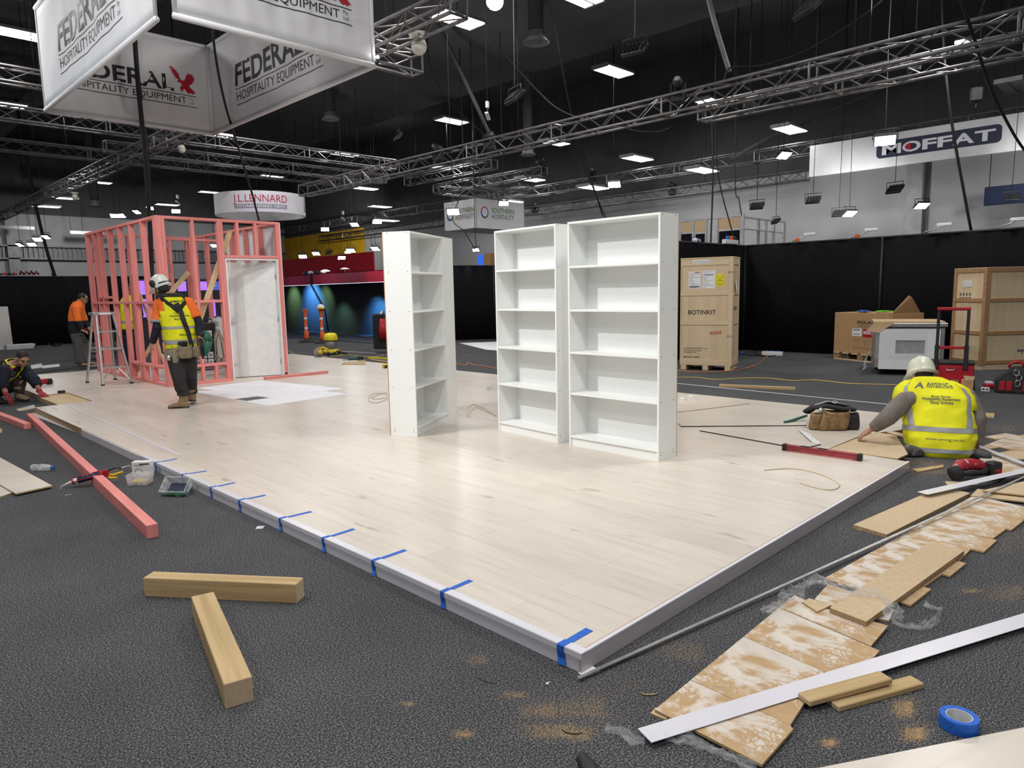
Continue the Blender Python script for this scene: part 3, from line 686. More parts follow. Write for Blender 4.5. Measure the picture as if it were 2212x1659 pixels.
board('board_offcut', 'small dusty offcut on the carpet behind the notched plank', 'board', [(1965, 468), (2095, 446), (2178, 460), (2045, 486)], q7, .0, .010, LD)
board('timber_scrap', 'short flat piece of pine on the carpet behind the sitting worker', 'stick', [(1922, 318), (2028, 322), (2028, 342), (1922, 334)], q7, .0, .02, 'pine_x', 'mdf')
board('substrate_panel', 'bare tan plank being held by the sitting worker in the stage gap', 'board', [(1003, 546), (1190, 472), (1300, 440), (1420, 458), (1494, 574), (1428, 604)], q7, HP-.008, .012, 'mdf', 'mdf_edge')
board('fibreboard_offcut', 'narrow grey-edged board beside the hand of the sitting worker', 'board', [(1362, 440), (1470, 470), (1480, 452), (1380, 430)], q7, HP, .012, 'mdf')
# big laminate board at the bottom edge, boards at the left edge
board('laminate_board', 'large whitewashed laminate board cut by the bottom edge of the picture', 'board', [(1700, 1672), (2212, 1571), (2330, 1548), (2330, 1720), (1700, 1720)], None, .0, .012, 'laminate_loose', 'chip_edge')
board('laminate_board', 'whitewashed laminate board on the carpet by the water bottle, upper of two', 'board', [(-60, 955), (0, 988), (113, 1049), (34, 1066), (-80, 1000)], None, .014, .012, 'laminate_loose', 'chip_edge')
board('laminate_board', 'whitewashed laminate board on the carpet by the water bottle, lower of two', 'board', [(-80, 1000), (0, 1042), (32, 1062), (0, 1073), (-80, 1085)], None, .0, .012, 'laminate_loose', 'chip_edge')
board('timber_scrap', 'thin board edge peeping in beside the short pink timber length', 'board', [(-30, 918), (4, 926), (4, 933), (-30, 938)], None, .0, .012, 'pine_x', 'mdf')

def strip(label, a, b, w_, z0, m='trim_white', th=.006, name='trim_strip', group='loose white edge trims', lip=0.0):
    """long extrusion with a small return lip"""
    A, B = (V(p) if len(p) == 3 else at(*p, z0) for p in (a, b))
    A.z += 0; t = (B-A); L = t.length
    o = thing(name, label, 'trim strip', A, group=group, rot=Euler((0, -math.asin(t.z/L), math.atan2(t.y, t.x))))
    MB().bx(0, L, -w_/2, w_/2, 0, th*.5, ch=.0006).build('face', m, o)
    if lip: MB().bx(0, L, -w_/2, -w_/2+.003, th*.5, lip).build('lip', m, o)
    return o
strip('wide white trim strip running across the nearest dusty planks', at(1392, 1590, .024), at(2330, 1304, .024), .082, 0)
strip('short white trim strip pointing at the stage, on the clean tan board', at(1993, 1066, .045), at(2300, 997, .06), .078, 0)
strip('white trim strip reaching back from under the sitting worker', at(2102, 960, .035), at(2300, 1034, .045), .05, 0)
strip('long thin metal edging strip lying along the stage side', at(1249, 1466, .012), at(2320, 982, .055), .019, 0, 'alu', .008, 'edging_strip', lip=.006)
strip('long white trim strip on the carpet past the far stage edge', at(1440, 826, .0), at(1925, 874, .0), .035, 0)
strip('clear pale trim strip laid on the stage near the standing worker', at(140, 873, HP+.001), at(390, 984, HP+.001), .034, 0, 'trim_white', .004)
strip('white trim strip on the carpet beside the bare plywood stage edge', at(68, 893, 0), at(170, 932, 0), .075, 0)
timber('timber_length', 'thin raw timber batten on the carpet in front of the wooden crate', 'timber', at(1554, 836, 0), at(1718, 843, 0), .05, .045, 'pine_x')
timber('timber_block', 'short pine batten resting on the planks beside the white strip', 'timber', at(*q4(925, 1292), .022), at(*q4(1385, 1165), .03), .062, .022, 'pine_x')
timber('timber_block', 'short pine batten on the carpet towards the blue tape roll', 'timber', at(*q4(1085, 1322), 0), at(*q4(1560, 1190), 0), .062, .022, 'pine_x')

# roll of blue tape
p = at(2074, 1573, 0); R1, HT = .058, .046
t = thing('tape_roll', 'roll of blue masking tape lying flat on the carpet', 'tape roll', (p.x, p.y+.005, 0))
pr = [(.040, .002), (R1, 0), (R1+.001, .004), (R1+.001, HT-.004), (R1, HT), (.040, HT-.001)]
MB().rings([[V((r*cos(2*pi*k/40), r*sin(2*pi*k/40), z)) for k in range(40)] for r, z in pr], sm=False, closed=True).build('tape', 'tape_blue', t)
pr = [(.0375, .001), (.0400, .001), (.0400, HT-.002), (.0375, HT-.002)]
MB().rings([[V((r*cos(2*pi*k/40), r*sin(2*pi*k/40), z)) for k in range(40)] for r, z in pr], sm=False, closed=True).build('cardboard_core', 'mute_white', t)

# crumpled clear film
def film(label, path, wd, amp, z0, seed, n=10, name='plastic_film', m='film'):
    rnd = random.Random(seed); P = [at(*p, z0) for p in path]; pts = []
    segs = []
    for i in range(len(P)-1):
        k = max(2, int((P[i+1]-P[i]).length/.018))
        segs += [P[i].lerp(P[i+1], j/k) for j in range(k)]
    segs.append(P[-1]); m_ = len(segs)
    offs = [[rnd.random() for _ in range(n)] for _ in range(m_)]
    for i, p in enumerate(segs):
        d = segs[min(i+1, m_-1)]-segs[max(i-1, 0)]; s = V((-d.y, d.x, 0)).normalized()
        wv = wd*(.55+.45*sin(i*.37+seed)*sin(i*.11)+.3*rnd.random())
        for k in range(n):
            f = k/(n-1)-.5
            pts.append(p+s*(f*wv+rnd.uniform(-.3, .3)*wv/n)+V((0, 0, .004+amp*abs(sin(k*1.7+i*.6))*offs[i][k])))
    return tag(MB().sheet(pts, n, m_, sm=False).build(name, m), label, 'plastic film')
film('crumpled clear film draped over the thick tan board and dusty planks', [q4(*p) for p in ((700, 800), (800, 760), (900, 660), (1000, 610), (1090, 650), (1200, 680), (1330, 700), (1420, 760), (1430, 850))], .10, .035, .04, 3)
film('curl of clear film lying on the carpet past the thick tan board', [q4(*p) for p in ((1432, 855), (1500, 885), (1600, 880), (1670, 840), (1690, 780), (1600, 755))], .05, .03, .0, 5)
film('clear film bag trailing from the near end of the long white strip', [q4(*p) for p in ((150, 1500), (260, 1520), (380, 1560), (500, 1610), (660, 1680))], .075, .035, .0, 8)
film('small tuft of clear film at the tip of the long white strip', [q5(*p) for p in ((310, 505), (380, 520), (440, 560), (490, 565))], .06, .03, .0, 13)
film('puff of clear film on the stage between the turned and the middle bookcase', [(1052, 845), (1062, 842), (1072, 846)], .08, .07, HP, 21)

# sawdust: patches of fine shavings nobody could count
def dust(label, patches, seed):
    rnd = random.Random(seed); mb = MB()
    for (px, py, sx, sy, n, z) in patches:
        for _ in range(n*5):
            k = rnd.choice((.25, .6, 1)); p = at(px+rnd.gauss(0, sx)*k+sx*.9*sin(_*7.13 % 5), py+rnd.gauss(0, sy)*k+sy*.9*sin(_*3.7 % 7), z); s = rnd.uniform(.0006, .0017); a = rnd.random()*6.3
            c, d = V((cos(a), sin(a), 0))*s, V((-sin(a), cos(a), 0))*s*.6; h = V((0, 0, s*.7))
            mb.add([p-c, p+d, p+c, p-d, p+h], [(0, 1, 4), (1, 2, 4), (2, 3, 4), (3, 0, 4)])
    o = mb.build('sawdust', 'sawdust'); tag(o, label, 'sawdust', kind='stuff')
mat('sawdust', (.62, .42, .20), (.50, .32, .14), 60, rough=.95)
dust('sawdust sprinkled over the carpet round the near stage corner', [(1195, 1580, 45, 12, 500, 0), (1165, 1535, 30, 12, 260, 0), (1260, 1530, 40, 18, 360, 0), (1000, 1585, 14, 6, 120, 0), (1030, 1425, 18, 8, 90, 0), (880, 1520, 10, 4, 50, 0), (1480, 1410, 30, 16, 200, 0), (1420, 1390, 40, 14, 120, 0), (1110, 1500, 20, 6, 100, 0), (1250, 1585, 20, 10, 160, 0), (1330, 1480, 60, 25, 140, 0)], 1)
dust('sawdust footprints on the carpet by the blue tape roll', [(1952, 1530, 16, 13, 420, 0), (1975, 1585, 18, 11, 420, 0), (1790, 1604, 12, 6, 160, 0), (1905, 1480, 60, 40, 100, 0), (2095, 1276, 14, 4, 90, 0), (2180, 1275, 26, 8, 140, 0), (2155, 1180, 30, 14, 140, 0), (2190, 1160, 30, 14, 120, 0), (2160, 1290, 30, 6, 80, 0)], 2)
dust('sawdust over the carpet around the sitting worker and the red power tool', [(2010, 1015, 30, 8, 500, 0), (1995, 1000, 30, 6, 300, 0), (2150, 925, 40, 7, 500, 0), (2120, 960, 30, 8, 300, 0), (1870, 1095, 50, 24, 250, 0), (1800, 1150, 60, 25, 200, 0), (1850, 1040, 30, 10, 200, HP+.001), (1880, 1030, 30, 8, 260, HP+.001)], 4)
# small scraps on the carpet
def scrap(label, px, py, L, w_, m, rz, z=0, bend=.01):
    p = at(px, py, z); o = MB().tube([V((-L/2, 0, w_)), V((-L*.15, bend, w_*1.3)), V((L*.2, bend*.6, w_)), V((L/2, -bend, w_))], [w_*.5, w_, w_, w_*.3], 6, flat=.5).build('wood_shaving', m)
    o.location = (p.x, p.y, z); o.rotation_euler = (0, 0, rz); tag(o, label, 'scrap')
scrap('curled tan wood shaving on the carpet left of the nearest dusty planks', 1402, 1500, .075, .004, 'mdf_edge', 2.4)
scrap('dark curled strip on the carpet in front of the near stage corner', 1235, 1583, .075, .003, 'black', 2.2)
scrap('thin dark sliver on the carpet behind the crossways timber post', 596, 1257, .06, .0018, 'black', -.6)
scrap('tan wood chip on the carpet between the posts and the stage', 812, 1248, .02, .003, 'mdf_edge', 1.0)
scrap('thin dark twig of wire on the carpet below the stage corner', 1050, 1470, .10, .0018, 'black', 1.8)
scrap('small white plastic sliver on the carpet by the caulking gun', 147, 1070, .05, .003, 'white_plastic', .5)
scrap('white chip on the carpet just left of the near stage corner', 1185, 1478, .016, .004, 'white_plastic', 1.0)
p = at(562, 1140, 0); o = MB().bx(-.026, .026, -.024, .024, 0, .004, ch=.001).build('plastic_packer', 'mute_white'); o.location = (p.x, p.y, 0); o.rotation_euler = (0, 0, .9); tag(o, 'small square white packer lying alone on the carpet', 'packer')
# ================================================================== THINGS AROUND THE STAGE, RIGHT-HAND SIDE
def P2(p): return V((p[0], p[1], 0))
# tall plywood shipping crate
t = thing('shipping_crate', 'tall pale plywood crate with big black lettering, beside the widest bookcase', 'crate', (11.52, 6.58, 0), RD(-73.9))
cw, cd, chh = .94, .57, 2.03
MB().bx(-cw/2+.012, cw/2-.012, .012, cd-.012, .09, chh-.012).build('plywood_box', 'crate_z', t)
MB().bx(-cw/2-.004, cw/2+.004, -.004, cd+.004, chh-.012, chh+.012, ch=.002).build('lid', 'crate_x', t)
for z0, z1 in ((.09, .19), (.83, .915), (1.36, 1.45), (1.90, chh-.013)):
    MB().bx(-cw/2, cw/2-.085, 0, .012, z0, z1, ch=.002).build('batten', 'crate_x', t)
    MB().bx(cw/2-.012, cw/2, .09, cd-.09, z0, z1, ch=.002).build('batten', 'crate_y', t)
for x0, x1 in ((-cw/2, -cw/2+.02), (cw/2-.085, cw/2)):
    MB().bx(x0, x1, -.001, .012, .09, chh-.013, ch=.002).build('batten', 'crate_z', t)
for y0, y1 in ((.012, .09), (cd-.09, cd)): MB().bx(cw/2-.012, cw/2+.001, y0, y1, .09, chh-.013, ch=.002).build('batten', 'crate_z', t)
for x in (-.40, 0, .40): MB().bx(x-.05, x+.05, 0, cd, 0, .09, ch=.003).build('skid', 'crate_y', t)
FX, FZ = V((1, 0, 0)), V((0, 0, 1))
def cz(y): return (1035-y)*.0029
def cx_(x): return -cw/2+(x-80)*(cw/335)
text('lettering', 'BOTINKIT', 'ink', t, (cx_(132), .011, cz(682)), FX, FZ, .075, width=.50, bold=.012)
text('lettering', 'FRAGILE', 'ink_red', t, (cx_(275), .011, cz(808)), V((1, 0, .12)), V((-.12, 0, 1)), .038, width=.21, bold=.01)
for a_, b_ in (((272, 812), (350, 803)), ((270, 794), (348, 785))): MB().bar((cx_(a_[0]), .0105, cz(a_[1])), (cx_(b_[0]), .0105, cz(b_[1])), .001, .004).build('stamp_line', 'ink_red', t)
for tx, y, h_, wd in (('Loc: Shenzhen BOTINKIT Co.,Ltd.', 900, .022, .43), ('Web: www.botinkit.com', 914, .022, .32), ('Tel: 400 993 7576', 927, .022, .23), ('MADE IN CHINA', 958, .032, .29)):
    text('lettering', tx, 'ink', t, (cx_(106), .011, cz(y)), FX, FZ, h_, width=wd, bold=.008)
MB().bx(cx_(160), cx_(270), -.003, -.0005, cz(366), cz(346)).build('paper_label', 'paper', t)
text('lettering', 'A9167126UAE2', 'ink_grey', t, (cx_(166), -.0035, cz(361)), FX, FZ, .026, width=.28, lift=.001)
for x0, x1, y0, y1, m_ in ((132, 210, 416, 522, 'paper'), (222, 302, 411, 522, 'paper'), (306, 360, 436, 510, 'label_yellow')):
    lb = MB().bx(cx_(x0), cx_(x1), .0085, .0115, cz(y1), cz(y0)).build('shipping_label', m_, t)
    r = MB(); rnd = random.Random(x0)
    if m_ == 'paper':
        for k in range(11):
            z = cz(y0+8+k*9.2); a0 = cx_(x0+5); r.bx(a0, a0+rnd.uniform(.05, .19), .0080, .0084, z-.004, z+.003*rnd.random())
        r.bx(cx_(x0+4), cx_(x1-6), .0080, .0084, cz(y1-8), cz(y1-16)) if x0 < 200 else r.bx(cx_(x0+10), cx_(x1-10), .0080, .0084, cz(y0+30), cz(y0+25))
        r.build('print', 'ink_grey', lb)
        if x0 < 200: MB().bx(cx_(172), cx_(204), .0080, .0084, cz(425), cz(419)).build('print', 'ink_red', lb)
        else: MB().bar((cx_(230), .008, cz(478)), (cx_(296), .008, cz(468)), .0006, .006).build('print', 'label_yellow', lb)
    else:
        text('lettering', 'Unloading Point', 'ink', lb, (cx_(310), .0082, cz(500)), FX, FZ, .018, width=.13, bold=.01)
        c = V((cx_(333), .0082, cz(466)))
        for sx in (-1, 1):
            for sz in (-1, 1): r.bx(c.x+sx*.055, c.x+sx*.035, .0080, .0084, c.z+sz*.052, c.z+sz*.045); r.bx(c.x+sx*.055, c.x+sx*.048, .0080, .0084, c.z+sz*.052, c.z+sz*.03)
        r.tube([(c.x-.03, .008, c.z-.02), (c.x-.03, .008, c.z+.005), (c.x-.005, .008, c.z+.005), (c.x-.005, .008, c.z+.03), (c.x+.02, .008, c.z+.02), (c.x+.02, .008, c.z-.02)], .003, 6, closed=True); r.bx(c.x-.035, c.x+.035, .008, .0084, c.z-.03, c.z-.026)
        r.build('pictogram', 'ink', lb)
for z in (.62, .64, 1.76, 1.78): MB().tube([(cw/2-.09, -.004, z), (cw/2-.01, -.006, z), (cw/2+.005, .03, z+.004)], .004, 6).build('metal_clip', 'alu', t)
MB().prism([(cw/2+.003, .30, 1.62), (cw/2+.003, .18, 1.60), (cw/2+.02, .19, 1.42), (cw/2+.015, .29, 1.46)], .002).build('paper_label', 'paper', t)
text('lettering', 'BOTINKIT', 'ink', t, (cw/2+.0008-.012, .16, 1.09), V((0, 1, 0)), FZ, .06, width=.26, bold=.012)
text('lettering', 'MADE IN CHINA', 'ink', t, (cw/2+.0008-.012, .12, .28), V((0, 1, 0)), FZ, .022, width=.15, bold=.008)

# cardboard box on its pallet
t = thing('pallet', 'low timber pallet under the big brown cardboard box', 'pallet', (14.82, 5.54, 0), RD(-116))
for y in (.02, .36, .68):
    for x in (.0, .62, 1.24): MB().bx(x, x+.14, y-.02, y+.1, .022, .13, ch=.003).build('block', 'crate_dark', t)
    MB().bx(0, 1.38, y-.02, y+.1, 0, .022, ch=.002).build('runner', 'crate_x', t)
for i in range(6): MB().bx(.02+i*.232, .16+i*.232, -.02, .78, .13, .15, ch=.002).build('deck_board', 'crate_y', t)
t = thing('cardboard_box', 'big brown cardboard carton on a pallet against the black drape wall', 'box', (14.82, 5.54, .152), RD(-116))
bw, bd, bh = 1.40, .78, .80
MB().bx(0, bw, 0, bd, 0, bh, ch=.004).build('carton', 'cardboard', t)
MB().prism([(bw-.35, .0, bh+.004), (bw-.02, .0, bh+.012), (bw-.02, .45, bh+.05), (bw-.35, .45, bh+.012)], .006).build('flap', 'cardboard', t)
MB().prism([(bw-.004, .0, bh), (bw-.004, bd*.9, bh), (bw+.06, bd*.5, bh+.30), (bw+.05, bd*.42, bh+.33)], .008).build('flap', 'cardboard', t)
def bpx(x): return (x-1032)*.00362   # crop6 px on the front face
def bpz(y): return (918-y)*.0031
text('lettering', 'POLAR', 'ink', t, (bpx(1196), -.001, bpz(728)), FX, FZ, .058, width=.42, bold=.02)
text('lettering', 'FROST', 'ink_grey', t, (bpx(1206), -.001, bpz(750)), FX, FZ, .042, width=.33)
MB().bx(bpx(1162), bpx(1228), -.003, -.001, bpz(806), bpz(757)).build('shipping_label', 'paper', t)
MB().bx(bpx(1236), bpx(1296), -.003, -.001, bpz(811), bpz(759)).build('warning_label', 'ink_red', t)
r = MB(); 
for z in (775, 783, 790): r.bx(bpx(1240), bpx(1292), -.0036, -.0031, bpz(z), bpz(z-4))
r.build('warning_print', 'paper', t)
r = MB()
for z in (765, 772, 795): r.bx(bpx(1168), bpx(1215), -.0036, -.0031, bpz(z), bpz(z-4))
r.build('label_print', 'ink_grey', t)
r = MB()
for a_, b_ in (((1178, 825), (1178, 880)), ((1178, 825), (1300, 825)), ((1208, 825), (1208, 878)), ((1250, 825), (1250, 878)), ((1178, 880), (1300, 880)), ((1182, 880), (1182, 892)), ((1272, 880), (1272, 892)), ((1258, 835), (1290, 835)), ((1258, 850), (1290, 850))):
    r.bar((bpx(a_[0]), -.001, bpz(a_[1])), (bpx(b_[0]), -.001, bpz(b_[1])), .001, .006, up=(0, 1, 0) if a_[0] != b_[0] else (1, 0, 0))
r.build('line_drawing', 'ink_grey', t)
def webbing(name, label, m, c, rx, n, seed, z, r=.012):
    rnd = random.Random(seed); mb = MB(); path = []
    for i in range(n*8): a = i/8*2*pi; q = .55+.45*rnd.random(); path.append(V((c[0]+rx*q*cos(a*.93)*(1+.2*sin(i)), c[1]+rx*.6*q*sin(a), z+.012+.03*rnd.random())))
    for _ in range(2): path = [path[0]]+[(path[i-1]+path[i]*2+path[i+1])/4 for i in range(1, len(path)-1)]+[path[-1]]
    return tag(mb.tube(path, r, 6, flat=.3).build(name, m), label, 'strap')
webbing('ratchet_strap', 'tangled blue webbing strap on top of the big brown carton', 'strap_blue', (14.80, 5.0), .36, 6, 3, .955, .018)
webbing('ratchet_strap', 'tangled bright green webbing strap on top of the big brown carton', 'strap_green', (14.62, 4.55), .36, 8, 5, .955, .020)

# stainless catering appliance with foam end panel, wrapped in film, on castors
t = thing('catering_appliance', 'stainless kitchen appliance on castors, wrapped in film with a white foam end panel', 'appliance', (12.57, 4.03, 0), RD(-69))
aw, ad = 1.0, .95
MB().bx(0, aw, 0, ad, .115, .78, ch=.006).build('body', 'steel', t)
MB().bx(-.04, aw+.03, -.03, ad+.02, .80, .86, ch=.004).build('worktop', 'steel', t)
MB().bx(-.02, aw, -.0, ad, .862, .885, ch=.003).build('cardboard_cover', 'cardboard_lt', t)
MB().prism([(-.02, -.034, .884), (.30, -.034, .884), (.04, -.06, .70), (-.14, -.05, .74)], .006).build('cardboard_flap', 'cardboard_lt', t)
MB().bx(.0, aw, -.006, .02, .78, .80).build('recess', 'black', t)
fo = MB()    # foam panel with a cut-out
fx0, fx1, fz0, fz1 = .06, .93, .10, .76; hx0, hx1, hz0, hz1 = .30, .72, .36, .58
for a_ in ((fx0, hx0, fz0, fz1), (hx1, fx1, fz0, fz1), (hx0, hx1, fz0, hz0), (hx0, hx1, hz1, fz1)): fo.bx(a_[0], a_[1], -.055, -.003, a_[2], a_[3])
fo.build('foam_panel', 'foam', t)
MB().bx(.42, .60, -.045, -.003, hz1-.001, hz1+.04).build('foam_notch', 'grey_plastic', t)
MB().bx(hx0, hx1, -.02, -.003, hz0, hz1).build('recess_panel', 'grey_plastic', t)
wr = MB()
for z0, z1 in ((.26, .76),): wr.sheet([V((x, y, z)) for z in (z0, (z0+z1)/2, z1) for x, y in ((-.010, ad*.8), (-.012, .02), (.02, -.062), (.75, -.062))], 4, 3, sm=False)
wr.build('stretch_wrap', 'wrap', t)
for x, y in ((.06, .06), (aw-.06, .06), (.06, ad-.08), (aw-.06, ad-.08)):
    w_ = MB(); w_.lathe([(.022, -.016), (.045, -.013), (.045, .013), (.022, .016)], (x+.02, y, .045), M4.Rotation(pi/2, 3, 'Y'), 18, sm=False); w_.bar((x, y, .05), (x, y, .118), .05, .008, up=(0, 1, 0)); w_.build('castor', 'rubber', t)
fl = MB(); fl.tube([(-.03, .6, .34), (-.09, .55, .25), (-.12, .5, .14), (-.11, .46, .05), (-.16, .40, .02)], [.03, .03, .025, .03, .02], 8, flat=.3); fl.build('wrap_tail', 'wrap', t)

# red rolling tool box with telescopic handle
t = thing('rolling_tool_box', 'red and black wheeled tool box with a tall pull handle, behind the sitting worker', 'tool box', (11.23, 2.60, 0), RD(-77))
MB().bx(-.28, .28, 0, .38, .06, .36, ch=.012).build('chest', 'tool_red', t)
MB().bx(-.285, .285, -.004, .385, .362, .405, ch=.012).build('lid', 'black', t)
for x in (-.21, -.13, .13, .21): MB().bx(x-.012, x+.012, -.010, -.001, .09, .35, ch=.003).build('rib', 'tool_red', t)
MB().tube([(-.05, -.004, .33), (-.045, -.03, .29), (.045, -.03, .29), (.05, -.004, .33)], .007, 8).build('latch_handle', 'alu', t)
for x in (-.175, .175):
    MB().bx(x-.028, x+.028, -.03, .015, .30, .64, ch=.006).build('handle_sleeve', 'black', t)
    MB().bx(x-.02, x+.02, -.022, .008, .64, 1.14, ch=.004).build('handle_post', 'black', t)
MB().bx(-.20, .20, -.028, .014, 1.12, 1.165, ch=.012).build('handle_grip', 'tool_red', t)
b2 = MB(); b2.bx(-.15, .15, -.022, .008, .585, .625, ch=.006); b2.build('cross_bar', 'tool_red', t)
for x in (-.25, .275): MB().lathe([(.03, -.025), (.085, -.022), (.085, .022), (.03, .025)], (x, .06, .087), M4.Rotation(pi/2, 3, 'Y'), 22, sm=False).build('wheel', 'rubber', t)
p = at(2074, 853, 0)
t = thing('small_carton', 'small open cardboard carton in front of the red tool box', 'box', (p.x, p.y, 0), RD(-60))
MB().bx(-.13, .05, 0, .16, 0, .13, ch=.002).build('carton', 'cardboard_lt', t)
MB().bx(.052, .15, .0, .15, 0, .20, ch=.002).build('carton_end', 'cardboard', t)
MB().prism([(.05, 0, .201), (.15, 0, .201), (.17, .02, .25), (.03, .02, .26)], .003).build('flap', 'cardboard_lt', t)
MB().prism([(-.13, .0, .131), (-.05, .0, .131), (-.03, -.02, .20), (-.12, -.02, .21)], .003).build('flap', 'cardboard', t)

# framed plywood crate at the right
t = thing('shipping_crate', 'big plywood crate edged with brown battens, standing furthest right by the drape wall', 'crate', (14.14, 2.82, 0), RD(-39.5))
w2, d2, h2 = 1.0, .76, 1.75
MB().bx(.01, w2, .01, d2, .10, h2-.01).build('plywood_box', 'crate_z', t)
for z in (.10, .60, 1.16, h2-.08):
    MB().bx(.07, w2, -.010, .012, z, z+.065, ch=.003).build('batten', 'crate_dark', t)
    MB().bx(-.010, .012, .06, d2, z, z+.065, ch=.003).build('batten', 'crate_dark', t)
for x0, x1, y0, y1 in ((-.012, .075, -.012, .012), (-.012, .012, .012, .06), (w2-.08, w2, -.012, .012), (-.012, .012, d2-.06, d2)): MB().bx(x0, x1, y0, y1, .08, h2-.005, ch=.003).build('batten', 'crate_dark', t)
MB().bx(-.01, w2, -.01, d2, h2-.012, h2).build('lid', 'crate_x', t)
MB().bx(0, w2, 0, d2, 0, .09, ch=.004).build('skid', 'crate_x', t)
sx, sy = V((0, -1, 0)), V((0, 0, 1))
MB().bx(.004, .009, .34, .56, 1.42, 1.54).build('document_pouch', 'mute_white', t)
r = MB()
for i in range(4):
    for k, wd in enumerate((.035, .05)): r.bx(.0075, .0095, .60-i*.075-wd/2, .60-i*.075+wd/2, 1.15-k*.075+.12, 1.20-k*.075+.12)
r.build('handling_marks', 'ink_grey', t)
r = MB()
for i in range(3): r.bx(.66+i*.05, .70+i*.05, .0075, .0095, .30, .34)
r.bx(.74, .755, .0075, .0095, .26, .285); r.build('handling_marks', 'ink_grey', t)

# open tool bag with carabiners
p = at(2195, 848, 0)
t = thing('tool_bag', 'black and red open tool bag on the carpet, cut off by the picture edge', 'tool bag', (p.x, p.y, 0), RD(-78))
b_ = MB(); b_.rings([[V((sx*w_, y, z)) for sx, y in ((-1, -d_), (1, -d_), (1, d_), (-1, d_))] for z, w_, d_ in ((0, .24, .13), (.02, .25, .14), (.17, .25, .14), (.30, .12, .10), (.36, .04, .06))]); b_.build('bag_body', 'work_black', t, bevel=.015)
for x in (-.17, -.09, .09, .17): MB().bx(x-.032, x+.032, -.152, -.138, .04, .165, ch=.006).build('pocket', 'tool_red', t)
MB().tube([(-.10, 0, .34), (-.08, 0, .40), (-.01, 0, .425), (.05, 0, .40), (.07, 0, .34)], .018, 8).build('carry_handle', 'tool_red', t)
for k, (x, z) in enumerate(((-.02, .29), (.01, .22), (.0, .14))): MB().tube([(x+.03*cos(a), -.155+.01*sin(a*2), z+.04*sin(a)) for a in [i*2*pi/14 for i in range(14)]], .005, 6, closed=True).build('carabiner', 'alu', t)
p = at(2140, 838, 0); t = thing('tool_pouch', 'flat red pouch lying just left of the tool bag', 'pouch', (p.x, p.y, 0), .4)
MB().box((0, 0, .035), (.22, .16, .06), None, 0, .02).build('pouch', 'tool_red', t); MB().box((.02, .02, .075), (.12, .09, .03), None, 0, .01).build('clear_case', 'mute_white', t)
p = at(2128, 846, 0); t = thing('power_outlet', 'small white double socket lying loose on the carpet near the tool bag', 'socket', (p.x, p.y, 0), RD(-78))
MB().bx(-.05, .05, 0, .03, 0, .06, ch=.004).build('plate', 'white_plastic', t)
for x in (-.022, .022): MB().bx(x-.013, x+.013, -.002, .001, .02, .045).build('outlet', 'ink_grey', t)

# cords and power boards
def cord(label, pts, r, m, z=.0, name='cord', cat='cord', seed=0):
    P = [at(*p[:2], (p[2] if len(p) > 2 else z)+r) for p in pts]; rnd = random.Random(seed); out = []
    for i in range(len(P)-1):
        a, b_, c, d = P[max(i-1, 0)], P[i], P[i+1], P[min(i+2, len(P)-1)]
        for j in range(7):
            u = j/7; out.append(.5*((2*b_)+(c-a)*u+(2*a-5*b_+4*c-d)*u*u+(3*b_-a-3*c+d)*u**3))
    out.append(P[-1])
    return tag(MB().tube(out, r, 6).build(name, m), label, cat)
cord('orange power cord curving round the foot of the tall plywood crate', [(1440, 798), (1500, 803), (1560, 802), (1605, 797), (1640, 785), (1652, 774), (1672, 762), (1676, 752), (1662, 750), (1655, 760)], .009, 'cord_orange')
cord('yellow extension cord snaking across the carpet past the tall plywood crate', [(1440, 816), (1500, 815), (1545, 820), (1600, 817), (1660, 817), (1710, 822), (1760, 821), (1830, 828), (1890, 830), (1960, 832)], .008, 'cord_yellow')
cord('black cable looped on the carpet between the crate and the carton', [(1600, 764), (1625, 768), (1650, 766), (1655, 758), (1642, 756), (1630, 762), (1650, 770), (1675, 768)], .010, 'cable')
cord('orange extension cord on the carpet behind the bookcases', [(985, 786), (1005, 789), (1012, 784), (1025, 789), (1045, 791), (1080, 798)], .010, 'cord_orange')
p = at(1668, 768, 0); t = thing('power_board', 'white multi-outlet power board on the carpet between the crate and the carton', 'power board', (p.x, p.y, 0), RD(-80))
MB().bx(-.22, .22, -.05, .05, 0, .09, ch=.01).build('casing', 'white_plastic', t)
for x in (-.12, 0, .12): MB().lathe([(.03, 0), (.03, .02)], (x, 0, .09), None, 12).build('outlet', 'strap_blue', t)
p = at(1603, 765, 0); t = thing('plug', 'blue industrial plug beside the tall plywood crate', 'plug', (p.x, p.y, .03), .3); MB().lathe([(.02, -.08), (.03, -.04), (.03, .04), (.022, .08)], (0, 0, 0), M4.Rotation(pi/2, 3, 'Y'), 12).build('plug_body', 'strap_blue', t)

# ------------------------------------------------------------------ things lying on the stage
a, b_ = at(1691, 972, HP), at(1862, 996, HP)
t = thing('spirit_level', 'red spirit level with black end caps lying on the stage', 'spirit level', a, math.atan2((b_-a).y, (b_-a).x))
Lv = (b_-a).length
b2 = MB(); b2.bx(.03, Lv-.03, -.022, .022, .002, .010, ch=.001); b2.bx(.03, Lv-.03, -.012, .012, .010, .045); b2.bx(.03, Lv-.03, -.022, .022, .045, .055, ch=.001); b2.build('beam', 'level_red', t)
for x0, x1 in ((0, .035), (Lv-.035, Lv)): MB().bx(x0, x1, -.026, .026, 0, .058, ch=.005).build('end_cap', 'black', t)
for x in (Lv*.3, Lv*.52): MB().bx(x-.04, x+.04, -.020, .020, .046, .0585, ch=.002).build('vial', 'black_gloss', t)
MB().bx(.06, Lv-.06, -.0225, -.0221, .003, .009).build('scale_line', 'pink_x', t)

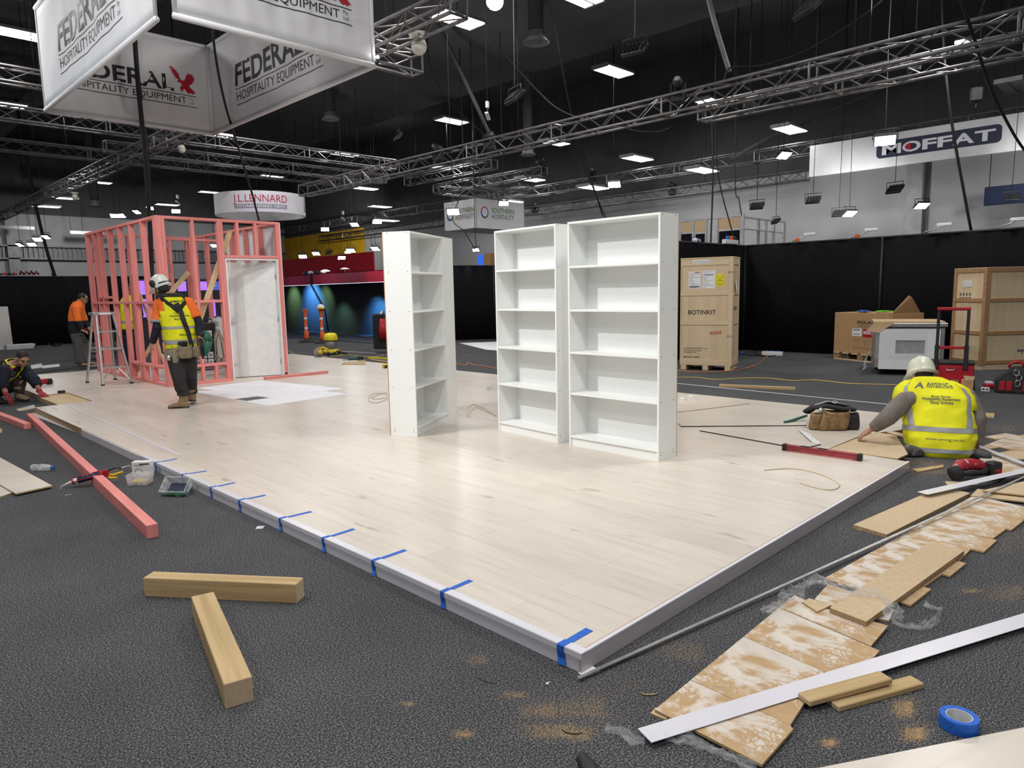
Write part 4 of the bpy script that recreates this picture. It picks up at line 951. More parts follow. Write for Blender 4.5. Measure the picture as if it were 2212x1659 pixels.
# tool belt heap
p = at(1792, 925, HP)
t = thing('tool_belt', 'brown leather tool belt with black padded strap heaped on the stage', 'tool belt', p, RD(-55))
def pouch(mb, c, w_, d_, h, lean=0.0, n=14):
    rs = []
    for f, k in ((0, .82), (.08, .95), (.4, 1.03), (.8, 1.0), (1, .96)):
        rs.append([V((c[0]+w_/2*k*math.copysign(abs(cos(a))**.6, cos(a))+lean*f, c[1]+d_/2*k*math.copysign(abs(sin(a))**.6, sin(a)), c[2]+h*f+(.035*cos(a)**2-.02 if f == 1 else 0))) for a in [2*pi*i/n for i in range(n)]])
    rs.append([V((q.x*.86+c[0]*.14, q.y*.8+c[1]*.2, c[2]+h*.55)) for q in rs[-1]])
    return mb.rings(rs, sm=True)
pouch(MB(), (.02, -.08, 0), .26, .15, .22, .02).build('leather_pouch', 'leather', t, subs=1)
pouch(MB(), (-.17, -.07, 0), .10, .12, .19, .03).build('leather_pouch', 'leather', t, subs=1)
pouch(MB(), (-.10, -.12, 0), .09, .08, .17, .05).build('hammer_holster', 'leather', t)
pouch(MB(), (.20, -.02, 0), .15, .16, .18, -.02).build('nylon_pouch', 'work_black', t, subs=1)
r = MB(); r.tube([(-.22, -.02, .17), (-.14, .05, .21), (.0, .09, .235), (.15, .07, .22), (.20, .0, .19), (.12, -.05, .20), (-.05, -.03, .23), (-.18, -.02, .21)], .048, 8, closed=True, flat=.5, up=(0, 0, 1)); r.build('padded_belt', 'work_black', t)
r = MB(); r.tube([(-.15, .0, .235), (-.02, .05, .265), (.16, .02, .235)], .02, 6, flat=.25, up=(0, 0, 1)); r.tube([(-.2, -.02, .20), (-.05, -.05, .24), (.12, -.06, .21)], .02, 6, flat=.25, up=(0, 0, 1)); r.build('webbing', 'grey_plastic', t)
MB().tube([(.05+.025*cos(a),   .03+.018*sin(a), .26+.008*sin(a)) for a in [i*2*pi/12 for i in range(12)]], .004, 6, closed=True).build('buckle', 'alu', t)
MB().tube([(-.13, -.08, .13), (-.11, -.10, .22)], [.012, .016], 8).build('tool_handle', 'alu', t)
a, b_ = at(1694, 916, HP), at(1742, 908, HP)
tag(MB().tube([a+V((0, 0, .018)), a.lerp(b_, .3)+V((0, 0, .02)), b_+V((0, 0, .05))], [.012, .017, .014], 10).build('trim_tool', 'tool_green'), 'green handled tool poking out from the leather tool belt', 'hand tool')
# loose strap coils
cord('flat beige packing strap curled on the stage near the spirit level', [(1650, 1016), (1680, 1013), (1712, 1012), (1750, 1018), (1790, 1032), (1812, 1046), (1805, 1056), (1780, 1057), (1750, 1050), (1728, 1043)], .0042, 'strap_beige', HP, 'packing_strap', 'strap')
cord('beige strap ends poking out left of the middle bookcase', [(1072, 900), (1050, 884), (1025, 874), (1013, 880), (1010, 893), (1012, 902), (1018, 888), (1030, 880), (1052, 890), (1072, 897)], .0042, 'strap_beige', HP, 'packing_strap', 'strap')
cord('beige strap tangle on the stage beside the turned bookcase', [(836, 862), (815, 870), (797, 866), (803, 852), (830, 850), (838, 858), (815, 862), (803, 858), (836, 848)], .0042, 'strap_beige', HP, 'packing_strap', 'strap')
for i, (x, y) in enumerate(((1474, 862), (1492, 857))):
    p = at(x, y+2, HP); o = MB().bx(-.035, .035, -.02, .02, 0, .03, ch=.003).build('white_block', 'white_plastic'); o.location = p; o.rotation_euler = (0, 0, -1.2)
    tag(o, ('white plastic block on the stage, closer to the widest bookcase', 'white plastic block on the stage, the one further from the widest bookcase')[i], 'block')
board('laminate_plank', 'loose laminate plank on the stage, its dark edge running towards the spirit level', 'board', [(204, 428), (838, 541), (955, 512), (330, 412)], q7, HP, .010, 'laminate_loose', 'black')
board('laminate_plank', 'loose laminate plank on the stage in front of the leather tool belt', 'board', [(76, 386), (90, 402), (866, 396), (866, 372), (76, 372)], q7, HP, .010, 'laminate_loose', 'black')
board('laminate_plank', 'loose laminate plank on the stage furthest back beside the widest bookcase', 'board', [(60, 316), (516, 262), (470, 252), (40, 300)], q7, HP, .008, 'laminate_loose', 'chip_edge')
board('plastic_strip', 'short clear plastic strip lying over the laminate plank near the tool belt', 'strip', [(815, 425), (905, 505), (965, 515), (868, 440)], q7, HP+.0105, .002, 'mute_white', 'mute_white')
board('plan_sheet', 'big white drawing sheet on the stage in front of the white door, lower one', 'paper', [(417, 846), (581, 876), (752, 850), (600, 834)], None, HP, .0012, 'paper', 'paper')
board('plan_sheet', 'big white drawing sheet on the stage in front of the white door, upper one', 'paper', [(425, 838), (563, 822), (747, 839), (582, 858)], None, HP+.0014, .0012, 'paper', 'paper')
board('title_block', 'dark printed panel on the lower drawing sheet', 'print', [(507, 862), (533, 866), (582, 859), (556, 856)], None, HP+.0016, .0006, 'ink_grey', 'ink_grey')
# red cordless saw by the sitting worker
p = at(2094, 1030, .012)
t = thing('cordless_saw', 'paint-spattered red and black cordless power tool on the dusty plank', 'power tool', p, RD(-38))
mat('tool_red_used', (.34, .02, .03), (.55, .42, .42), 30, rough=.55, thr=(.60, .66))
MB().tube([(-.15, -.03, .075), (-.08, 0, .095), (.02, .01, .098), (.09, 0, .085), (.11, -.01, .06)], [.035, .048, .048, .042, .03], 14, flat=.95).build('motor_housing', 'tool_red_used', t)
MB().tube([(-.16, -.06, .05), (-.05, -.07, .045), (.06, -.06, .045), (.12, -.03, .06)], [.022, .021, .022, .026], 12).build('grip', 'black', t)
MB().lathe([(.03, -.04), (.055, -.034), (.055, .02), (.04, .03)], (-.17, -.07, .058), M4.Rotation(1.2, 3, 'Y'), 22).build('head_cover', 'rubber', t)
MB().box((.17, -.03, .062), (.10, .085, .115), M4.Rotation(.1, 3, 'Z'), 0, .012).build('battery', 'black', t)
MB().box((.172, -.0745, .055), (.055, .003, .028), M4.Rotation(.1, 3, 'Z')).build('battery_badge', 'tool_red', t)
MB().tube([(.02, -.10, .006), (.10, -.13, .006), (.22, -.07, .008), (.28, -.03, .006)], .009, 6).build('guard', 'black', t)
# black tool just entering the bottom edge
p = at(1268, 1678, 0); t = thing('drill', 'black and teal tool cut off by the bottom picture edge', 'power tool', p, YAW+pi+.25)
MB().lathe([(.012, -.055), (.020, -.045), (.024, -.02), (.024, .0), (.030, .004), (.031, .035), (.029, .05)], (0, 0, .033), M4.Rotation(pi/2, 3, 'Y'), 16, sm=False).build('chuck', 'black', t)
MB().tube([(.05, 0, .033), (.10, 0, .036), (.19, -.01, .040)], [.030, .034, .033], 14).build('body', 'teal', t); MB().tube([(.13, 0, .04), (.15, -.06, .035), (.16, -.12, .03)], [.024, .021, .024], 10).build('grip', 'black', t)
MB().lathe([(.0325, .058), (.0335, .062), (.0335, .070), (.0325, .074)], (0, 0, .034), M4.Rotation(pi/2, 3, 'Y'), 16, sm=False).build('collar_ring', 'grey_plastic', t)
# ================================================================== LEFT: clutter on the carpet
p = at(92, 1017, 0); d = (at(112, 1018, 0)-at(72, 1018, 0)).normalized()
t = thing('water_bottle', 'crushed clear plastic bottle with a blue cap lying on the carpet', 'bottle', (p.x, p.y, .03), math.atan2(d.y, d.x))
MB().lathe([(.012, -.10), (.030, -.094), (.033, -.06), (.025, -.045), (.033, -.03), (.033, .02), (.026, .035), (.032, .05), (.018, .085), (.013, .09)], (0, 0, 0), M4.Rotation(pi/2, 3, 'Y'), 14).build('bottle_body', 'clear_plastic', t)
MB().lathe([(.017, .088), (.017, .11), (.015, .112)], (0, 0, 0), M4.Rotation(pi/2, 3, 'Y'), 14).build('cap', 'strap_blue', t)
# caulking gun across the pink timber
a, b_ = at(160, 1040, .05), at(262, 1012, .125)
t = thing('caulking_gun', 'red caulking gun with a dark sealant cartridge resting across the long pink timber', 'caulking gun', a, rot=Euler((0, -math.asin((b_-a).normalized().z), math.atan2((b_-a).y, (b_-a).x))))
Rx = M4.Rotation(pi/2, 3, 'Y')
MB().lathe([(.024, .0), (.025, .002), (.025, .19), (.024, .195)], (0, 0, 0), Rx, 18).build('cartridge', 'ink_navy', t)
MB().lathe([(.0254, .0), (.0254, .03)], (0, 0, 0), Rx, 18).build('cartridge_collar', 'off_white', t)
r = MB()
for k in range(3): r.bx(.07+k*.03, .085+k*.03, -.012, .012, .0245, .0258)
r.build('cartridge_print', 'paper', t)
MB().tube([(0, 0, 0), (-.03, 0, 0), (-.10, 0, -.012), (-.105, 0, -.016)], [.012, .011, .004, .003], 10).build('nozzle', 'off_white', t)
MB().tube([(-.105, 0, -.016), (-.107, 0, -.035), (-.104, 0, -.045)], .003, 6).build('sealant_drip', 'off_white', t)
r = MB(); r.tube([(-.005, .026, 0), (.22, .026, 0)], .004, 6); r.tube([(-.005, -.026, 0), (.22, -.026, 0)], .004, 6); r.lathe([(.028, -.008), (.028, -.002)], (0, 0, 0), Rx, 18); r.lathe([(.028, .195), (.028, .215)], (0, 0, 0), Rx, 18); r.tube([(0, 0, .028), (.2, 0, .028)], .008, 6, flat=.4); r.build('cradle', 'tool_red', t)
MB().box((.235, 0, -.005), (.05, .022, .06), None, 0, .006).build('trigger_body', 'tool_red', t)
MB().tube([(.25, 0, .0), (.33, 0, .002), (.42, 0, .006), (.43, 0, -.03)], .004, 6).build('plunger_rod', 'alu', t)
MB().tube([(.25, 0, -.02), (.29, .0, -.035), (.36, 0, -.03)], [.009, .012, .010], 8).build('handle', 'tool_yellow', t)
MB().tube([(.245, 0, -.03), (.26, -.01, -.05), (.31, -.015, -.062)], [.008, .010, .008], 8).build('trigger', 'tool_yellow', t)
MB().tube([(.255, 0, .012), (.31, 0, .018), (.36, 0, .0)], [.006, .007, .006], 6).build('release_lever', 'black', t)
p = at(306, 1032, 0); t = thing('product_box', 'small white printed box standing behind the clear tub', 'box', (p.x, p.y, 0), RD(-42))
MB().bx(-.075, .075, 0, .07, 0, .135, ch=.001).build('carton', 'white_plastic', t); text('print', 'WIPES', 'ink_grey', t, (-.055, 0, .10), FX, FZ, .014, width=.08); MB().tube([(-.02+.03*cos(a), -.001, .05+.03*sin(a)) for a in [i*.3 for i in range(21)]], .002, 6, closed=True).build('print', 'ink_grey', t)
MB().bx(-.01, .07, -.001, 0, .112, .122).build('print', 'ink', t)
def tub(label, p, rz, tilt, w_, d_, h, content=None):
    t = thing('plastic_tub', label, 'tub', p, rot=Euler((tilt, 0, rz)))
    rs = []
    for z, k in ((0, .86), (.004, .88), (h, 1.0), (h+.003, 1.06), (h+.003, .97), (.008, .84)):
        rs.append([V((sx*w_/2*k, sy*d_/2*k, z)) for sx, sy in ((-1, -1), (1, -1), (1, 1), (-1, 1))])
    MB().rings(rs).build('tub_wall', 'clear_plastic', t)
    if content: MB().bx(-w_*.36, w_*.36, -d_*.32, d_*.32, .012, h*.42, ch=.004).build('contents', content, t)
    return t
tub('clear plastic tub of yellow fixings next to the caulking gun', at(304, 1046, 0), RD(-40), 0, .17, .13, .085, 'tool_yellow')
tt = tub('clear plastic tub tipped on its side on the green bag', at(388, 1058, .03), RD(-52), .75, .20, .13, .08, 'ink_navy')
clear('film_green', .35, .1, (.05, .22, .08))
film('crumpled green and clear bag on the carpet by the stage edge', [(350, 1069), (372, 1068), (398, 1071), (416, 1060)], .12, .05, 0, 31, name='plastic_bag', m='film_green')
p = at(380, 1067, 0); tag(MB().prism([at(350, 1069, .012), at(398, 1070, .012), at(408, 1064, .03), at(370, 1064, .02)], .004).build('bag_label', 'tool_green'), 'green printed wrapper flat under the tipped clear tub', 'wrapper')

# step ladder
t = thing('step_ladder', 'aluminium platform step ladder standing on the stage before the pink framing', 'ladder', (3.54, 13.44, HP), 0)
tops = [(-.13, .10), (-.13, -.10), (.13, -.10), (.13, .10)]; ft = [(-.25, .33), (-.19, -.36), (.23, -.44), (.22, .44)]
LH = 1.20
for (a0, b0), (a1, b1) in zip(tops, ft):
    MB().bar((a1, b1, .01), (a0, b0, LH-.03), .055, .028, up=(1, 0, 0), ch=.003).build('leg', 'alu', t)
for a1, b1 in ft: MB().box((a1, b1, .012), (.045, .07, .024), None, 0, .004).build('foot', 'rubber', t)
MB().box((0, 0, LH-.01), (.36, .30, .05), None, 0, .008).build('top_platform', 'alu', t)
def lp(i, f): return V((ft[i][0]+(tops[i][0]-ft[i][0])*f, ft[i][1]+(tops[i][1]-ft[i][1])*f, LH*f))
for f in (.24, .50, .74):
    a, b_ = lp(1, f), lp(2, f); MB().bar(a+V((0, .03, 0)), b_+V((0, .03, 0)), .085, .028, ch=.003).build('step', 'alu', t)
    if f != .74: a, b_ = lp(0, f), lp(3, f); MB().bar(a, b_, .03, .02, ch=.003).build('rear_rail', 'alu', t)
    if f == .50:
        for i, j in ((0, 1), (3, 2)): MB().bar(lp(i, .46), lp(j, .46), .012, .02).build('spreader', 'alu', t)
for i, j, s in ((1, 2, 1), (2, 1, 1)): MB().bar(lp(i, .05), lp(i, .22).lerp(lp(j, .22), .33), .02, .012, up=(0, 1, 0)).build('knee_brace', 'alu', t)
MB().box((0, -.153, LH-.01), (.17, .002, .03), None).build('top_label', 'paper', t)

for (pa, pb), lb in ((((-60, 488), (74, 495)), 'white linear fitting on the grey wall at the picture edge, above four floodlights'), (((150, 502), (182, 504)), 'white linear fitting on the grey wall partly behind the pink framing')):
    a, b_ = ony(*pa, 37.5), ony(*pb, 37.5); t = thing('linear_light', lb, 'ceiling light', a); MB().bx(0, b_.x-a.x+(.8 if pa[0] > 0 else 0), -.12, .12, -.08, .08, ch=.02).build('casing', 'white_plastic', t)
    for f in (.1, .9): MB().tube([((b_.x-a.x)*f, 0, .08), ((b_.x-a.x)*f, 0, CZ-.005-a.z)], .01, 5).build('hanging_wire', 'cable', t)
# gear behind the framing
p = at(440, 800, HP)
t = thing('power_rack', 'black power distribution rack with rows of white sockets inside the pink framing', 'power rack', (p.x, p.y, HP), RD(-30))
MB().bx(-.27, .22, 0, .4, .05, .92, ch=.012).build('casing', 'black', t)
for zz in (.10, .24, .66):
    for x in (-.21, -.09, .03, .15): 
        w_ = MB(); w_.bx(x-.05, x+.05, -.004, 0, zz, zz+.12, ch=.004); o = w_.build('outlet_plate', 'white_plastic', t)
        MB().lathe([(.034, 0), (.034, .006), (.02, .006)], (x, -.004, zz+.06), M4.Rotation(pi/2, 3, 'X'), 14).build('outlet', 'grey_plastic', o)
MB().bx(-.25, .20, -.004, 0, .40, .60, ch=.003).build('breaker_panel', 'black_gloss', t)
MB().tube([(-.25, .1, .92), (-.25, .1, 1.0), (.2, .1, 1.0), (.2, .1, .92)], .014, 8).build('handle', 'black', t)
for x in (-.24, .19): MB().lathe([(.05, -.02), (.05, .02)], (x, .06, .05), Rx, 16, sm=False).build('wheel', 'rubber', t)
p = at(476, 798, HP)
t = thing('cable_bundle', 'hank of pale cables hanging beside the black power rack', 'cables', (p.x, p.y, HP), RD(-30))
rnd = random.Random(4)
for i in range(9):
    a = rnd.uniform(-.03, .03); MB().tube([(a, .02, .78), (a*2-.08, 0, .55+a), (-.10+a*2, -.02, .3), (a*3, -.03, .08+rnd.random()*.08), (.12+a*2, -.01, .25), (.06+a, .01, .6), (a, .02, .78)], .007, 6).build('cable', 'strap_beige' if i % 3 else 'cable', t)
p = at(473, 789, HP); t = thing('socket_sheet', 'white upright panel with sockets behind the cable hank', 'panel', (p.x, p.y, HP), RD(-25)); MB().bx(-.14, .14, 0, .02, 0, 1.0).build('panel', 'mute_white', t)
for z in (.72, .88): MB().bx(-.05, .05, -.02, 0, z-.04, z+.05, ch=.006).build('socket', 'grey_plastic', t)
# purple lit kiosk further back
a, b_ = ony(298, 640, 21.0), ony(480, 640, 21.0)
t = thing('display_kiosk', 'dark kiosk with purple lit screens seen through the pink framing', 'kiosk', (a.x, 21.0, 0))
kw = b_.x-a.x; MB().bx(0, kw, 0, .5, 0, 2.05, ch=.01).build('casing', 'booth_wall', t)
for u0, u1, z0, z1, m_ in ((.0, .17, 1.62, 2.0, 'screen_purple'), (.46, .56, 1.70, 1.98, 'screen_purple'), (.72, .83, 1.72, 1.97, 'screen_purple'), (.84, .98, 1.72, 1.97, 'screen_blue'), (.03, .12, 1.0, 1.5, 'screen_purple'), (.82, .90, .95, 1.45, 'screen_purple')):
    MB().bx(u0*kw, u1*kw, -.02, 0, z0, z1).build('screen', m_, t)
for u in (.50, .76, .88): MB().bx(u*kw, (u+.05)*kw, -.024, -.021, 1.84, 1.87).build('screen_text', 'paper', t)
for z, rr in ((.85, .1), (.5, .12)): MB().lathe([(rr, 0), (rr, .02), (rr*.4, .02)], (.93*kw, -.0, z), M4.Rotation(pi/2, 3, 'X'), 20).build('dial', 'grey_plastic', t)
# work trolley by the orange hoodie
p = at(212, 776, 0); t = thing('work_trolley', 'dark trolley stacked with tools behind the step ladder', 'trolley', (p.x, p.y, 0), .1)
for z in (.15, .72): MB().bx(-.38, .38, -.2, .2, z, z+.04, ch=.006).build('shelf', 'black', t)
for x in (-.35, .35):
    for y in (-.17, .17): MB().bx(x-.02, x+.02, y-.02, y+.02, 0, .76).build('leg', 'tool_green', t)
MB().box((-.12, 0, .81), (.36, .28, .1), None, 0, .02).build('tool_case', 'tool_red', t); MB().box((.2, 0, .79), (.26, .25, .06), None, 0, .02).build('tool_tray', 'grey_plastic', t)
# odds and ends at the black drape behind the kneeling worker
p = at(10, 755, 0); t = thing('metal_panel', 'grey sheet-metal panel leaning on the black drape behind the kneeling worker', 'panel', (p.x, p.y, 0), rot=Euler((-.10, 0, .05))); MB().bx(-.8, .24, -.01, .02, 0, 1.36, ch=.003).build('sheet', 'steel', t); MB().bx(-.8, .24, -.016, -.011, .0, .06).build('bottom_fold', 'alu', t)
p = at(42, 753, 0); t = thing('sheet_stack', 'low stack of pale sheets on the floor beside the leaning metal panel', 'stack', (p.x, p.y, 0), .02)
for k in range(3): MB().bx(-.38, .34+.03*k, -.25, .25, k*.05, k*.05+.04, ch=.003).build('sheet', 'mute_white', t)
for k, (pts, lb) in enumerate((([(66, 789), (90, 785), (92, 793), (68, 796)], 'left one of two pale offcuts'), ([(90, 790), (128, 786), (129, 791), (92, 795)], 'right one of two pale offcuts'))):
    board('pale_offcut', lb+' lying on the carpet behind the kneeling worker', 'board', pts, None, 0, .01, 'mute_white', 'mute_white')
board('rubber_mat', 'dark mat rolled flat along the carpet behind the kneeling worker', 'mat', [(70, 799), (165, 789), (166, 794), (78, 806)], None, 0, .012, 'rubber', 'rubber')
cord('dark cables heaped at the foot of the black drape behind the kneeling worker', [(104, 744), (112, 741), (122, 744), (132, 742), (126, 746), (112, 746)], .03, 'cable')
for px, lb in ((62, 'red rigging winch on top of the drape rail, the bulky one'), (14, 'red strap bundle on top of the drape rail at the picture edge')):
    p = ony(px, 594, 28.3); t = thing('rigging_gear', lb, 'rigging', (p.x, 28.3, 2.35))
    for k in range(4): MB().tube([(-.25+k*.14, 0, .04), (-.2+k*.14, 0, .16 if px > 30 else .08), (-.13+k*.14, 0, .04)], .035, 6).build('strap', 'tool_red' if k % 2 else 'black', t)

# ================================================================== CENTRE BACK: booth and its surroundings
HX = 13.4
b0, b1 = onx(600, 618, HX), onx(832, 612, HX)
t0 = onx(600, 597, HX)
zb, zt = b0.z, t0.z
t = thing('exhibition_booth', 'dark exhibition booth with a magenta header, lit blue and green inside', 'booth', (14.8, b1.y, 0))
MB().bx(14.8, 14.9, b1.y-1.5, b0.y+3, 0, zb+.1).build('back_panel', 'booth_wall', t, True)
MB().bx(HX, HX+.06, b1.y-1.5, b0.y+2.5, zb, zt).build('header', 'booth_head', t, True)
MB().bx(HX, 14.8, b1.y-1.5, b0.y+2.5, zt-.02, zt-.001).build('soffit', 'booth_wall', t, True)
MB().bx(HX-.004, HX+.02, b1.y-1.5, b0.y+2.5, zb-.015, zb-.001).build('light_line', emat('line_glow', (.7, .85, 1), 1.0), t, True)
MB().bx(HX-1.2, 14.8, b1.y-1.5, b0.y+2.5, .001, .02).build('booth_carpet', 'booth_wall', t, True)
a = onx(672, 610, HX-.05); r = MB(); r.tube([(HX-.03, a.y, zt+.05), (HX-.03, a.y, zb), (HX+.4, a.y-.1, 1.0), (HX+.5, a.y-.15, .03)], .02, 6); r.tube([(HX-.02, a.y+.08, zt), (HX-.02, a.y+.1, zb), (HX+.45, a.y, .9), (HX+.5, a.y-.1, .03)], .015, 6); r.build('cable_drop', 'cable', t, True)
for px, py, colr, pw, sp in ((632, 622, (.55, 1, .35), 200, 1.3), (672, 622, (.12, .45, 1), 900, 1.7), (700, 622, (.55, 1, .4), 130, 1.3), (820, 690, (.1, .45, 1), 420, 1.9), (742, 700, (.4, .9, .5), 70, 1.6)):
    q = onx(px, py, 14.75); lamp('booth_lamp', 'SPOT', (HX+.55, q.y, (zb+.05) if py < 650 else 1.3), pw, colr, .05, target=(14.8, q.y, q.z-.5 if py < 650 else q.z), spot=sp, blend=1)
q = onx(815, 600, HX); lamp('booth_lamp', 'SPOT', (HX-1.6, q.y, zt+.8), 130, (1, .1, .25), .1, target=(HX, q.y, zb+.15), spot=1.0, blend=1)
q = onx(640, 600, HX); lamp('booth_lamp', 'SPOT', (HX-1.2, q.y, zt+.6), 9, (.8, .3, .9), .1, target=(HX, q.y, zb+.15), spot=1.0, blend=1)
a, b_ = onx(788, 613, 14.7), onx(834, 649, 14.7)
t = thing('television', 'switched-off black screen on the booth wall next to the turned bookcase', 'television', (14.72, a.y, 1.2)); MB().bx(14.68, 14.76, a.y, b_.y, b_.z, a.z, ch=.01).build('bezel', 'black', t, True); MB().bx(14.674, 14.68, a.y-.03, b_.y+.03, b_.z+.03, a.z-.03).build('screen', 'black', t, True)
MB().bx(14.755, 14.799, a.y-.3, b_.y+.3, b_.z+.1, a.z-.1).build('wall_bracket', 'black', t, True)
a, b_ = onx(600, 563, 16.0), onx(801, 604, 16.0)
t = thing('red_hoarding', 'long red hoarding panel above the booth, under the yellow wall', 'hoarding', (16.0, b_.y, 0)); MB().bx(16.0, 16.08, b_.y-.2, a.y+.5, 1.9, a.z).build('panel', 'red_wall', t, True)
for y in (b_.y, a.y): MB().bx(16.08, 16.16, y-.04, y+.04, 0, a.z-.05).build('post', 'steel_grey', t, True)
for k, (px, py) in enumerate(((703, 586), (745, 582), (675, 592))):
    p = onx(px, py, HX+.1); lb = ('lit white lamp disc on the booth header', 'unlit pale lamp disc on the booth header, towards the bookcase', 'jumble of plugs and cables on top of the booth header')[k]
    t = thing(('booth_spotlight', 'booth_spotlight', 'plug_cluster')[k], lb, 'lamp' if k < 2 else 'plugs', (p.x, p.y, zt))
    if k < 2: MB().lathe([(.05, p.z-zt+.06), (.16, p.z-zt+.02), (.17, p.z-zt)], (0, 0, 0), None, 16).build('lamp_head', 'tube_dim' if k == 0 else 'mute_white', t); MB().tube([(0, 0, 0), (0, 0, p.z-zt+.04)], .015, 6).build('stalk', 'alu', t)
    else:
        for i in range(6): MB().box((random.Random(i).uniform(-.1, .1), -.7+i*.25, .06), (.15, .2, .12), None, 0, .03).build('plug', ('mute_white', 'black', 'strap_blue')[i % 3], t)
# delineator posts, hard hat
def delineator(px, py, label):
    p = at(px, py, 0); t = thing('delineator_post', label, 'bollard', (p.x, p.y, 0), -.8, group='orange delineator posts')
    MB().lathe([(.26, 0), (.26, .03), (.12, .07), (.06, .10), (.05, .11)], n=10, sm=False).build('rubber_base', 'rubber', t)
    MB().lathe([(.065, .10), (.072, .13), (.072, .33), (.05, .35), (.048, .96), (.05, .98)], n=18).build('tube', 'orange_plastic', t)
    for z in (.42, .74): MB().lathe([(.0515, z), (.0525, z+.005), (.0525, z+.065), (.0515, z+.07)], n=18).build('reflective_band', 'white_plastic', t)
    MB().box((0, 0, 1.02), (.15, .08, .10), None, 0, .02).build('top_cap', 'orange_plastic', t); MB().box((0, -.042, 1.03), (.07, .004, .012), None).build('grip_slot', 'black', t)
    return p
delineator(663, 739, 'orange bollard post with bare top, further left of the pair'); pp = delineator(697, 741, 'orange bollard post with a hard hat on its top')
t = thing('hard_hat', 'white and yellow hard hat perched on an orange bollard post', 'helmet', (pp.x, pp.y, 1.07))
MB().ell((0, 0, .04), (.12, .10, .12), zmin=0).build('shell', 'white_plastic', t); MB().lathe([(.122, .0), (.126, .02), (.118, .06)]).build('brim_band', 'tool_yellow', t)
# vacuum cleaner
p = at(716, 766, 0); t = thing('vacuum_cleaner', 'yellow and steel wet-dry vacuum standing just past the stage edge', 'vacuum', (p.x, p.y, 0), -.7)
MB().lathe([(.15, .12), (.165, .14), (.165, .34), (.16, .36)], n=22).build('drum', 'steel', t)
MB().lathe([(.17, .36), (.178, .38), (.17, .48), (.13, .54), (.05, .555)], n=22).build('motor_head', 'vac_yellow', t)
MB().lathe([(.172, .345), (.176, .37)], n=22).build('seal_ring', 'black', t)
MB().lathe([(.20, .05), (.21, .09), (.18, .14)], n=14).build('chassis', 'vac_yellow', t)
for a in (0.5, 2.1, 3.7, 5.3): MB().lathe([(.03, -.018), (.045, -.015), (.045, .015), (.03, .018)], (.20*cos(a), .20*sin(a), .046), Rx, 12).build('castor', 'black', t)
MB().tube([(.15, -.1, .10), (.32, -.28, .06), (.45, -.42, .05)], .022, 8).build('hose', 'black', t); MB().tube([(-.12, 0, .50), (-.1, 0, .58), (.1, 0, .58), (.12, 0, .5)], .012, 8).build('handle', 'black', t)
# yellow circular saw on the stage
p = at(694, 771, HP); t = thing('circular_saw', 'yellow and grey circular saw on the stage in front of the vacuum', 'power tool', p, -.5)
MB().bx(-.17, .17, -.08, .06, 0, .01).build('base_plate', 'steel', t)
MB().lathe([(.10, -.03), (.115, -.02), (.115, .0), (.10, .01)], (-.05, 0, .10), M4.Rotation(pi/2, 3, 'X'), 20).build('blade_guard', 'grey_plastic', t)
MB().tube([(-.02, .0, .12), (-.02, -.16, .12)], [.065, .05], 14).build('motor', 'tool_yellow', t); MB().tube([(-.04, -.06, .20), (.05, -.06, .225), (.15, -.06, .17), (.17, -.06, .09)], [.03, .026, .026, .03], 10).build('handle', 'tool_yellow', t); MB().box((.16, -.06, .06), (.08, .09, .09), None, 0, .012).build('battery', 'black', t)
board('timber_scrap', 'thin pine offcuts on the stage under the black reciprocating saw', 'stick', [(738, 786), (790, 786), (788, 778), (745, 782)], None, HP, .02, 'pine_x', 'mdf')
a, b_ = at(741, 781, HP+.02), at(783, 778, HP+.02); t = thing('reciprocating_saw', 'black reciprocating saw lying on pine offcuts at the far stage edge', 'power tool', a, math.atan2((b_-a).y, (b_-a).x)); Ls = (b_-a).length
MB().tube([(0, 0, .03), (.12, 0, .035)], .012, 6).build('blade', 'steel', t); MB().tube([(.12, 0, .04), (Ls*.5, 0, .05), (Ls*.75, 0, .055)], [.028, .04, .045], 10).build('body', 'teal', t); MB().tube([(Ls*.72, 0, .05), (Ls*.95, 0, .06), (Ls, 0, .03)], [.04, .035, .04], 10).build('grip', 'black', t)
timber('spirit_level', 'yellow level bar on the carpet partly behind the turned bookcase', 'spirit level', at(797, 774, .0), at(850, 777, .0), .06, .03, 'vac_yellow'); timber('timber_length', 'pine batten on the carpet alongside the yellow level bar', 'timber', at(800, 778, 0), at(850, 786, 0), .06, .03, 'pine_x')
p = at(832, 795, HP); t = thing('tape_measure', 'small yellow and black tape measure at the foot of the turned bookcase', 'tape measure', p, 0); MB().box((0, 0, .04), (.10, .07, .08), None, 0, .015).build('case', 'tool_yellow', t); MB().box((0, -.036, .03), (.08, .004, .05), None).build('grip_pad', 'black', t)
# red and dark wheeled unit half hidden by the turned bookcase
p = at(829, 762, 0); t = thing('wheeled_tank', 'dark wheeled stand with a red tank, half hidden by the turned bookcase', 'trolley', (p.x, p.y, 0), .78)
MB().bx(-.05, .25, -.1, .25, .10, 1.0, ch=.03).build('column', 'rubber', t); MB().tube([(-.11, -.02, .36), (-.12, -.02, .55), (-.11, -.02, .88)], [.07, .10, .07], 12).build('tank', 'tool_red', t); MB().tube([(-.16, 0, 1.0), (.05, 0, 1.06), (.2, 0, 1.04)], .03, 8).build('handle', 'alu', t)
MB().lathe([(.04, -.03), (.10, -.025), (.10, .025), (.04, .03)], (-.05, -.14, .10), M4.Rotation(pi/2, 3, 'X'), 18).build('wheel', 'rubber', t)
board('floor_sheet', 'white sheet spread on the carpet behind the turned bookcase', 'sheet', [(993, 741), (1075, 738), (1078, 757), (1050, 755)], None, 0, .006, 'paper', 'paper')
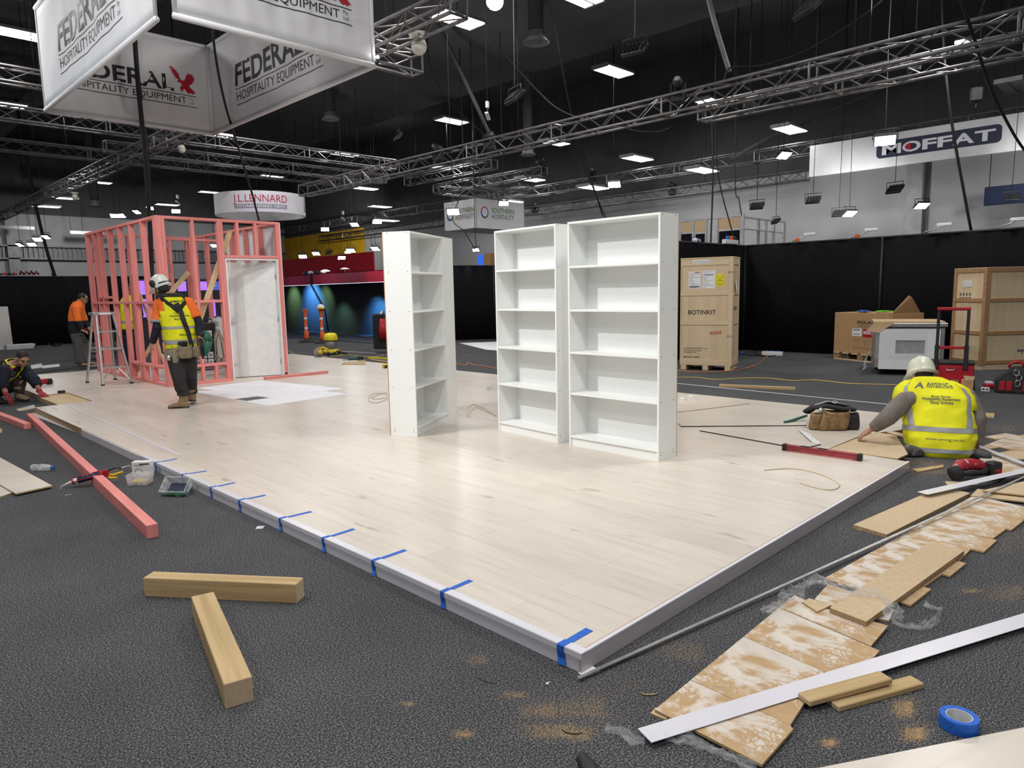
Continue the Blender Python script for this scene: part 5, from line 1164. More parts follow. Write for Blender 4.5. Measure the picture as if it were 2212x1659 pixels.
cord('yellow extension cord along the far edge of the stage behind the vacuum', [(612, 764), (625, 758), (640, 766), (700, 770), (750, 767), (800, 771), (830, 768)], .010, 'cord_yellow')
strip('thin white trim strip on the carpet behind the vacuum', at(740, 759, 0), at(812, 763, 0), .05, 0)
# ================================================================== RIGGING
def truss(label, a, b_, sz=.29, name='lighting_truss', group='aluminium box trusses', step=.42, slings=(.12, .5, .88)):
    a, b_ = V(a), V(b_); t = thing(name, label, 'truss', a, group=group); L = (b_-a).length
    d = (b_-a).normalized(); s = d.cross(V((0, 0, 1))).normalized()*(sz/2); u = V((0, 0, sz/2))
    cs = [s+u, -s+u, -s-u, s-u]
    for c in cs: MB().tube([c, b_-a+c], .025, 6, up=(0, 0, 1)).build('chord', 'truss_alu', t)
    lc = MB(); n = max(2, int(L/step))
    for i in range(n):
        p, q = d*(L*i/n), d*(L*(i+1)/n)
        for k in range(4):
            c0, c1 = cs[k], cs[(k+1) % 4]
            if (i+k) % 2: c0, c1 = c1, c0
            lc.tube([p+c0, q+c1], .010, 4, sm=False)
    for i in range(0, n+1, 6):
        p = d*(L*min(i, n)/n)
        for k in range(4): lc.tube([p+cs[k], p+cs[(k+1) % 4]], .018, 4, sm=False)
    p = d*L
    for k in range(4): lc.tube([p+cs[k], p+cs[(k+1) % 4]], .018, 4, sm=False)
    lc.build('lacing', 'truss_alu', t)
    for f in slings:     # steel slings up to the roof
        p = d*(L*f); MB().tube([p+u, p+V((0, 0, CZ-.005-a.z))], .008, 5).build('hanging_wire', 'cable', t)
    return t
def axis_truss(label, ax, pl, p0, p1, **k):
    f = onx if ax == 'y' else ony
    a, b_ = f(*p0, pl), f(*p1, pl); z = (a.z+b_.z)/2; a.z = b_.z = z
    return truss(label, a, b_, **k)
axis_truss('longest truss, sweeping from the round white sign to the top corner over the bookcases', 'y', 10.9, (655, 412), (2300, 34), sz=.30)
axis_truss('truss just beneath the longest one, ending above the blue-black wall, carrying black hoists', 'y', 12.4, (1516, 244), (2300, 80), sz=.28)
axis_truss('truss carrying the white banner with the navy badge, running back past the corner sign', 'y', 19.0, (560, 512), (2300, 222), sz=.30)
axis_truss('furthest truss, running along in front of the grey wall and yellow panel', 'y', 19.9, (690, 517), (1745, 376), sz=.26)
axis_truss('truss passing up behind the four hanging eagle banners to the top of the picture', 'y', 5.95, (-60, 496), (990, 6), sz=.27)
axis_truss('cross truss behind the lower edge of the eagle banners, nearest of three', 'x', 18.6, (-60, 230), (850, 360), sz=.28)
axis_truss('cross truss low behind the eagle banners, furthest of three', 'x', 22.0, (-60, 300), (752, 398), sz=.28)
axis_truss('cross truss with open end, middle one of three behind the eagle banners', 'x', 20.3, (226, 312), (830, 391), sz=.27)
axis_truss('stub of truss ending in mid-air right of the eagle banners', 'x', 8.9, (770, 112), (900, 136), sz=.27)
axis_truss('piece of truss poking out left of the eagle banners', 'x', 16.0, (-60, 156), (200, 186), sz=.27)
axis_truss('short truss hanging over the corner sign, the longer of two short ones', 'y', 15.2, (880, 393), (1068, 354), sz=.26)
axis_truss('short truss hanging over the corner sign, the shorter of two short ones', 'y', 16.4, (1046, 391), (1176, 371), sz=.26)
zq = 4.95
qa, qb = V((15.35, 18.9, zq)), V((17.9, 16.9, zq))
t = thing('truss_square', 'square truss frame hanging directly above the corner sign with round emblems', 'truss', (qa.x, qb.y, zq))
for (x0, y0), (x1, y1) in (((qa.x, qa.y), (qa.x, qb.y)), ((qa.x, qb.y), (qb.x, qb.y)), ((qb.x, qb.y), (qb.x, qa.y)), ((qb.x, qa.y), (qa.x, qa.y))):
    q = truss('x', (x0, y0, zq), (x1, y1, zq), .26, 'truss_side', slings=()); q.parent = t; q.location = (x0-qa.x, y0-qb.y, 0)
    for k_ in ('label', 'category', 'group'): del q[k_]

for x_ in (0, qb.x-qa.x): MB().tube([(x_, .02, .1), (x_, .02, CZ-.005-zq)], .008, 5).build('hanging_wire', 'cable', t)
# ------------------------------------------------------------------ the four big hanging banners
BX0, BX1, BY0, BY1, BZ0, BZ1 = 3.0, 5.65, 8.15, 13.4, 4.5, 6.02
EAG = [(0, .93), (.10, .99), (.09, .90), (.16, .96), (.15, .87), (.22, .92), (.22, .83), (.28, .86), (.29, .77), (.34, .78), (.37, .66), (.42, .56), (.45, .50), (.50, .54), (.56, .52), (.62, .62), (.68, .76), (.76, .84), (.77, .78), (.85, .85), (.84, .78), (.93, .82), (.90, .74), (.99, .75), (.94, .68), (1.0, .66), (.93, .60), (.97, .56), (.88, .52), (.88, .46), (.80, .42), (.74, .34), (.86, .24), (1.0, .12), (.92, .12), (.88, .06), (.80, .10), (.70, .06), (.60, .14), (.56, .22), (.50, .20), (.46, .10), (.40, .12), (.43, .20), (.36, .18), (.40, .28), (.46, .32), (.44, .40), (.36, .44), (.30, .42), (.29, .47), (.35, .53), (.28, .56), (.20, .58), (.25, .62), (.14, .64), (.20, .69), (.08, .72), (.15, .76), (.04, .80), (.11, .83)]
def banner(label, O, xd, L, sc, c):
    """O: lower left corner seen from the printed side; c: centre of the print along the banner"""
    xd = V(xd); n = xd.cross(V((0, 0, 1))); H = BZ1-BZ0
    t = thing('hanging_banner', label, 'banner', O, group='square of four hanging eagle banners')
    nx, nz = 60, 12; pts = []
    def surf(u, v, o=0.0):
        e = min(1, 6*u*(1-u))*min(1, 5*v*(1-v)); return V(O)+xd*(u*(L-.06)+.03)+V((0, 0, .02+v*(H-.04)))+n*(o+.016*e*sin(u*9+v*3)+.008*e*sin(u*27-v*9)+.005*e*sin(u*61+v*5))
    for j in range(nz):
        for i in range(nx): pts.append(surf(i/(nx-1), j/(nz-1)))
    MB().sheet(pts, nx, nz).build('fabric', 'banner', t, True, solid=.006)
    for z in (.0, H): MB().tube([V(O)+xd*.0+V((0, 0, z)), V(O)+xd*L+V((0, 0, z))], .035, 10).build('rail', 'banner', t, True)
    for f in (.0, 1): MB().tube([V(O)+xd*(f*(L-.04)+.02)+V((0, 0, .0)), V(O)+xd*(f*(L-.04)+.02)+V((0, 0, H))], .022, 8).build('side_post', 'banner', t, True)
    for f in (.03, .97): MB().tube([V(O)+xd*(L*f)+V((0, 0, H)), V(O)+xd*(L*f)+V((0, 0, CZ-.005-O[2]))], .008, 5).build('hanging_wire', 'cable', t, True)
    X = lambda x, z: surf((c+x*sc-.03)/(L-.06), (z-.02)/(H-.04), .0065)
    zb_ = .52 if sc < 1.2 else .44
    def put(txt, x, z, h, m_, w_=None, bold=0): letter_mb(MB(), txt, (0, 0, 0), (1, 0, 0), (0, 0, 1), h*sc, width=w_*sc if w_ else None, bold=bold, fn=lambda a, b_: X(x+a/sc, zb_+z*sc+b_)).build('lettering', m_, t, True)
    put('FEDERAL', -1.04, .13, .25, 'ink', 1.72, .022); put('HOSPITALITY EQUIPMENT', -1.02, -.055, .105, 'ink', 1.90, -.002); put('Pty', .93, .012, .045, 'ink_grey'); put('Ltd', .93, -.06, .045, 'ink_grey')
    for z in (.085, -.105):
        mb = MB(); mb.sheet([X(-1.04+2.1*i/30, zb_+z*sc+dz) for dz in (-.006, .006) for i in range(31)], 31, 2); mb.build('rule', 'ink', t, True)
    MB().prism([X(.62+.44*x, zb_+.09*sc+.46*sc*y)+n*.003 for x, y in EAG], .002).build('eagle_emblem', 'ink_red', t, True)
    return t
banner('hanging eagle banner with its outside to the camera, nearest one, cut by the top edge', (BX0+.09, BY0, BZ0), (1, 0, 0), BX1-BX0-.09, 1.0, 1.17)
banner('hanging eagle banner seen steeply on the far left side, brightest and most wrinkled', (BX0, BY1, BZ0), (0, -1, 0), BY1-BY0-.22, 1.38, 2.55)
banner('hanging eagle banner at the back of the square, red eagle in full view', (BX0, BY1, BZ0), (1, 0, 0), BX1-BX0, 1.0, 1.32)
banner('hanging eagle banner along the right of the square, half hidden by the nearest one', (BX1, BY1, BZ0), (0, -1, 0), BY1-BY0, 1.38, 2.52)

# round sign
c = dpt(563, 446, 22.3); RR, HH = 1.36, .62
t = thing('round_sign', 'white ring-shaped hanging sign above the pink timber framing', 'sign', (c.x, c.y, c.z-HH/2))
n = 64; pr = [(RR, 0), (RR, HH), (RR-.02, HH), (RR-.02, 0)]
MB().rings([[V((r*cos(2*pi*k/n), r*sin(2*pi*k/n), z)) for k in range(n)] for r, z in pr], sm=False, closed=True).build('ring_fabric', 'banner', t)
va = math.atan2(-c.y, -c.x)-.04
def bend(zoff, aoff): return lambda X, Y: V(((RR+.006)*cos(va+(X+aoff)/RR), (RR+.006)*sin(va+(X+aoff)/RR), Y+zoff))
letter_mb(MB(), 'J.L.LENNARD', (0, 0, 0), (1, 0, 0), (0, 0, 1), .22, width=1.62, align='c', fn=bend(.29, .06), bold=-.004).build('lettering', 'ink_red', t)
bb = MB(); bb.rings([[V(((RR+q)*cos(va+x/RR), (RR+q)*sin(va+x/RR), z)) for q, z in ((.001, .10), (.005, .10), (.005, .235), (.001, .235))] for x in [-.72+1.58*i/24 for i in range(25)]]); bb.build('grey_band', 'grey_plastic', t)
letter_mb(MB(), 'ESTABLISHED 1879', (0, 0, 0), (1, 0, 0), (0, 0, 1), .075, width=1.42, align='c', fn=lambda X, Y: V(((RR+.009)*cos(va+(X+.07)/RR), (RR+.009)*sin(va+(X+.07)/RR), Y+.135)), bold=.005).build('lettering', 'paper', t)
MB().tube([(RR*cos(va+pi*.42), RR*sin(va+pi*.42), .1), (RR*cos(va+pi*.42), RR*sin(va+pi*.42), .5)], .03, 5).build('lettering_edge', 'grey_plastic', t)
for a in (0, 2.1, 4.2): MB().tube([(RR*cos(a), RR*sin(a), HH), (RR*.3*cos(a), RR*.3*sin(a), CZ-.1-(c.z-HH/2))], .008, 5).build('hanging_wire', 'cable', t)

# corner sign with round emblems
nx_, ny_, lx, rx_, sz0, sz1 = 15.55, 17.15, 18.75, 17.75, 3.60, 4.50
t = thing('corner_sign', 'white hanging box sign with coloured ring emblems above the bookcases', 'sign', (nx_, ny_, sz0))
for a_, b_ in (((nx_, lx), (nx_, ny_)), ((nx_, ny_), (rx_, ny_)), ((rx_, ny_), (rx_, lx)), ((rx_, lx), (nx_, lx))):
    MB().bx(min(a_[0], b_[0])-.01, max(a_[0], b_[0])+.01, min(a_[1], b_[1])-.01, max(a_[1], b_[1])+.01, sz0, sz1).build('panel', 'banner', t, True)
MB().bx(nx_+.02, rx_-.02, ny_+.02, lx-.02, sz0-.03, sz0-.005).build('underside', 'banner', t, True)
def south(O, xd, sc):
    xd = V(xd); nn = xd.cross(V((0, 0, 1))); O = V(O)+nn*.015
    for k, (a0, a1, m_) in enumerate(((1.1, 3.0, 'ink_red'), (3.0, 4.6, 'tape_blue'), (4.6, 6.0, 'ink_green'), (6.0, 7.4, 'strap_blue'))):
        mb = MB(); vs = []
        for i in range(13):
            a = a0+(a1-a0)*i/12; w_ = .035+.03*(.5+.5*cos(a-4.4))
            for r in (.19-w_, .19): vs.append(O+xd*(.30*sc+r*cos(a)*.9)+V((0, 0, .47+r*sin(a))))
        mb.add(vs, [(2*i, 2*i+1, 2*i+3, 2*i+2) for i in range(12)]); mb.build('ring_emblem', m_, t, True)
    text('lettering', 'SOUTHERN', 'ink_green', t, O+xd*.56*sc+V((0, 0, .49)), xd, (0, 0, 1), .155, width=.86*sc, bold=.008, world=True)
    text('lettering', 'HOSPITALITY', 'ink_grey', t, O+xd*.56*sc+V((0, 0, .29)), xd, (0, 0, 1), .155, width=.86*sc, bold=.0, world=True)
south((nx_, lx, sz0), (0, -1, 0), 1.06); south((nx_, ny_, sz0), (1, 0, 0), 1.2)
for x, y in ((nx_, ny_), (nx_, lx), (rx_, ny_), (rx_, lx)): MB().tube([(x, y, sz1), (x, y, zq-.1)], .008, 5).build('hanging_wire', 'cable', t, True)

# long banner with navy badge
MX = 18.8
a, b_ = onx(1748, 383, MX), onx(2330, 304, MX); top = onx(1748, 316, MX).z; z0 = a.z
t = thing('long_banner', 'long white hanging banner with a navy badge, over the drape wall', 'banner', (MX, b_.y, z0))
MB().bx(MX-.02, MX+.02, b_.y, a.y, z0, top, ch=.008).build('fabric', 'banner', t, True)
def mp(px, py): q = onx(px, py, MX-.021); return V((MX-.021, q.y, q.z))
def c3(x, y): return (1480+x/3.022, y/3.022)
y0, y1 = mp(*c3(1248, 1000)).y, mp(*c3(2068, 880)).y; zz0 = (mp(*c3(1250, 1040)).z+mp(*c3(2065, 925)).z)/2; zz1 = (mp(*c3(1248, 922)).z+mp(*c3(2068, 815)).z)/2
rc = .10; P = []
for cx2, cz2, a0 in ((y1+rc, zz1-rc, pi/2), (y1+rc, zz0+rc, pi), (y0-rc, zz0+rc, 1.5*pi), (y0-rc, zz1-rc, 0)):
    for i in range(6):
        aa = a0+i*pi/10; P.append(V((MX-.021, cx2+rc*cos(aa), cz2+rc*sin(aa))))
MB().prism(P, .004, down=(1, 0, 0)).build('badge', 'ink_navy', t, True)
wB, hB = y0-y1, zz1-zz0
lett = 'MOFFAT'; xs = [.05, .225, .392, .515, .635, .80]; ws = [.165, .155, .115, .115, .165, .155]
for ch_, x, w_ in zip(lett, xs, ws):
    text('lettering', ch_, 'paper', t, (MX-.026, y0-x*wB, zz0+.2*hB), (0, -1, 0), (0, 0, 1), .56*hB, width=w_*wB, bold=.032, world=True)
cyo, czo = y0-(.225+.0725)*wB, zz0+.48*hB
MB().prism([V((MX-.030, cyo+.05*wB*cos(a), czo+.20*hB*sin(a))) for a in [-pi/2+pi*i/12 for i in range(13)]], .002, down=(1, 0, 0)).build('badge_dot', 'ink_red', t, True)
for f in (.1, .9): MB().tube([(MX, b_.y+(a.y-b_.y)*f, top), (MX, b_.y+(a.y-b_.y)*f, top+.25)], .01, 5).build('hanging_wire', 'cable', t, True)
a, b_ = onx(2125, 445, 19.4), onx(2330, 430, 19.4); top = onx(2125, 405, 19.4).z
t = thing('navy_banner', 'small dark navy hanging banner against the grey wall near the picture edge', 'banner', (19.4, b_.y, a.z)); MB().bx(19.37, 19.43, b_.y, a.y, a.z, top, ch=.01).build('fabric', 'navy_cloth', t, True)
for f in (.05, .4, .95): MB().tube([(19.4, b_.y+(a.y-b_.y)*f, top), (19.4, b_.y+(a.y-b_.y)*f, CZ-.1)], .008, 5).build('hanging_wire', 'cable', t, True)

# ------------------------------------------------------------------ overhead twin light fittings
def proto_light(L_, lit):
    t = thing('overhead_light', 'x', 'ceiling light', (0, 0, 0))
    W_ = .50
    h = MB(); h.bx(-L_/2, L_/2, -W_/2, W_/2, .0, .06, ch=.004); h.bx(-L_/2, -L_/2+.05, -W_/2, W_/2, -.03, 0); h.bx(L_/2-.05, L_/2, -W_/2, W_/2, -.03, 0); h.build('housing', 'steel_grey', t)
    for s in (-1, 1): MB().bx(-L_/2+.05, L_/2-.05, s*.035, s*(W_/2-.02), -.022, -.002).build('tube_panel', lit, t)
    MB().tube([(0, 0, .06), (0, 0, 2.0)], .008, 5).build('hanging_rod', 'cable', t)
    return t
LIGHTS = [(988, 42, 't', 'twin overhead light under the truss right of the eagle banners, biggest of the fittings'), (1325, 154, 't', 'twin overhead light shining alone above the widest bookcase, right of the big duct'),
 (975, 261, 'd', 'twin overhead light between the big duct and the longest truss, above the corner sign'), (1198, 308, 'd', 'twin overhead light just under the longest truss, above the middle bookcase'), (961, 362, 'd', 'twin overhead light under the longest truss, over the two short trusses'),
 (1376, 342, 't', 'small overhead light above the widest bookcase, deep in the dark roof'), (1281, 405, 't', 'small overhead light right of the square truss, level with it'), (1145, 387, 't', 'small overhead light at the end of the shorter short truss'),
 (1099, 435, 't', 'small overhead light directly over the corner sign'), (790, 407, 't', 'small overhead light left of the two short trusses'), (819, 446, 'd', 'small overhead light over the turned bookcase, left of the corner sign'), (835, 476, 'd', 'lowest small overhead light above the turned bookcase'),
 (745, 333, 't', 'overhead light with a dangling lamp, right of the cross truss ends'), (584, 381, 'd', 'overhead light strip on the furthest cross truss, above the round sign'), (463, 289, 't', 'overhead light peeping out beneath the back corner of the eagle banners'),
 (212, 394, 'd', 'overhead light strip under the truss, left of the hanging black cable bundle'), (138, 428, 'd', 'overhead light strip beside the far white globe speaker'), (98, 446, 'd', 'overhead light strip lowest at the left under the sloping truss'), (360, 442, 'd', 'overhead light strip above the pink framing, right of the cable bundle'),
 (452, 415, 'd', 'overhead light strip just left of the round sign'), (1538, 222, 't', 'twin overhead light at the end of the truss with black hoists'), (1705, 279, 't', 'twin overhead light in the dark roof left of the long banner'), (1516, 367, 't', 'small overhead light below the banner truss, left of it'),
 (60, 77, 't', 'overhead light left of the eagle banners in the ribbed roof'), (6, 225, 't', 'overhead light cut by the picture edge under the ribbed roof'), (2190, 185, 'off', 'unlit overhead light grille above the end of the long banner'), (1245, -9, 'd', 'overhead light only just showing at the top picture edge')]
def roof(p): return (7.62 if 12 < p.x < 15.2 else 7.9 if 11 < p.x < 16.1 else CZ-.005)-p.z
protos = {}
for px, py, k, lb in LIGHTS:
    z = 6.95; p = at(px, py, z)
    if p.x > 18.4: p = onx(px, py, 18.4)
    if p.y > 37: p = ony(px, py, 37)
    if k not in protos: o = protos[k] = proto_light(1.15, {'t': 'tube_light', 'd': 'tube_dim', 'off': 'steel_grey'}[k]); o['label'] = lb; o.location = p
    else: o = copy_thing(protos[k], p, 0.0, lb)
    o['group'] = 'overhead twin fluorescent lights'
    for ch in o.children:
        if ch.name.startswith('hanging_rod'): ch.scale.z = roof(p)/2.0
p = dpt(2092, 93, 12.5); t = thing('twin_floodlight', 'pair of glaring square floodlight panels hanging under the truss with hoists', 'floodlight', p, RD(0), rot=Euler((.25, -.25, .5)))
for s in (-1, 1): MB().bx(s*.02, s*.26, -.16, .16, -.02, .02, ch=.005).build('light_panel', 'led_hot', t)
MB().bx(-.28, .28, -.18, .18, .021, .06, ch=.006).build('housing', 'black', t); MB().tube([(0, 0, .06), (0, 0, roof(p))], .01, 5).build('hanging_rod', 'cable', t)

# ------------------------------------------------------------------ floodlights on hangers
def roof(p): return (7.62 if 12 < p.x < 15.2 else 7.9 if 11 < p.x < 16.1 else CZ-.005)-p.z
def flood(px, py, D, lit, label, yaw=None, tilt=.55, s=1.0, rod=1.2):
    p = dpt(px, py, D); rr = random.Random(px); rod = roof(p)-.14*s
    yaw = rr.uniform(-.5, .5)+YAW+pi/2+(0 if lit else 2.3); tilt = .55 if lit else .75
    t = thing('floodlight', label, 'floodlight', p, yaw, group='hanging floodlights')
    R = M4.Rotation(tilt, 3, 'X')
    MB().box((0, 0, 0), (.30*s, .22*s, .05*s), R, 0, .008).build('housing', 'black', t)
    n = R @ V((0, 0, -1)); MB().box(n*.028*s, (.27*s, .19*s, .006), R).build('lens', 'led_hot' if lit else 'black_gloss', t)
    f = MB()
    for i in range(5): f.box(-n*.036*s+R @ V(((i-2)*.055*s, 0, 0)), (.012*s, .2*s, .03*s), R)
    f.build('heat_sink', 'black', t)
    MB().tube([(-.165*s, 0, 0), (-.165*s, 0, .14*s), (.165*s, 0, .14*s), (.165*s, 0, 0)], .010, 6).build('yoke', 'black', t)
    MB().tube([(0, 0, .14*s), (.02, 0, .14*s+rod*.5), (0, 0, .14*s+rod)], .007, 5).build('hanging_rod', 'steel_grey' if s > 1.2 else 'cable', t)
    return t
FL = [(1112, 211, 12, 0, 'unlit floodlight on a long pale rod, right of the big duct', 1.25, 2.6), (1371, 107, 11, 0, 'unlit floodlight on a pale rod, over the widest bookcase near the top edge', 1.25, 1.3), (1751, 15, 9, 0, 'unlit floodlight cut by the top edge, between the two long trusses', 1.4, .6),
 (860, 296, 15, 0, 'unlit floodlight on a thin rod, over the turned bookcase', .9, 3.0), (1912, 301, 13, 1, 'glaring floodlight in front of the navy badge banner', 1.25, 2.2), (1693, 334, 17, 1, 'glaring floodlight at the end of the long banner, on its truss', 1.15, 2.6),
 (1327, 397, 18, 1, 'glaring floodlight beyond the widest bookcase, hanging from the longest truss', 1.1, 2.4), (1088, 438, 17, 1, 'glaring floodlight at the right top edge of the corner sign', .8, .9), (979, 456, 15, 1, 'glaring floodlight hanging in front of the corner sign', .9, 1.2),
 (702, 494, 24, 1, 'bright floodlight nearest the round sign in the row over the yellow wall', .95, 1.6), (766, 484, 24, 1, 'bright floodlight in the middle of the row over the yellow wall', .95, 2.0), (815, 477, 23, 1, 'bright floodlight at the turned bookcase end of the row over the yellow wall', 1.05, 2.0),
 (683, 547, 25, 1, 'bright floodlight low before the yellow wall, left of the dark one', .9, 1.2), (711, 546, 25, 0, 'dark floodlight low before the yellow wall', .9, 1.2), (758, 540, 24, 1, 'brightest floodlight low before the yellow wall', 1.0, 1.2), (751, 544, 25.5, 1, 'small floodlight tucked beside the brightest one before the yellow wall', .7, 1.2),
 (654, 553, 25, 1, 'bright floodlight on the edge of the red hoarding, by the pink framing', .95, 1.6), (738, 556, 25, 1, 'bright floodlight on the edge of the red hoarding, in its middle', .9, 1.6), (811, 536, 23, 1, 'bright floodlight hanging against the grey wall beside the turned bookcase', .95, 1.6), (803, 537, 24.5, 0, 'dark floodlight beside it against the grey wall by the turned bookcase', .7, 1.6),
 (1028, 539, 22, 1, 'small bright floodlight low between the turned and the middle bookcase', .7, 1.6),
 (248, 465, 25, 1, 'first of two paired bright floodlights above the rear of the pink framing', 1.0, 2.2), (261, 465, 25, 1, 'second of two paired bright floodlights above the rear of the pink framing', 1.0, 2.2), (296, 457, 25, 1, 'bright floodlight left of the cable bundle above the pink framing', .9, 2.2), (325, 449, 26, 1, 'bright floodlight directly behind the cable bundle above the pink framing', .9, 2.2), (380, 455, 25, 1, 'bright floodlight right of the cable bundle above the pink framing', 1.0, 2.0),
 (43, 528, 26, 1, 'first of four bright floodlights low against the grey wall at the picture edge', .95, 1.6), (69, 527, 26, 1, 'second of four bright floodlights low against the grey wall', .95, 1.6), (81, 516, 24.5, 1, 'third of four bright floodlights low against the grey wall, a little higher', .95, 1.8), (100, 511, 24.5, 1, 'fourth of four bright floodlights against the grey wall, beside black cables', .95, 1.8),
 (1835, 460, 17, 1, 'bright floodlight low before the grey wall under the long banner, left part', 1.05, 2.4), (1991, 443, 17, 1, 'bright floodlight beside the grey wall column under the long banner', 1.05, 2.0), (1635, 445, 17, 0, 'dark floodlight above the aluminium stand framework', 1.05, 2.4), (1756, 432, 17, 0, 'dark floodlight under the left end of the long banner', 1.1, 1.6),
 (1812, 461, 17.2, 0, 'dark floodlight next to the bright one before the grey wall', 1.0, 2.4), (1933, 409, 16, 0, 'dark floodlight under the navy badge of the long banner', 1.15, 1.2), (2185, 427, 15, 0, 'dark floodlight in front of the small navy banner', .9, 2.2), (1676, 478, 17.5, 0, 'dark floodlight between the uprights of the aluminium stand framework', .8, 2.4), (463, 530, 24, 1, 'lone bright floodlight seen through the top of the pink framing', .8, 1.8)]
for px, py, D, lit, lb, s, rod in FL: flood(px, py, D, lit, lb, s=s, rod=rod)
p = dpt(1069, 2, 10.5); t = thing('bay_lamp', 'round glaring bay lamp at the top edge, right of the eagle banners', 'lamp', p); MB().ell((0, 0, 0), (.13, .13, .13)).build('globe', 'led_hot', t); MB().lathe([(.16, .06), (.10, .20), (.05, .24)], n=18).build('reflector', 'alu', t); MB().tube([(0, 0, .24), (0, 0, roof(p))], .01, 5).build('hanging_rod', 'cable', t)
p = V((5.665, 8.10, 4.60)); t = thing('clamp_lamp', 'small bright lamp on the corner of the nearest eagle banner', 'lamp', p); MB().ell((0, 0, 0), (.022, .022, .022)).build('bulb', 'led_hot', t); MB().tube([(0, 0, -.02), (0, 0, -.07), (-.02, .03, -.09)], .018, 6).build('clamp', 'black', t)
for px, py, D, lb in ((1053, 241, 13, 'white sensor on a thin rod between the duct and the longest truss'), (384, 433, 24, 'pale sensor box hanging right of the cable bundle above the pink framing'), (741, 468, 23, 'pale sensor box hanging over the yellow wall')):
    p = dpt(px, py, D); t = thing('hanging_sensor', lb, 'sensor', p, .6); MB().box((0, 0, .12), (.08, .06, .12), None, 0, .01).build('sensor_head', 'mute_white', t); MB().box((0, 0, -.08), (.22, .07, .04), M4.Rotation(.4, 3, 'Y'), 0, .01).build('sensor_bar', 'mute_white', t); MB().tube([(0, 0, -.06), (0, 0, .06)], .012, 6).build('neck', 'black', t); MB().tube([(0, 0, .18), (0, 0, roof(p))], .008, 5).build('hanging_rod', 'cable', t)
# globe speakers, air diffusers
for px, py, D, lb in ((905, 100, 9.4, 'cream globe speaker hanging under the truss beside the eagle banners'), (392, 322, 19, 'cream globe speaker among the cross trusses under the eagle banners'), (162, 426, 25, 'cream globe speaker furthest back under the sloping truss')):
    p = dpt(px, py, D); t = thing('globe_speaker', lb, 'speaker', p); MB().ell((0, 0, 0), (.105, .105, .115)).build('globe', 'off_white', t)
    MB().lathe([(.05, .09), (.10, .11), (.13, .13), (.13, .16), (.06, .17)], n=22).build('mount_plate', 'off_white', t); MB().lathe([(.1065, -.004), (.1065, .004)], n=22).build('seam', 'grey_plastic', t); MB().tube([(0, 0, .17), (0, 0, roof(p))], .012, 6).build('bracket', 'black', t)
for px, py, D, s, lb in ((1158, 92, 15, .55, 'big dark round air diffuser at the foot of a ribbed duct, top centre'), (714, 258, 21, .5, 'round air diffuser right of the eagle banners'), (1141, 334, 20, .42, 'round air diffuser under the longest truss over the middle bookcase'), (206, 446, 27, .5, 'round air diffuser above the grey wall beyond the pink framing')):
    p = dpt(px, py, D); t = thing('air_diffuser', lb, 'air vent', p); k = s/.55
    MB().lathe([(.16*k, .26*k), (.20*k, .20*k), (.20*k, .10*k), (.28*k, .0)], n=24).build('cone', 'steel_grey', t); MB().lathe([(.28*k, -.012), (.29*k, -.006), (.28*k, .003)], n=24).build('flange', 'steel_grey', t)
    for q in (.22, .15, .08): MB().lathe([(q*k, -.02), (q*k*.8, .02)], n=20, cap=False).build('vent_ring', 'grey_plastic', t)
    d_ = MB(); nn = 26; top = roof(p)
    d_.lathe([((.17 if i % 2 else .158)*k, .26*k+(max(top, .6)-.26*k)*i/nn) for i in range(nn+1)], n=20); d_.build('duct', 'wall_dark', t)

# moving heads and hoists on the trusses
def mover(px, py, D, lb, up=1):
    p = onx(px, py, {1: 10.9, 2: 16.4, 3: 19.9, 4: 19.0, 5: 15.2}[D]); t = thing('moving_light', lb, 'stage light', p, px*.1)
    MB().box((0, 0, -.17*up), (.22, .22, .16), None, 0, .015).build('base', 'black', t)
    for s in (-1, 1): MB().bx(s*.10, s*.13, -.04, .04, -.12, .08, ch=.01).build('yoke', 'black', t)
    MB().tube([(0, -.10, .0), (0, .0, .05), (0, .12, .12)], [.075, .085, .07], 12).build('head', 'black', t)
    MB().lathe([(.05, 0), (.05, .01)], (0, .123, .121), M4.Rotation(-1.0, 3, 'X'), 12).build('lens', 'grey_plastic', t)
for px, py, D, lb in ((946, 325, 1, 'black moving light on the longest truss, left of all'), (1057, 299, 1, 'black moving light on the longest truss above the two short trusses'), (1465, 190, 1, 'black moving light on the longest truss above the widest bookcase'), (1166, 354, 2, 'black moving light at the end of the shorter short truss'), (1452, 404, 3, 'black moving light on the furthest truss above the widest bookcase'), (1156, 449, 3, 'black moving light on the furthest truss by the corner sign'), (1280, 375, 4, 'black moving light on the banner truss above the middle bookcase'), (1059, 340, 5, 'black moving light under the end of the longer short truss')): mover(px, py, D, lb)
for px, py, D, lb in ((1619, 222, 14, 'black chain hoist on the hoist truss, one nearest its end'), (1761, 190, 13.4, 'black chain hoist on the hoist truss, middle one'), (1975, 140, 12.6, 'black chain hoist on the hoist truss, one beside the twin floodlights'), (2110, 205, 13, 'black hoist in the dark roof above the long banner')):
    p = dpt(px, py, D); t = thing('chain_hoist', lb, 'hoist', p, .3); MB().box((0, 0, 0), (.14, .22, .26), None, 0, .03).build('motor', 'black', t); MB().tube([(0, 0, -.13), (0, 0, -.24), (.03, 0, -.27)], .02, 6).build('hook', 'black', t); MB().tube([(0, 0, .13), (0, 0, roof(p))], .010, 5).build('chain', 'cable', t)

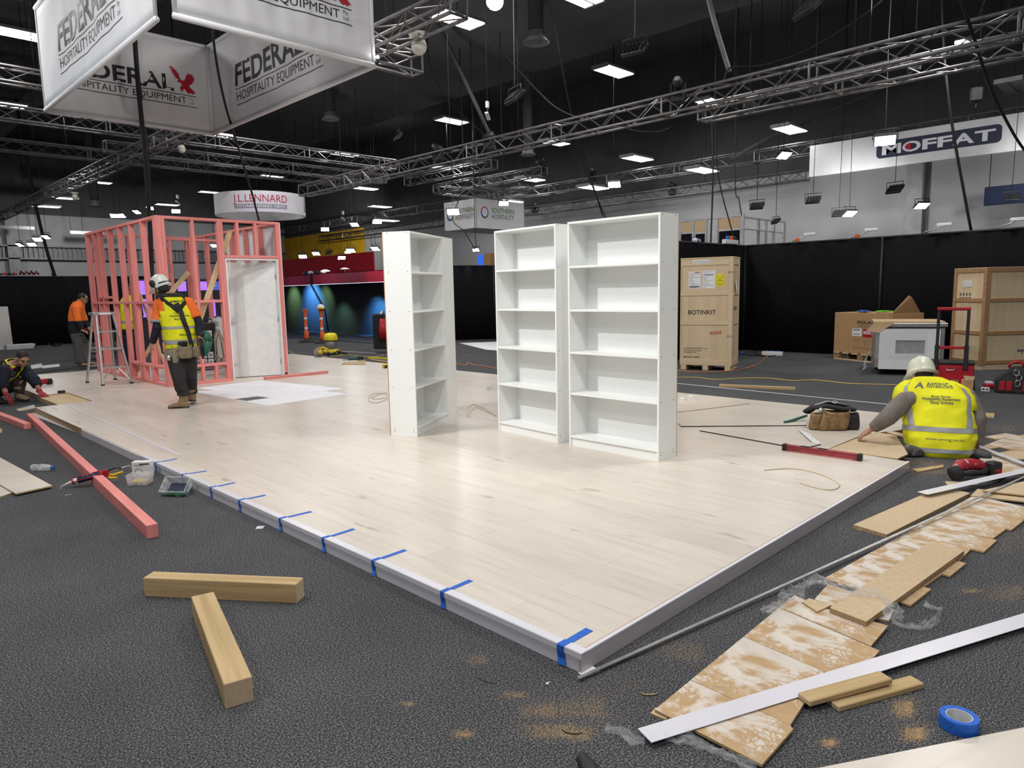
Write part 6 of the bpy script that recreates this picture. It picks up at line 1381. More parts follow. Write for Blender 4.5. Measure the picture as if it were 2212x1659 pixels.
# hanging cables and poles
def hang(label, pts, r=.012, m='cable', name='hanging_cable', cat='cable', up=False):
    P = [dpt(*p) for p in pts]; out = []
    if up: P.insert(0, P[0]+V((0, 0, roof(P[0]))))
    for i in range(len(P)-1):
        a, b_, c, d = P[max(i-1, 0)], P[i], P[i+1], P[min(i+2, len(P)-1)]
        for j in range(6):
            u = j/6; out.append(.5*((2*b_)+(c-a)*u+(2*a-5*b_+4*c-d)*u*u+(3*b_-a-3*c+d)*u**3))
    out.append(P[-1]); return tag(MB().tube(out, r, 6).build(name, m), label, cat)
hang('thick bundle of black cable hanging through the eagle banners to the pink framing', [(286, -60, 11.6), (291, 80, 11.7), (300, 200, 11.8), (312, 320, 12.2), (320, 430, 12.6), (327, 560, 13), (332, 800, 13.2)], .038)
hang('thinner black cable beside the thick bundle over the pink framing', [(302, 180, 12.0), (318, 300, 12.4), (326, 400, 12.8), (336, 480, 13.2), (350, 700, 13.4)], .014)
hang('black cable bundle dropping to the drape wall at the picture edge', [(20, 120, 26), (40, 250, 26), (72, 420, 26.5), (98, 530, 27), (120, 600, 27.4)], .06)
hang('black cable falling from the drape rail to the carpet behind the kneeling worker', [(112, 590, 27.3), (125, 660, 27.3), (112, 720, 27.3), (108, 744, 27.2)], .022)
hang('black cable curving down inside the back corner of the eagle banners', [(458, -20, 11.2), (462, 95, 11.4), (485, 220, 12), (515, 320, 13), (545, 420, 14.2), (560, 480, 14.8)], .020)
hang('black rope slanting down over the navy badge to the drape wall', [(2033, -40, 13), (2038, 100, 13.1), (2050, 220, 13.2), (2065, 320, 13.4), (2098, 500, 13.8)], .026)
hang('black rope slanting off across the long banner end at the picture edge', [(2070, -20, 8.5), (2100, 70, 9), (2140, 190, 10), (2190, 290, 10.8), (2225, 340, 11)], .022)
hang('first of three black cables dropping behind the aluminium stand framework', [(1538, 245, 16), (1540, 380, 16.2), (1535, 532, 16.4)], .022)
hang('second of three black cables dropping behind the aluminium stand framework', [(1545, 250, 16), (1552, 380, 16.2), (1576, 480, 16.3), (1592, 532, 16.4)], .016, up=True)
hang('third of three black cables dropping behind the aluminium stand framework', [(1588, 380, 16.5), (1596, 430, 16.5), (1602, 465, 16.5)], .014, up=True)
hang('pair of dark lines running down to the top of the widest bookcase, upper one', [(1185, 0, 12), (1205, 100, 13), (1240, 270, 15), (1275, 380, 16), (1302, 468, 17)], .014)
hang('pair of dark lines running down to the top of the widest bookcase, lower one', [(1245, 300, 15), (1262, 360, 16), (1308, 470, 17)], .014)
hang('slack black cable swooping onto the longest truss above the middle bookcase', [(1060, 85, 14), (1110, 140, 14), (1155, 190, 14), (1200, 232, 14), (1250, 255, 14), (1290, 258, 14)], .016)
hang('slack black cable swooping up from the longest truss to the top edge', [(1562, 180, 11.6), (1578, 146, 11.5), (1640, 142, 11.3), (1720, 118, 11), (1800, 76, 10.7), (1880, 22, 10.3), (1925, -20, 10)], .014)
hang('slack thin cable under the longest truss, right of the lamp rods', [(1330, 268, 15), (1370, 282, 15), (1420, 285, 15), (1450, 275, 15)], .010)
hang('black cable dropping across the corner sign to its emblem', [(1000, 380, 18), (978, 470, 18), (1003, 500, 18), (1030, 545, 18.5)], .012, up=True)
hang('straight black wire hanging across the front of the corner sign', [(1024, 395, 17.6), (1025, 460, 17.6), (1028, 536, 17.8)], .010, up=True)
hang('grey steel pole slanting down to the longest truss right of the eagle banners', [(940, 40, 16), (1000, 165, 16.4), (1060, 296, 17)], .045, 'wall_dark', 'roof_strut', 'strut')
hang('grey steel pole slanting to the longest truss above the widest bookcase', [(1526, -20, 12), (1550, 70, 12), (1576, 155, 12.2)], .045, 'steel_grey', 'roof_strut', 'strut')
hang('dark steel pole slanting in the roof above the navy badge banner', [(2115, 105, 17), (1700, 280, 19), (1580, 345, 19)], .05, 'wall_dark', 'roof_strut', 'strut')
hang('thin black cable drooping beside the middle of the roof', [(925, 120, 17), (950, 190, 17.5), (990, 240, 18), (1040, 285, 18.4), (1055, 292, 18.5)], .014, up=True)

# ------------------------------------------------------------------ aluminium stand framework behind the drape wall, gear on its top
SX = 17.2
t = thing('stand_framework', 'aluminium stand framework with tan boards rising behind the drape wall', 'framework', (SX, 8.9, 0))
def sx_(px, py): return onx(px, py, SX)
ups = [(1470, 476), (1498, 474), (1526, 472), (1550, 470), (1602, 463), (1606, 463)]
for px, py in ups: q = sx_(px, py); MB().bx(SX-.025, SX+.025, q.y-.03, q.y+.03, 0, q.z, ch=.006).build('upright', 'alu', t, True)
q0, q1 = sx_(1468, 477), sx_(1604, 463); MB().bx(SX-.02, SX+.02, q1.y, q0.y, q1.z-.05, q1.z, ch=.006).build('rail', 'alu', t, True)
for a_, b_ in (((1472, 479), (1496, 500)), ((1502, 477), (1524, 500)), ((1553, 471), (1599, 492))):
    u, v = sx_(*a_), sx_(*b_); MB().bx(SX-.012, SX+.012, v.y, u.y, v.z, q1.z-.06).build('board_panel', 'chipboard', t, True)
    MB().bx(SX+.02, SX+.05, v.y, u.y, 1.5, v.z-.05).build('dark_panel', 'drape', t, True)
top = q1.z
for dx in (0, .9, 1.35, 1.8, 2.4, 2.5):
    MB().bx(SX+dx-.03, SX+dx+.03, q1.y-.03, q1.y+.03, 0, top-.03*dx, ch=.006).build('upright', 'alu', t, True)
    if dx in (.9, 1.8, 2.4): MB().bx(SX+dx-.002, SX+dx+.0, q1.y-.034, q1.y-.0301, 2.2, top-.15).build('slot_row', 'black', t, True)
MB().bx(SX, SX+2.5, q1.y-.025, q1.y+.025, top-.09, top-.05, ch=.006).build('rail', 'alu', t, True); MB().bx(SX, SX+2.5, q1.y-.02, q1.y+.02, top-.38, top-.35).build('rail', 'alu', t, True)
for k, (px, py) in enumerate(((1740, 517), (1872, 504), (2030, 492), (2190, 481))):
    p = onx(px, py, 15.5); lb = ['first white arm lamp along the drape top, orange clip, nearest the framework', 'second white arm lamp along the drape top, with orange clip', 'third white arm lamp along the drape top, by the wall column', 'fourth white arm lamp along the drape top, near the picture edge'][k]
    t = thing('arm_lamp', lb, 'lamp', (p.x, p.y, 2.46), pi/2, group='arm lamps on the drape wall top'); MB().tube([(.30, 0, .01), (.05, 0, .08), (-.02, -.05, .14)], .012, 6).build('arm', 'alu', t); MB().box((-.06, -.06, .15), (.26, .05, .06), None, 0, .01).build('lamp_head', 'white_plastic', t)
    if k < 2: MB().box((.18, 0, .04), (.09, .05, .07), None, 0, .015).build('clip', 'orange_plastic', t)
t = thing('power_board', 'white power board with plugs on the drape top by the framework', 'power board', (15.0, 7.98, 2.47), 0); MB().bx(-.3, .3, -.05, .05, 0, .10, ch=.01).build('casing', 'white_plastic', t)
for x, m_ in ((-.12, 'strap_blue'), (.05, 'orange_plastic'), (.18, 'black')): MB().box((x, 0, .14), (.1, .07, .09), None, 0, .02).build('plug', m_, t)
t = thing('plug', 'grey-blue plug lying on the drape top beside the widest bookcase', 'plug', (13.55, 7.98, 2.50), .1); MB().lathe([(.03, -.16), (.05, -.08), (.05, .06), (.03, .14)], (0, 0, 0), Rx, 12).build('plug_body', 'mute_white', t); MB().lathe([(.052, -.06), (.052, .02)], (0, 0, 0), Rx, 12).build('collar', 'strap_blue', t)

lamp('flood_lamp', 'SPOT', dpt(979, 460, 14.0), 260, (1, 1, 1), .1, target=(15.9, 17.4, 4.0), spot=1.0, blend=1)
lamp('flood_lamp', 'SPOT', dpt(640, 420, 17.5), 200, (.85, .75, 1), .1, target=dpt(560, 446, 21.5), spot=.7, blend=1)
# ================================================================== PEOPLE
def lerpk(keys, t):
    for (t0, *a), (t1, *b_) in zip(keys, keys[1:]):
        if t <= t1 or (t1, *b_) == tuple(keys[-1]):
            u = (t-t0)/(t1-t0); u = max(0, min(1, u)); u2 = u*u*(3-2*u)*.5+u*.5
            return [x+(y-x)*u2 for x, y in zip(a, b_)]
class Torso:
    """keys: (t, centre, half width, half depth); side and front unit vectors at bottom and top"""
    def __init__(s, keys, side0, side1, front0, front1, pw=2.5, seed=1): s.k = keys; s.s0, s.s1, s.f0, s.f1, s.pw, s.seed = side0, side1, front0, front1, pw, seed
    def fr(s, t):
        c, a, b_ = lerpk(s.k, t); return c, (s.s0.lerp(s.s1, t)).normalized()*a, (s.f0.lerp(s.f1, t)).normalized()*b_
    def S(s, t, th, off=0.0, wr=0.0):
        c, a, b_ = s.fr(t); cs, sn = cos(th), sin(th); p = 2/s.pw
        x = math.copysign(abs(cs)**p, cs); y = math.copysign(abs(sn)**p, sn)
        k = 1+wr*(sin(th*5+t*9+s.seed)*.45+sin(th*9-t*21+s.seed*2)*.3+sin(t*33+th*3)*.3+sin(t*47-th*7+s.seed)*.28*(1-t*.5)+sin(th*17+t*13)*.14)
        return c+a*(x*k*(1+off/a.length))+b_*(y*k*(1+off/b_.length))
    def mesh(s, mb, t0=0, t1=1, off=0.0, wr=0.0, n=40, m=26, cap=True):
        return mb.rings([[s.S(t0+(t1-t0)*j/(m-1), 2*pi*i/n, off, wr) for i in range(n)] for j in range(m)], 0, True, cap)
    def shell(s, t0, t1, off, wr, n=56, m=30, th0=0, th1=2*pi, cut=None):
        mb = MB(); g = {}; fs = []
        cl = th1-th0 > 6.28
        for j in range(m):
            for i in range(n+(0 if cl else 1)): g[i, j] = len(mb.v); mb.v.append(s.S(t0+(t1-t0)*j/(m-1), th0+(th1-th0)*i/n, off, wr))
        for j in range(m-1):
            for i in range(n):
                k = (i+1) % n if cl else i+1
                t, th = t0+(t1-t0)*(j+.5)/(m-1), th0+(th1-th0)*(i+.5)/n
                if cut and cut(t, th): continue
                mb.f.append([g[i, j], g[k, j], g[k, j+1], g[i, j+1]]); mb.mi.append(0); mb.sm.append(True)
        return mb
def limb(mb, pts, rr, n=12): return mb.tube(pts, rr, n)
def hand(mb, w, d, nrm, ts, curl=.4, sc=1.0):
    """w wrist, d direction, nrm palm normal, ts thumb side sign"""
    d = V(d).normalized(); nrm = V(nrm); nrm = (nrm-d*nrm.dot(d)).normalized(); s = d.cross(nrm)*ts; k = sc
    mb.loft([(w-d*.02*k, s*.027*k, nrm*.021*k), (w+d*.02*k, s*.034*k, nrm*.018*k), (w+d*.06*k, s*.043*k, nrm*.016*k), (w+d*.095*k, s*.041*k, nrm*.013*k)], 12, pw=2.6)
    for o, L, c in ((.031, .070, .9), (.0105, .079, 1.0), (-.0105, .074, 1.05), (-.030, .058, 1.15)):
        p = w+d*(.088-abs(o)*.15)*k+s*o*k; a = curl*c*.5; pts = [p-d*.012*k, p]; r = [.0095*k, .0095*k]
        for q in (.45, .32, .23):
            dr = d*cos(a)+nrm*sin(a)+s*(o*1.4); p = p+dr*(L*q)*k; pts.append(p); r.append((.0088 if q > .3 else .0074)*k); a += curl*c
        mb.tube(pts, r, 8)
    p = w+d*.028*k+s*.026*k; q = p+(d*.55+s*.75+nrm*.25)*.036*k; q2 = q+(d*.85+s*.3+nrm*.35)*.032*k; mb.tube([p-d*.01*k, q, q2, q2+(d*.9+nrm*.4)*.020*k], [.015*k, .0115*k, .0095*k, .0078*k], 8)
def basis(f, u):
    f = V(f).normalized(); u = V(u); s = f.cross(u).normalized(); u = s.cross(f); return M4((s, f, u)).transposed()
def head(mb, c, f, u):
    R = basis(f, u); P = lambda x, y, z: V(c)+R @ V((x, y, z))
    mb.ell(P(0, -.012, .03), (.075, .095, .085), R); mb.ell(P(0, .018, -.025), (.060, .070, .085), R); mb.ell(P(0, .035, -.085), (.040, .045, .032), R)
    mb.loft([(P(0, .085, .03), R @ V((.008, 0, 0)), R @ V((0, 0, .02))), (P(0, .105, -.012), R @ V((.015, 0, 0)), R @ V((0, 0, .016))), (P(0, .085, -.022), R @ V((.018, 0, 0)), R @ V((0, 0, .01)))], 8)
    for sx in (-1, 1): mb.ell(P(sx*.077, -.005, -.01), (.012, .022, .034), R); mb.ell(P(sx*.035, .062, -.03), (.026, .026, .024), R); mb.ell(P(sx*.03, .075, .030), (.028, .016, .010), R)
    mb.ell(P(0, .082, -.058), (.026, .016, .013), R)
    return R, P
def face(t, P, R):
    for sx in (-1, 1):
        MB().ell(P(sx*.031, .083, .008), (.013, .008, .007), R).build('eye', 'black_gloss', t, True); MB().tube([P(sx*.048, .078, .030), P(sx*.03, .092, .036), P(sx*.014, .092, .031)], .0045, 6).build('eyebrow', 'hair', t, True)
    MB().ell(P(0, .098, -.058), (.022, .005, .003), R).build('mouth', 'leather', t, True)
def boot(t, ank, heel_dir_toe, m, sole='rubber', up=(0, 0, 1), sc=1.0, name='boot', shaft=1):
    d = V(heel_dir_toe).normalized(); u = V(up); u = (u-d*u.dot(d)).normalized(); s = d.cross(u); a = V(ank)
    mb = MB(); g = a-u*.085*sc
    mb.loft([(g-d*.055*sc+u*.035, s*.035*sc, u*.034), (g-d*.02*sc+u*.04, s*.042*sc, u*.042), (g+d*.05*sc+u*.045, s*.045*sc, u*.045), (g+d*.11*sc+u*.035, s*.050*sc, u*.034), (g+d*.17*sc+u*.028, s*.046*sc, u*.026), (g+d*.20*sc+u*.022, s*.028*sc, u*.016)], 14, pw=2.6)
    if shaft: mb.tube([a+u*.12*sc, a+u*.03*sc, g+d*.02*sc+u*.05], [.056*sc, .055*sc, .055*sc], 12)
    b_ = mb.build(name, m, t, True, remesh=.011, smooth=2)
    so = MB(); P = []
    for i in range(20):
        q = 2*pi*i/20; P.append(g+d*(.072+.135*cos(q))*sc+s*(.047*sin(q)*(1.08 if cos(q) > 0 else .9))*sc)
    so.rings([P, [p+u*.022 for p in P]]); so.build('boot_sole', sole, b_, True)
    for i in range(4): MB().bar(g+d*(.03+.022*i)*sc+u*(.098-.012*i)-s*.028*sc, g+d*(.035+.022*i)*sc+u*(.100-.012*i)+s*.028*sc, .007, .005, up=u).build('lace', 'strap_beige', b_, True)
    return b_
def helmet(t, c, f, u, m):
    R = basis(f, u); P = lambda x, y, z: V(c)+R @ V((x, y, z)); mb = MB(); rs = []
    for r, z, e in ((1.17, -.012, .05), (1.05, -.002, .015), (1.0, .02, 0), (.985, .05, 0), (.90, .09, 0), (.70, .13, 0), (.38, .152, 0), (.02, .158, 0)):
        rs.append([P(.108*r*cos(a), (.132*r+(e if sin(a) > 0 else e*.3)*max(0, sin(a)))*sin(a), z-(.012 if e > .04 and sin(a) > .3 else 0)) for a in [2*pi*i/28 for i in range(28)]])
    mb.rings(rs, 0, True); o = mb.build('helmet_shell', m, t, True)
    for x in (-.028, 0, .028): MB().tube([P(x, .10, .095), P(x, .04, .150), P(x, -.04, .151), P(x, -.10, .088)], .007, 6, flat=.8).build('helmet_rib', m, o, True)
    return o, P, R
def strip_on(T, pts, w_, off, wr, n=4):
    """band following the torso surface through (t, theta) points"""
    vs = []; P = [T.S(t, th, off, wr) for t, th in pts]
    for i, p in enumerate(P):
        d = (P[min(i+1, len(P)-1)]-P[max(i-1, 0)]).normalized(); c = T.fr(pts[i][0])[0]; nn = (p-c).normalized(); s = d.cross(nn).normalized()
        for j in range(n): vs.append(p+s*w_*(j/(n-1)-.5))
    return MB().sheet(vs, n, len(P))
def band_on(T, pts, w_, off, wr, n=6):
    vs = []
    for t_, th in pts:
        a = T.fr(t_)[1].length; vs += [T.S(t_, th+(j/(n-1)-.5)*w_/a, off, wr) for j in range(n)]
    return MB().sheet(vs, n, len(pts))
def back_text(t, T, txt, t_, h, w_, m, ox=0.0, bold=.01, off=.016, wr=0, th=-pi/2):
    c, a, b_ = T.fr(t_); L = (T.fr(1)[0]-T.fr(0)[0]).length
    def fn(X, Y):
        q = max(-.98, min(.98, (X+ox)/(a.length+off))); return T.S(t_+Y/L, -math.acos(math.copysign(abs(q)**(T.pw/2), q)), off, wr)
    letter_mb(MB(), txt, (0, 0, 0), (1, 0, 0), (0, 0, 1), h, width=w_, align='c', bold=bold, fn=fn).build('vest_print', m, t, True)
U = V((0, 0, 1)); RF = V((FWD.x, FWD.y, 0)).normalized(); RR_ = V((RF.y, -RF.x, 0))   # horizontal forward and right of the camera
m = mat('hivis', (.86, .84, .01), (.72, .70, .01), 7, rough=.75, bump=.5, bscale=9)
mat('reflective', (.36, .36, .37), (.30, .30, .31), 12, rough=.45, bump=.3, bscale=10)
mat('tan_cloth', (.20, .17, .11), (.28, .23, .15), 20, rough=.9, bump=.2)

# ---------------------------------------------------------------- the standing worker with the white helmet
D1 = (at(391, 882, HP)-CAM).dot(FWD)
A_ = lambda x, y, dd=0: dpt(280+x/4.88, 560+y/4.88, D1+dd)
g = at(391, 882, HP)
t = thing('person', 'worker in white helmet, yellow vest and orange sleeves walking away across the stage', 'person', (g.x, g.y, HP))
f = (RF*.80-RR_*.60).normalized(); sd = f.cross(U).normalized()
neck, pel = A_(395, 375, .06), A_(548, 1010, .05)
ch = A_(470, 560, .06); wa = A_(530, 830, .05)
Tk = [(0, A_(560, 1040, .05), .165, .125), (.22, A_(543, 900, .05), .172, .128), (.45, A_(522, 720, .05), .192, .135), (.68, A_(492, 560, .06), .218, .135), (.84, A_(465, 455, .06), .208, .115), (.95, A_(435, 395, .06), .13, .085), (1, A_(410, 360, .06), .07, .07)]
T1 = Torso(Tk, sd, sd, f, f, 2.5, 3)
sL, eL, wL, hL = A_(318, 455, .03), A_(292, 720, -.04), A_(238, 890, .0), A_(212, 1010, .0)
sR, eR, wR, hR = A_(640, 440, .10), A_(735, 690, .12), A_(738, 820, .06), A_(760, 900, .0)
hpL, kL, aL = A_(485, 1040, .0), A_(520, 1250, -.05), A_(570, 1475, .02); toeL = (A_(430, 1540, -.02)-A_(600, 1540, .0)); toeL.z = 0
hpR, kR, aR = A_(620, 1030, .10), A_(640, 1240, .12), A_(655, 1418, .30); toeR = -RR_*.35+RF*.9-U*.15
hc = A_(335, 322, .05); hf = (RF*.35-RR_*.9-U*.28).normalized()
hb = MB(); T1.mesh(hb, 0, 1, -.02); R, P = head(hb, hc, hf, U-RR_*.1)
limb(hb, [A_(420, 395, .06), A_(370, 345, .06)], [.058, .055]); 
limb(hb, [sL, eL, wL], [.052, .044, .030]); limb(hb, [sR, eR, wR], [.05, .044, .030]); hand(hb, wL, hL-wL, RR_*.6+RF*.5, 1, .35); hand(hb, wR, V((-.1, -.1, -.6))+RR_*.5, -RR_-RF*.2, 1, .9)
limb(hb, [hpL, kL, aL], [.085, .058, .045]); limb(hb, [hpR, kR, aR], [.085, .058, .045])
hb.build('body', 'skin', t, True, remesh=.0085, smooth=2)
sh = MB(); T1.mesh(sh, .1, .93, .0); limb(sh, [sL.lerp(sR, .1), sL, sL.lerp(eL, .55), sL.lerp(eL, .80)], [.07, .078, .080, .086]); limb(sh, [sR.lerp(sL, .16), sR.lerp(sL, .06), sR.lerp(eR, .7)], [.062, .068, .076]); sh.build('shirt', 'hivis_orange', t, True, remesh=.012, smooth=3)
for s_, e_, w_ in ((sL, eL, wL), (sR, eR, wR)): limb(MB(), [s_.lerp(e_, .7), e_, e_.lerp(w_, .55), w_.lerp(e_, .05)], [.055, .060, .050, .042], 16).build('under_sleeve', 'navy', t, True, remesh=.010, smooth=2)
MB().tube([sL.lerp(eL, .76), sL.lerp(eL, .84)], [.090, .089], 20).build('sleeve_cuff', 'reflective', t, True)
hole = lambda t_, th: .60 < t_ < .93 and (abs(cos(th)) > .90 - .25*(t_ > .72)) or (t_ > .90 and sin(th) > .5)
T1.shell(.15, .965, .014, .025, cut=hole).build('vest', 'hivis', t, True, solid=.005)
for a0, a1 in ((.245, .30), (.43, .485)): T1.shell(a0, a1, .020, .025, m=4).build('reflective_band', 'reflective', t, True)
B = -pi/2
for s_ in (-1, 1):   # tool harness: two shoulder straps that join in the back and run down to the belt
    strip_on(T1, [(.955, B+s_*1.0), (.90, B+s_*.7), (.84, B+s_*.42), (.78, B+s_*.18), (.70, B)], .055, .026, .0).build('harness_strap', 'work_black', t, True, solid=.008)
strip_on(T1, [(.82, B), (.70, B+.05), (.55, B+.10), (.38, B+.25), (.20, B+.40), (.05, B+.42)], .060, .028, 0).build('harness_strap', 'work_black', t, True, solid=.008)
MB().box(T1.S(.52, B+.12, .035), (.05, .05, .05), None, 0, .01).build('harness_buckle', 'black', t, True)
T1.shell(.955, 1.0, .03, 0, m=4).build('harness_collar', 'work_black', t, True, solid=.012)
for tx, tt, h_, w_, ox in (('AMING', .835, .045, .20, .03), ('Shop Fitout', .655, .020, .13, 0), ('Hospitality Equipment', .612, .020, .235, 0), ('Shop Signage', .57, .020, .14, 0), ('www.aming.co.nz', .345, .022, .20, .06)): back_text(t, T1, tx, tt, h_, w_, 'ink', ox, .012, .021, .025)
tr = MB(); T1.mesh(tr, 0, .16, -.004, m=8); limb(tr, [hpL+U*.05, hpL, hpL.lerp(kL, .55), kL, kL.lerp(aL, .5), aL+U*.10, aL+U*.05], [.10, .108, .098, .084, .080, .074, .078], 16); limb(tr, [hpR+U*.05, hpR, hpR.lerp(kR, .55), kR, kR.lerp(aR, .5), aR+U*.09, aR+U*.0], [.10, .106, .096, .082, .078, .072, .076], 16); tr.build('trousers', 'work_black', t, True, remesh=.012, smooth=3)
boot(t, aL-U*.03, toeL, 'boot_tan', up=U); boot(t, aR-U*.02, toeR, 'boot_tan', up=U+RF*.3)
ho, HPf, HR = helmet(t, hc+(U-RR_*.1)*.045, hf-U*.1, U-RR_*.1-RF*.05, 'helmet_white')
for s_ in (-1, 1):
    MB().ell(HPf(s_*.115, .0, .045), (.030, .042, .050), HR).build('ear_defender', 'black', ho, True)
    MB().tube([HPf(s_*.118, 0, .045), HPf(s_*.124, -.01, .0), HPf(s_*.11, -.02, -.03)], .008, 6).build('muff_arm', 'black_gloss', ho, True)
MB().tube([HPf(.098, -.08, .02), HPf(.05, -.125, .02), HPf(-.05, -.125, .02), HPf(-.098, -.08, .02)], .014, 6, flat=.5).build('head_strap', 'black', ho, True)
MB().tube([HPf(-.095, .0, -.01), HPf(-.09, .03, -.09), HPf(0, .06, -.155), HPf(.09, .03, -.09), HPf(.095, .0, -.01)], .006, 6).build('chin_strap', 'black', ho, True)
MB().ell(P(0, -.03, .0), (.079, .085, .075), R, zmax=.5).build('hair', 'hair', t, True)
# belt with pouches
T1.shell(.045, .145, .018, 0, m=5).build('tool_belt', 'canvas_tan', t, True, solid=.012)
for k, (x, y, dd, w_, h_, d_, m_) in enumerate(((585, 975, -.08, .17, .17, .08, 'tan_cloth'), (480, 1010, -.10, .075, .21, .06, 'canvas_tan'), (415, 1000, -.03, .10, .15, .07, 'canvas_tan'), (690, 965, .02, .16, .15, .09, 'tan_cloth'))):
    c = A_(x, y, dd); a_ = math.atan2(-f.x, f.y)
    q = MB(M4.Translation(c-U*h_*.5) @ M4.Rotation(a_+(.5 if x < 450 else -.5 if x > 650 else 0), 4, 'Z')); pouch(q, (0, 0, 0), w_, d_, h_); q.build('belt_pouch', m_, t, True)
MB().box(A_(560, 900, -.085), (.14, .05, .085), M4.Rotation(.5, 3, 'Z'), 0, .02).build('pouch_flap', 'work_black', t, True)
MB().tube([A_(345, 850, -.02), A_(330, 920, -.04), (A_(345, 985, -.03)), A_(395, 1000, -.04)], .010, 6).build('belt_loop', 'black', t, True)
MB().lathe([(.035, -.02), (.038, 0), (.035, .02)], A_(420, 1040, -.10), M4.Rotation(pi/2, 3, 'X'), 16).build('tape_measure', 'alu', t, True)
tl = thing('nail_gun', 'green and black cordless tool carried by the worker in the white helmet', 'power tool', A_(800, 880, -.04))
a0, a1, a2 = A_(790, 770, -.02), A_(835, 860, -.05), A_(800, 1020, -.05)
MB().tube([a0, a0.lerp(a1, .5), a1], [.045, .052, .05], 12).build('motor', 'tool_green', tl, True); MB().tube([a1, a1.lerp(a2, .5), a2], [.048, .045, .02], 12).build('body', 'tool_green', tl, True); MB().tube([A_(745, 840, -.04), A_(760, 930, -.05), A_(775, 1050, -.05)], [.025, .024, .014], 10).build('grip', 'black', tl, True); MB().box(A_(775, 800, -.06), (.09, .07, .06), M4.Rotation(.6, 3, 'Y'), 0, .01).build('battery', 'black', tl, True)

# ---------------------------------------------------------------- the worker sitting by the stage corner
g = at(1820+1060/5.184, 740+1285/5.184, 0); D2 = (g-CAM).dot(FWD)
A_ = lambda x, y, dd=0: dpt(1820+x/5.184, 740+y/5.184, D2+dd)
t = thing('person', 'worker in cream helmet and printed yellow vest sitting on the carpet, back to us', 'person', (g.x, g.y, 0))
f = (RF*.93-RR_*.36*.2+RR_*.15).normalized(); vd = ray(2030, 900); vd = V((vd.x, vd.y, 0)).normalized(); f = (vd+V((vd.y, -vd.x, 0))*-.12).normalized(); sd = f.cross(U).normalized(); ft_ = (f-U*.35).normalized()
Tk = [(0, A_(1085, 1268, .12), .205, .13), (.10, A_(1085, 1200, .10), .236, .155), (.26, A_(1082, 1060, .11), .262, .16), (.42, A_(1072, 930, .13), .264, .155), (.60, A_(1055, 760, .16), .250, .15), (.76, A_(1035, 620, .19), .262, .145), (.87, A_(1010, 510, .23), .225, .12), (.95, A_(975, 430, .26), .135, .095), (1, A_(950, 385, .28), .075, .075)]
T2 = Torso(Tk, sd, sd, f, ft_, 2.6, 5)
sL, eL, wL, hL = A_(705, 640, .18), A_(500, 845, .18), A_(325, 970, .26), A_(205, 1035, .30)
sR, eR, wR, hR = A_(1385, 600, .14), A_(1505, 860, .06), A_(1490, 1130, .08), A_(1470, 1240, .14)
hc = A_(880, 388, .33); hf = (f*.75-sd*.45-U*.45).normalized(); hu = (U*.95+f*.35)
hb = MB(); T2.mesh(hb, 0, 1, -.03); R, P = head(hb, hc, hf, hu); limb(hb, [A_(955, 450, .26), A_(905, 410, .30)], [.062, .058])
limb(hb, [sL, eL, wL], [.055, .046, .031]); limb(hb, [sR, eR, wR], [.055, .046, .031]); hand(hb, wL, hL-wL-U*.01, -U+f*.1, -1, .38, 1.05); hand(hb, wR, hR-wR, f, -1, .5)
hb.build('body', 'skin', t, True, remesh=.0085, smooth=2)
sh = MB(); T2.mesh(sh, .05, .94, -.006)
limb(sh, [sL.lerp(sR, .12), sL, sL.lerp(eL, .5), eL, eL.lerp(wL, .5), wL.lerp(eL, .06)], [.075, .078, .082, .076, .064, .048], 16); limb(sh, [sR.lerp(sL, .12), sR, sR.lerp(eR, .5), eR, eR.lerp(wR, .5), wR], [.075, .080, .082, .078, .070, .062], 16)
sh.build('shirt', 'grey_shirt', t, True, remesh=.012, smooth=2)
hole = lambda t_, th: (.50 < t_ < .80 and cos(th) < -.985+.1*(t_-.5) and False) or (t_ > .90 and sin(th) > .2)
T2.shell(.015, .975, .016, .030, n=72, m=40, cut=hole).build('vest', 'hivis', t, True, solid=.006)
for s_ in (-1, 1):      # wide shoulder wings of the vest
    wng = MB(); wng.sheet([T2.S(tt, B+s_*th, o, 0)+U*u_ for tt, u_ in ((.94, .0), (.88, .0), (.80, -.005), (.70, -.01), (.62, .0)) for th, o in ((1.05, .018), (1.3, .035), (1.55, .06), (1.85, .085 if tt > .65 else .03))], 4, 5); wng.build('shoulder_flap', 'hivis', t, True, solid=.006)
for a0, a1 in ((.095, .155), (.345, .405)): T2.shell(a0, a1, .023, .030, n=72, m=5).build('reflective_band', 'reflective', t, True)
for s_ in (-1, 1): band_on(T2, [(.41, B+s_*.78), (.50, B+s_*.86), (.60, B+s_*.90), (.70, B+s_*.92), (.78, B+s_*.96), (.85, B+s_*1.02), (.91, B+s_*1.12)], .07, .024, .030).build('reflective_band', 'reflective', t, True)
back_text(t, T2, 'A', .838, .048, .07, 'ink_grey', -.125, .03, .024, .030); back_text(t, T2, 'AMING', .868, .028, .20, 'ink_grey', .035, .0, .024, .030); back_text(t, T2, 'INTERIORS', .842, .016, .20, 'ink_grey', .035, .015, .024, .030)
for tx, tt, w_ in (('Shop Fitout', .740, .15), ('Hospitality Equipment', .705, .285), ('Shop Signage', .670, .175)): back_text(t, T2, tx, tt, .020, w_, 'ink_grey', .025, .02, .024, .030)
back_text(t, T2, 'www.aming.co.nz', .245, .032, .29, 'ink_grey', .02, -.002, .026, .030)
tr = MB(); T2.mesh(tr, 0, .2, -.01, m=8)
for pts in ([A_(960, 1200, .12), A_(700, 1190, .35), A_(760, 1230, .10), A_(860, 1265, .0)], [A_(1200, 1200, .12), A_(1430, 1180, .35), A_(1400, 1240, .10), A_(1330, 1265, .0)]): limb(tr, pts, [.10, .085, .07, .06], 14)
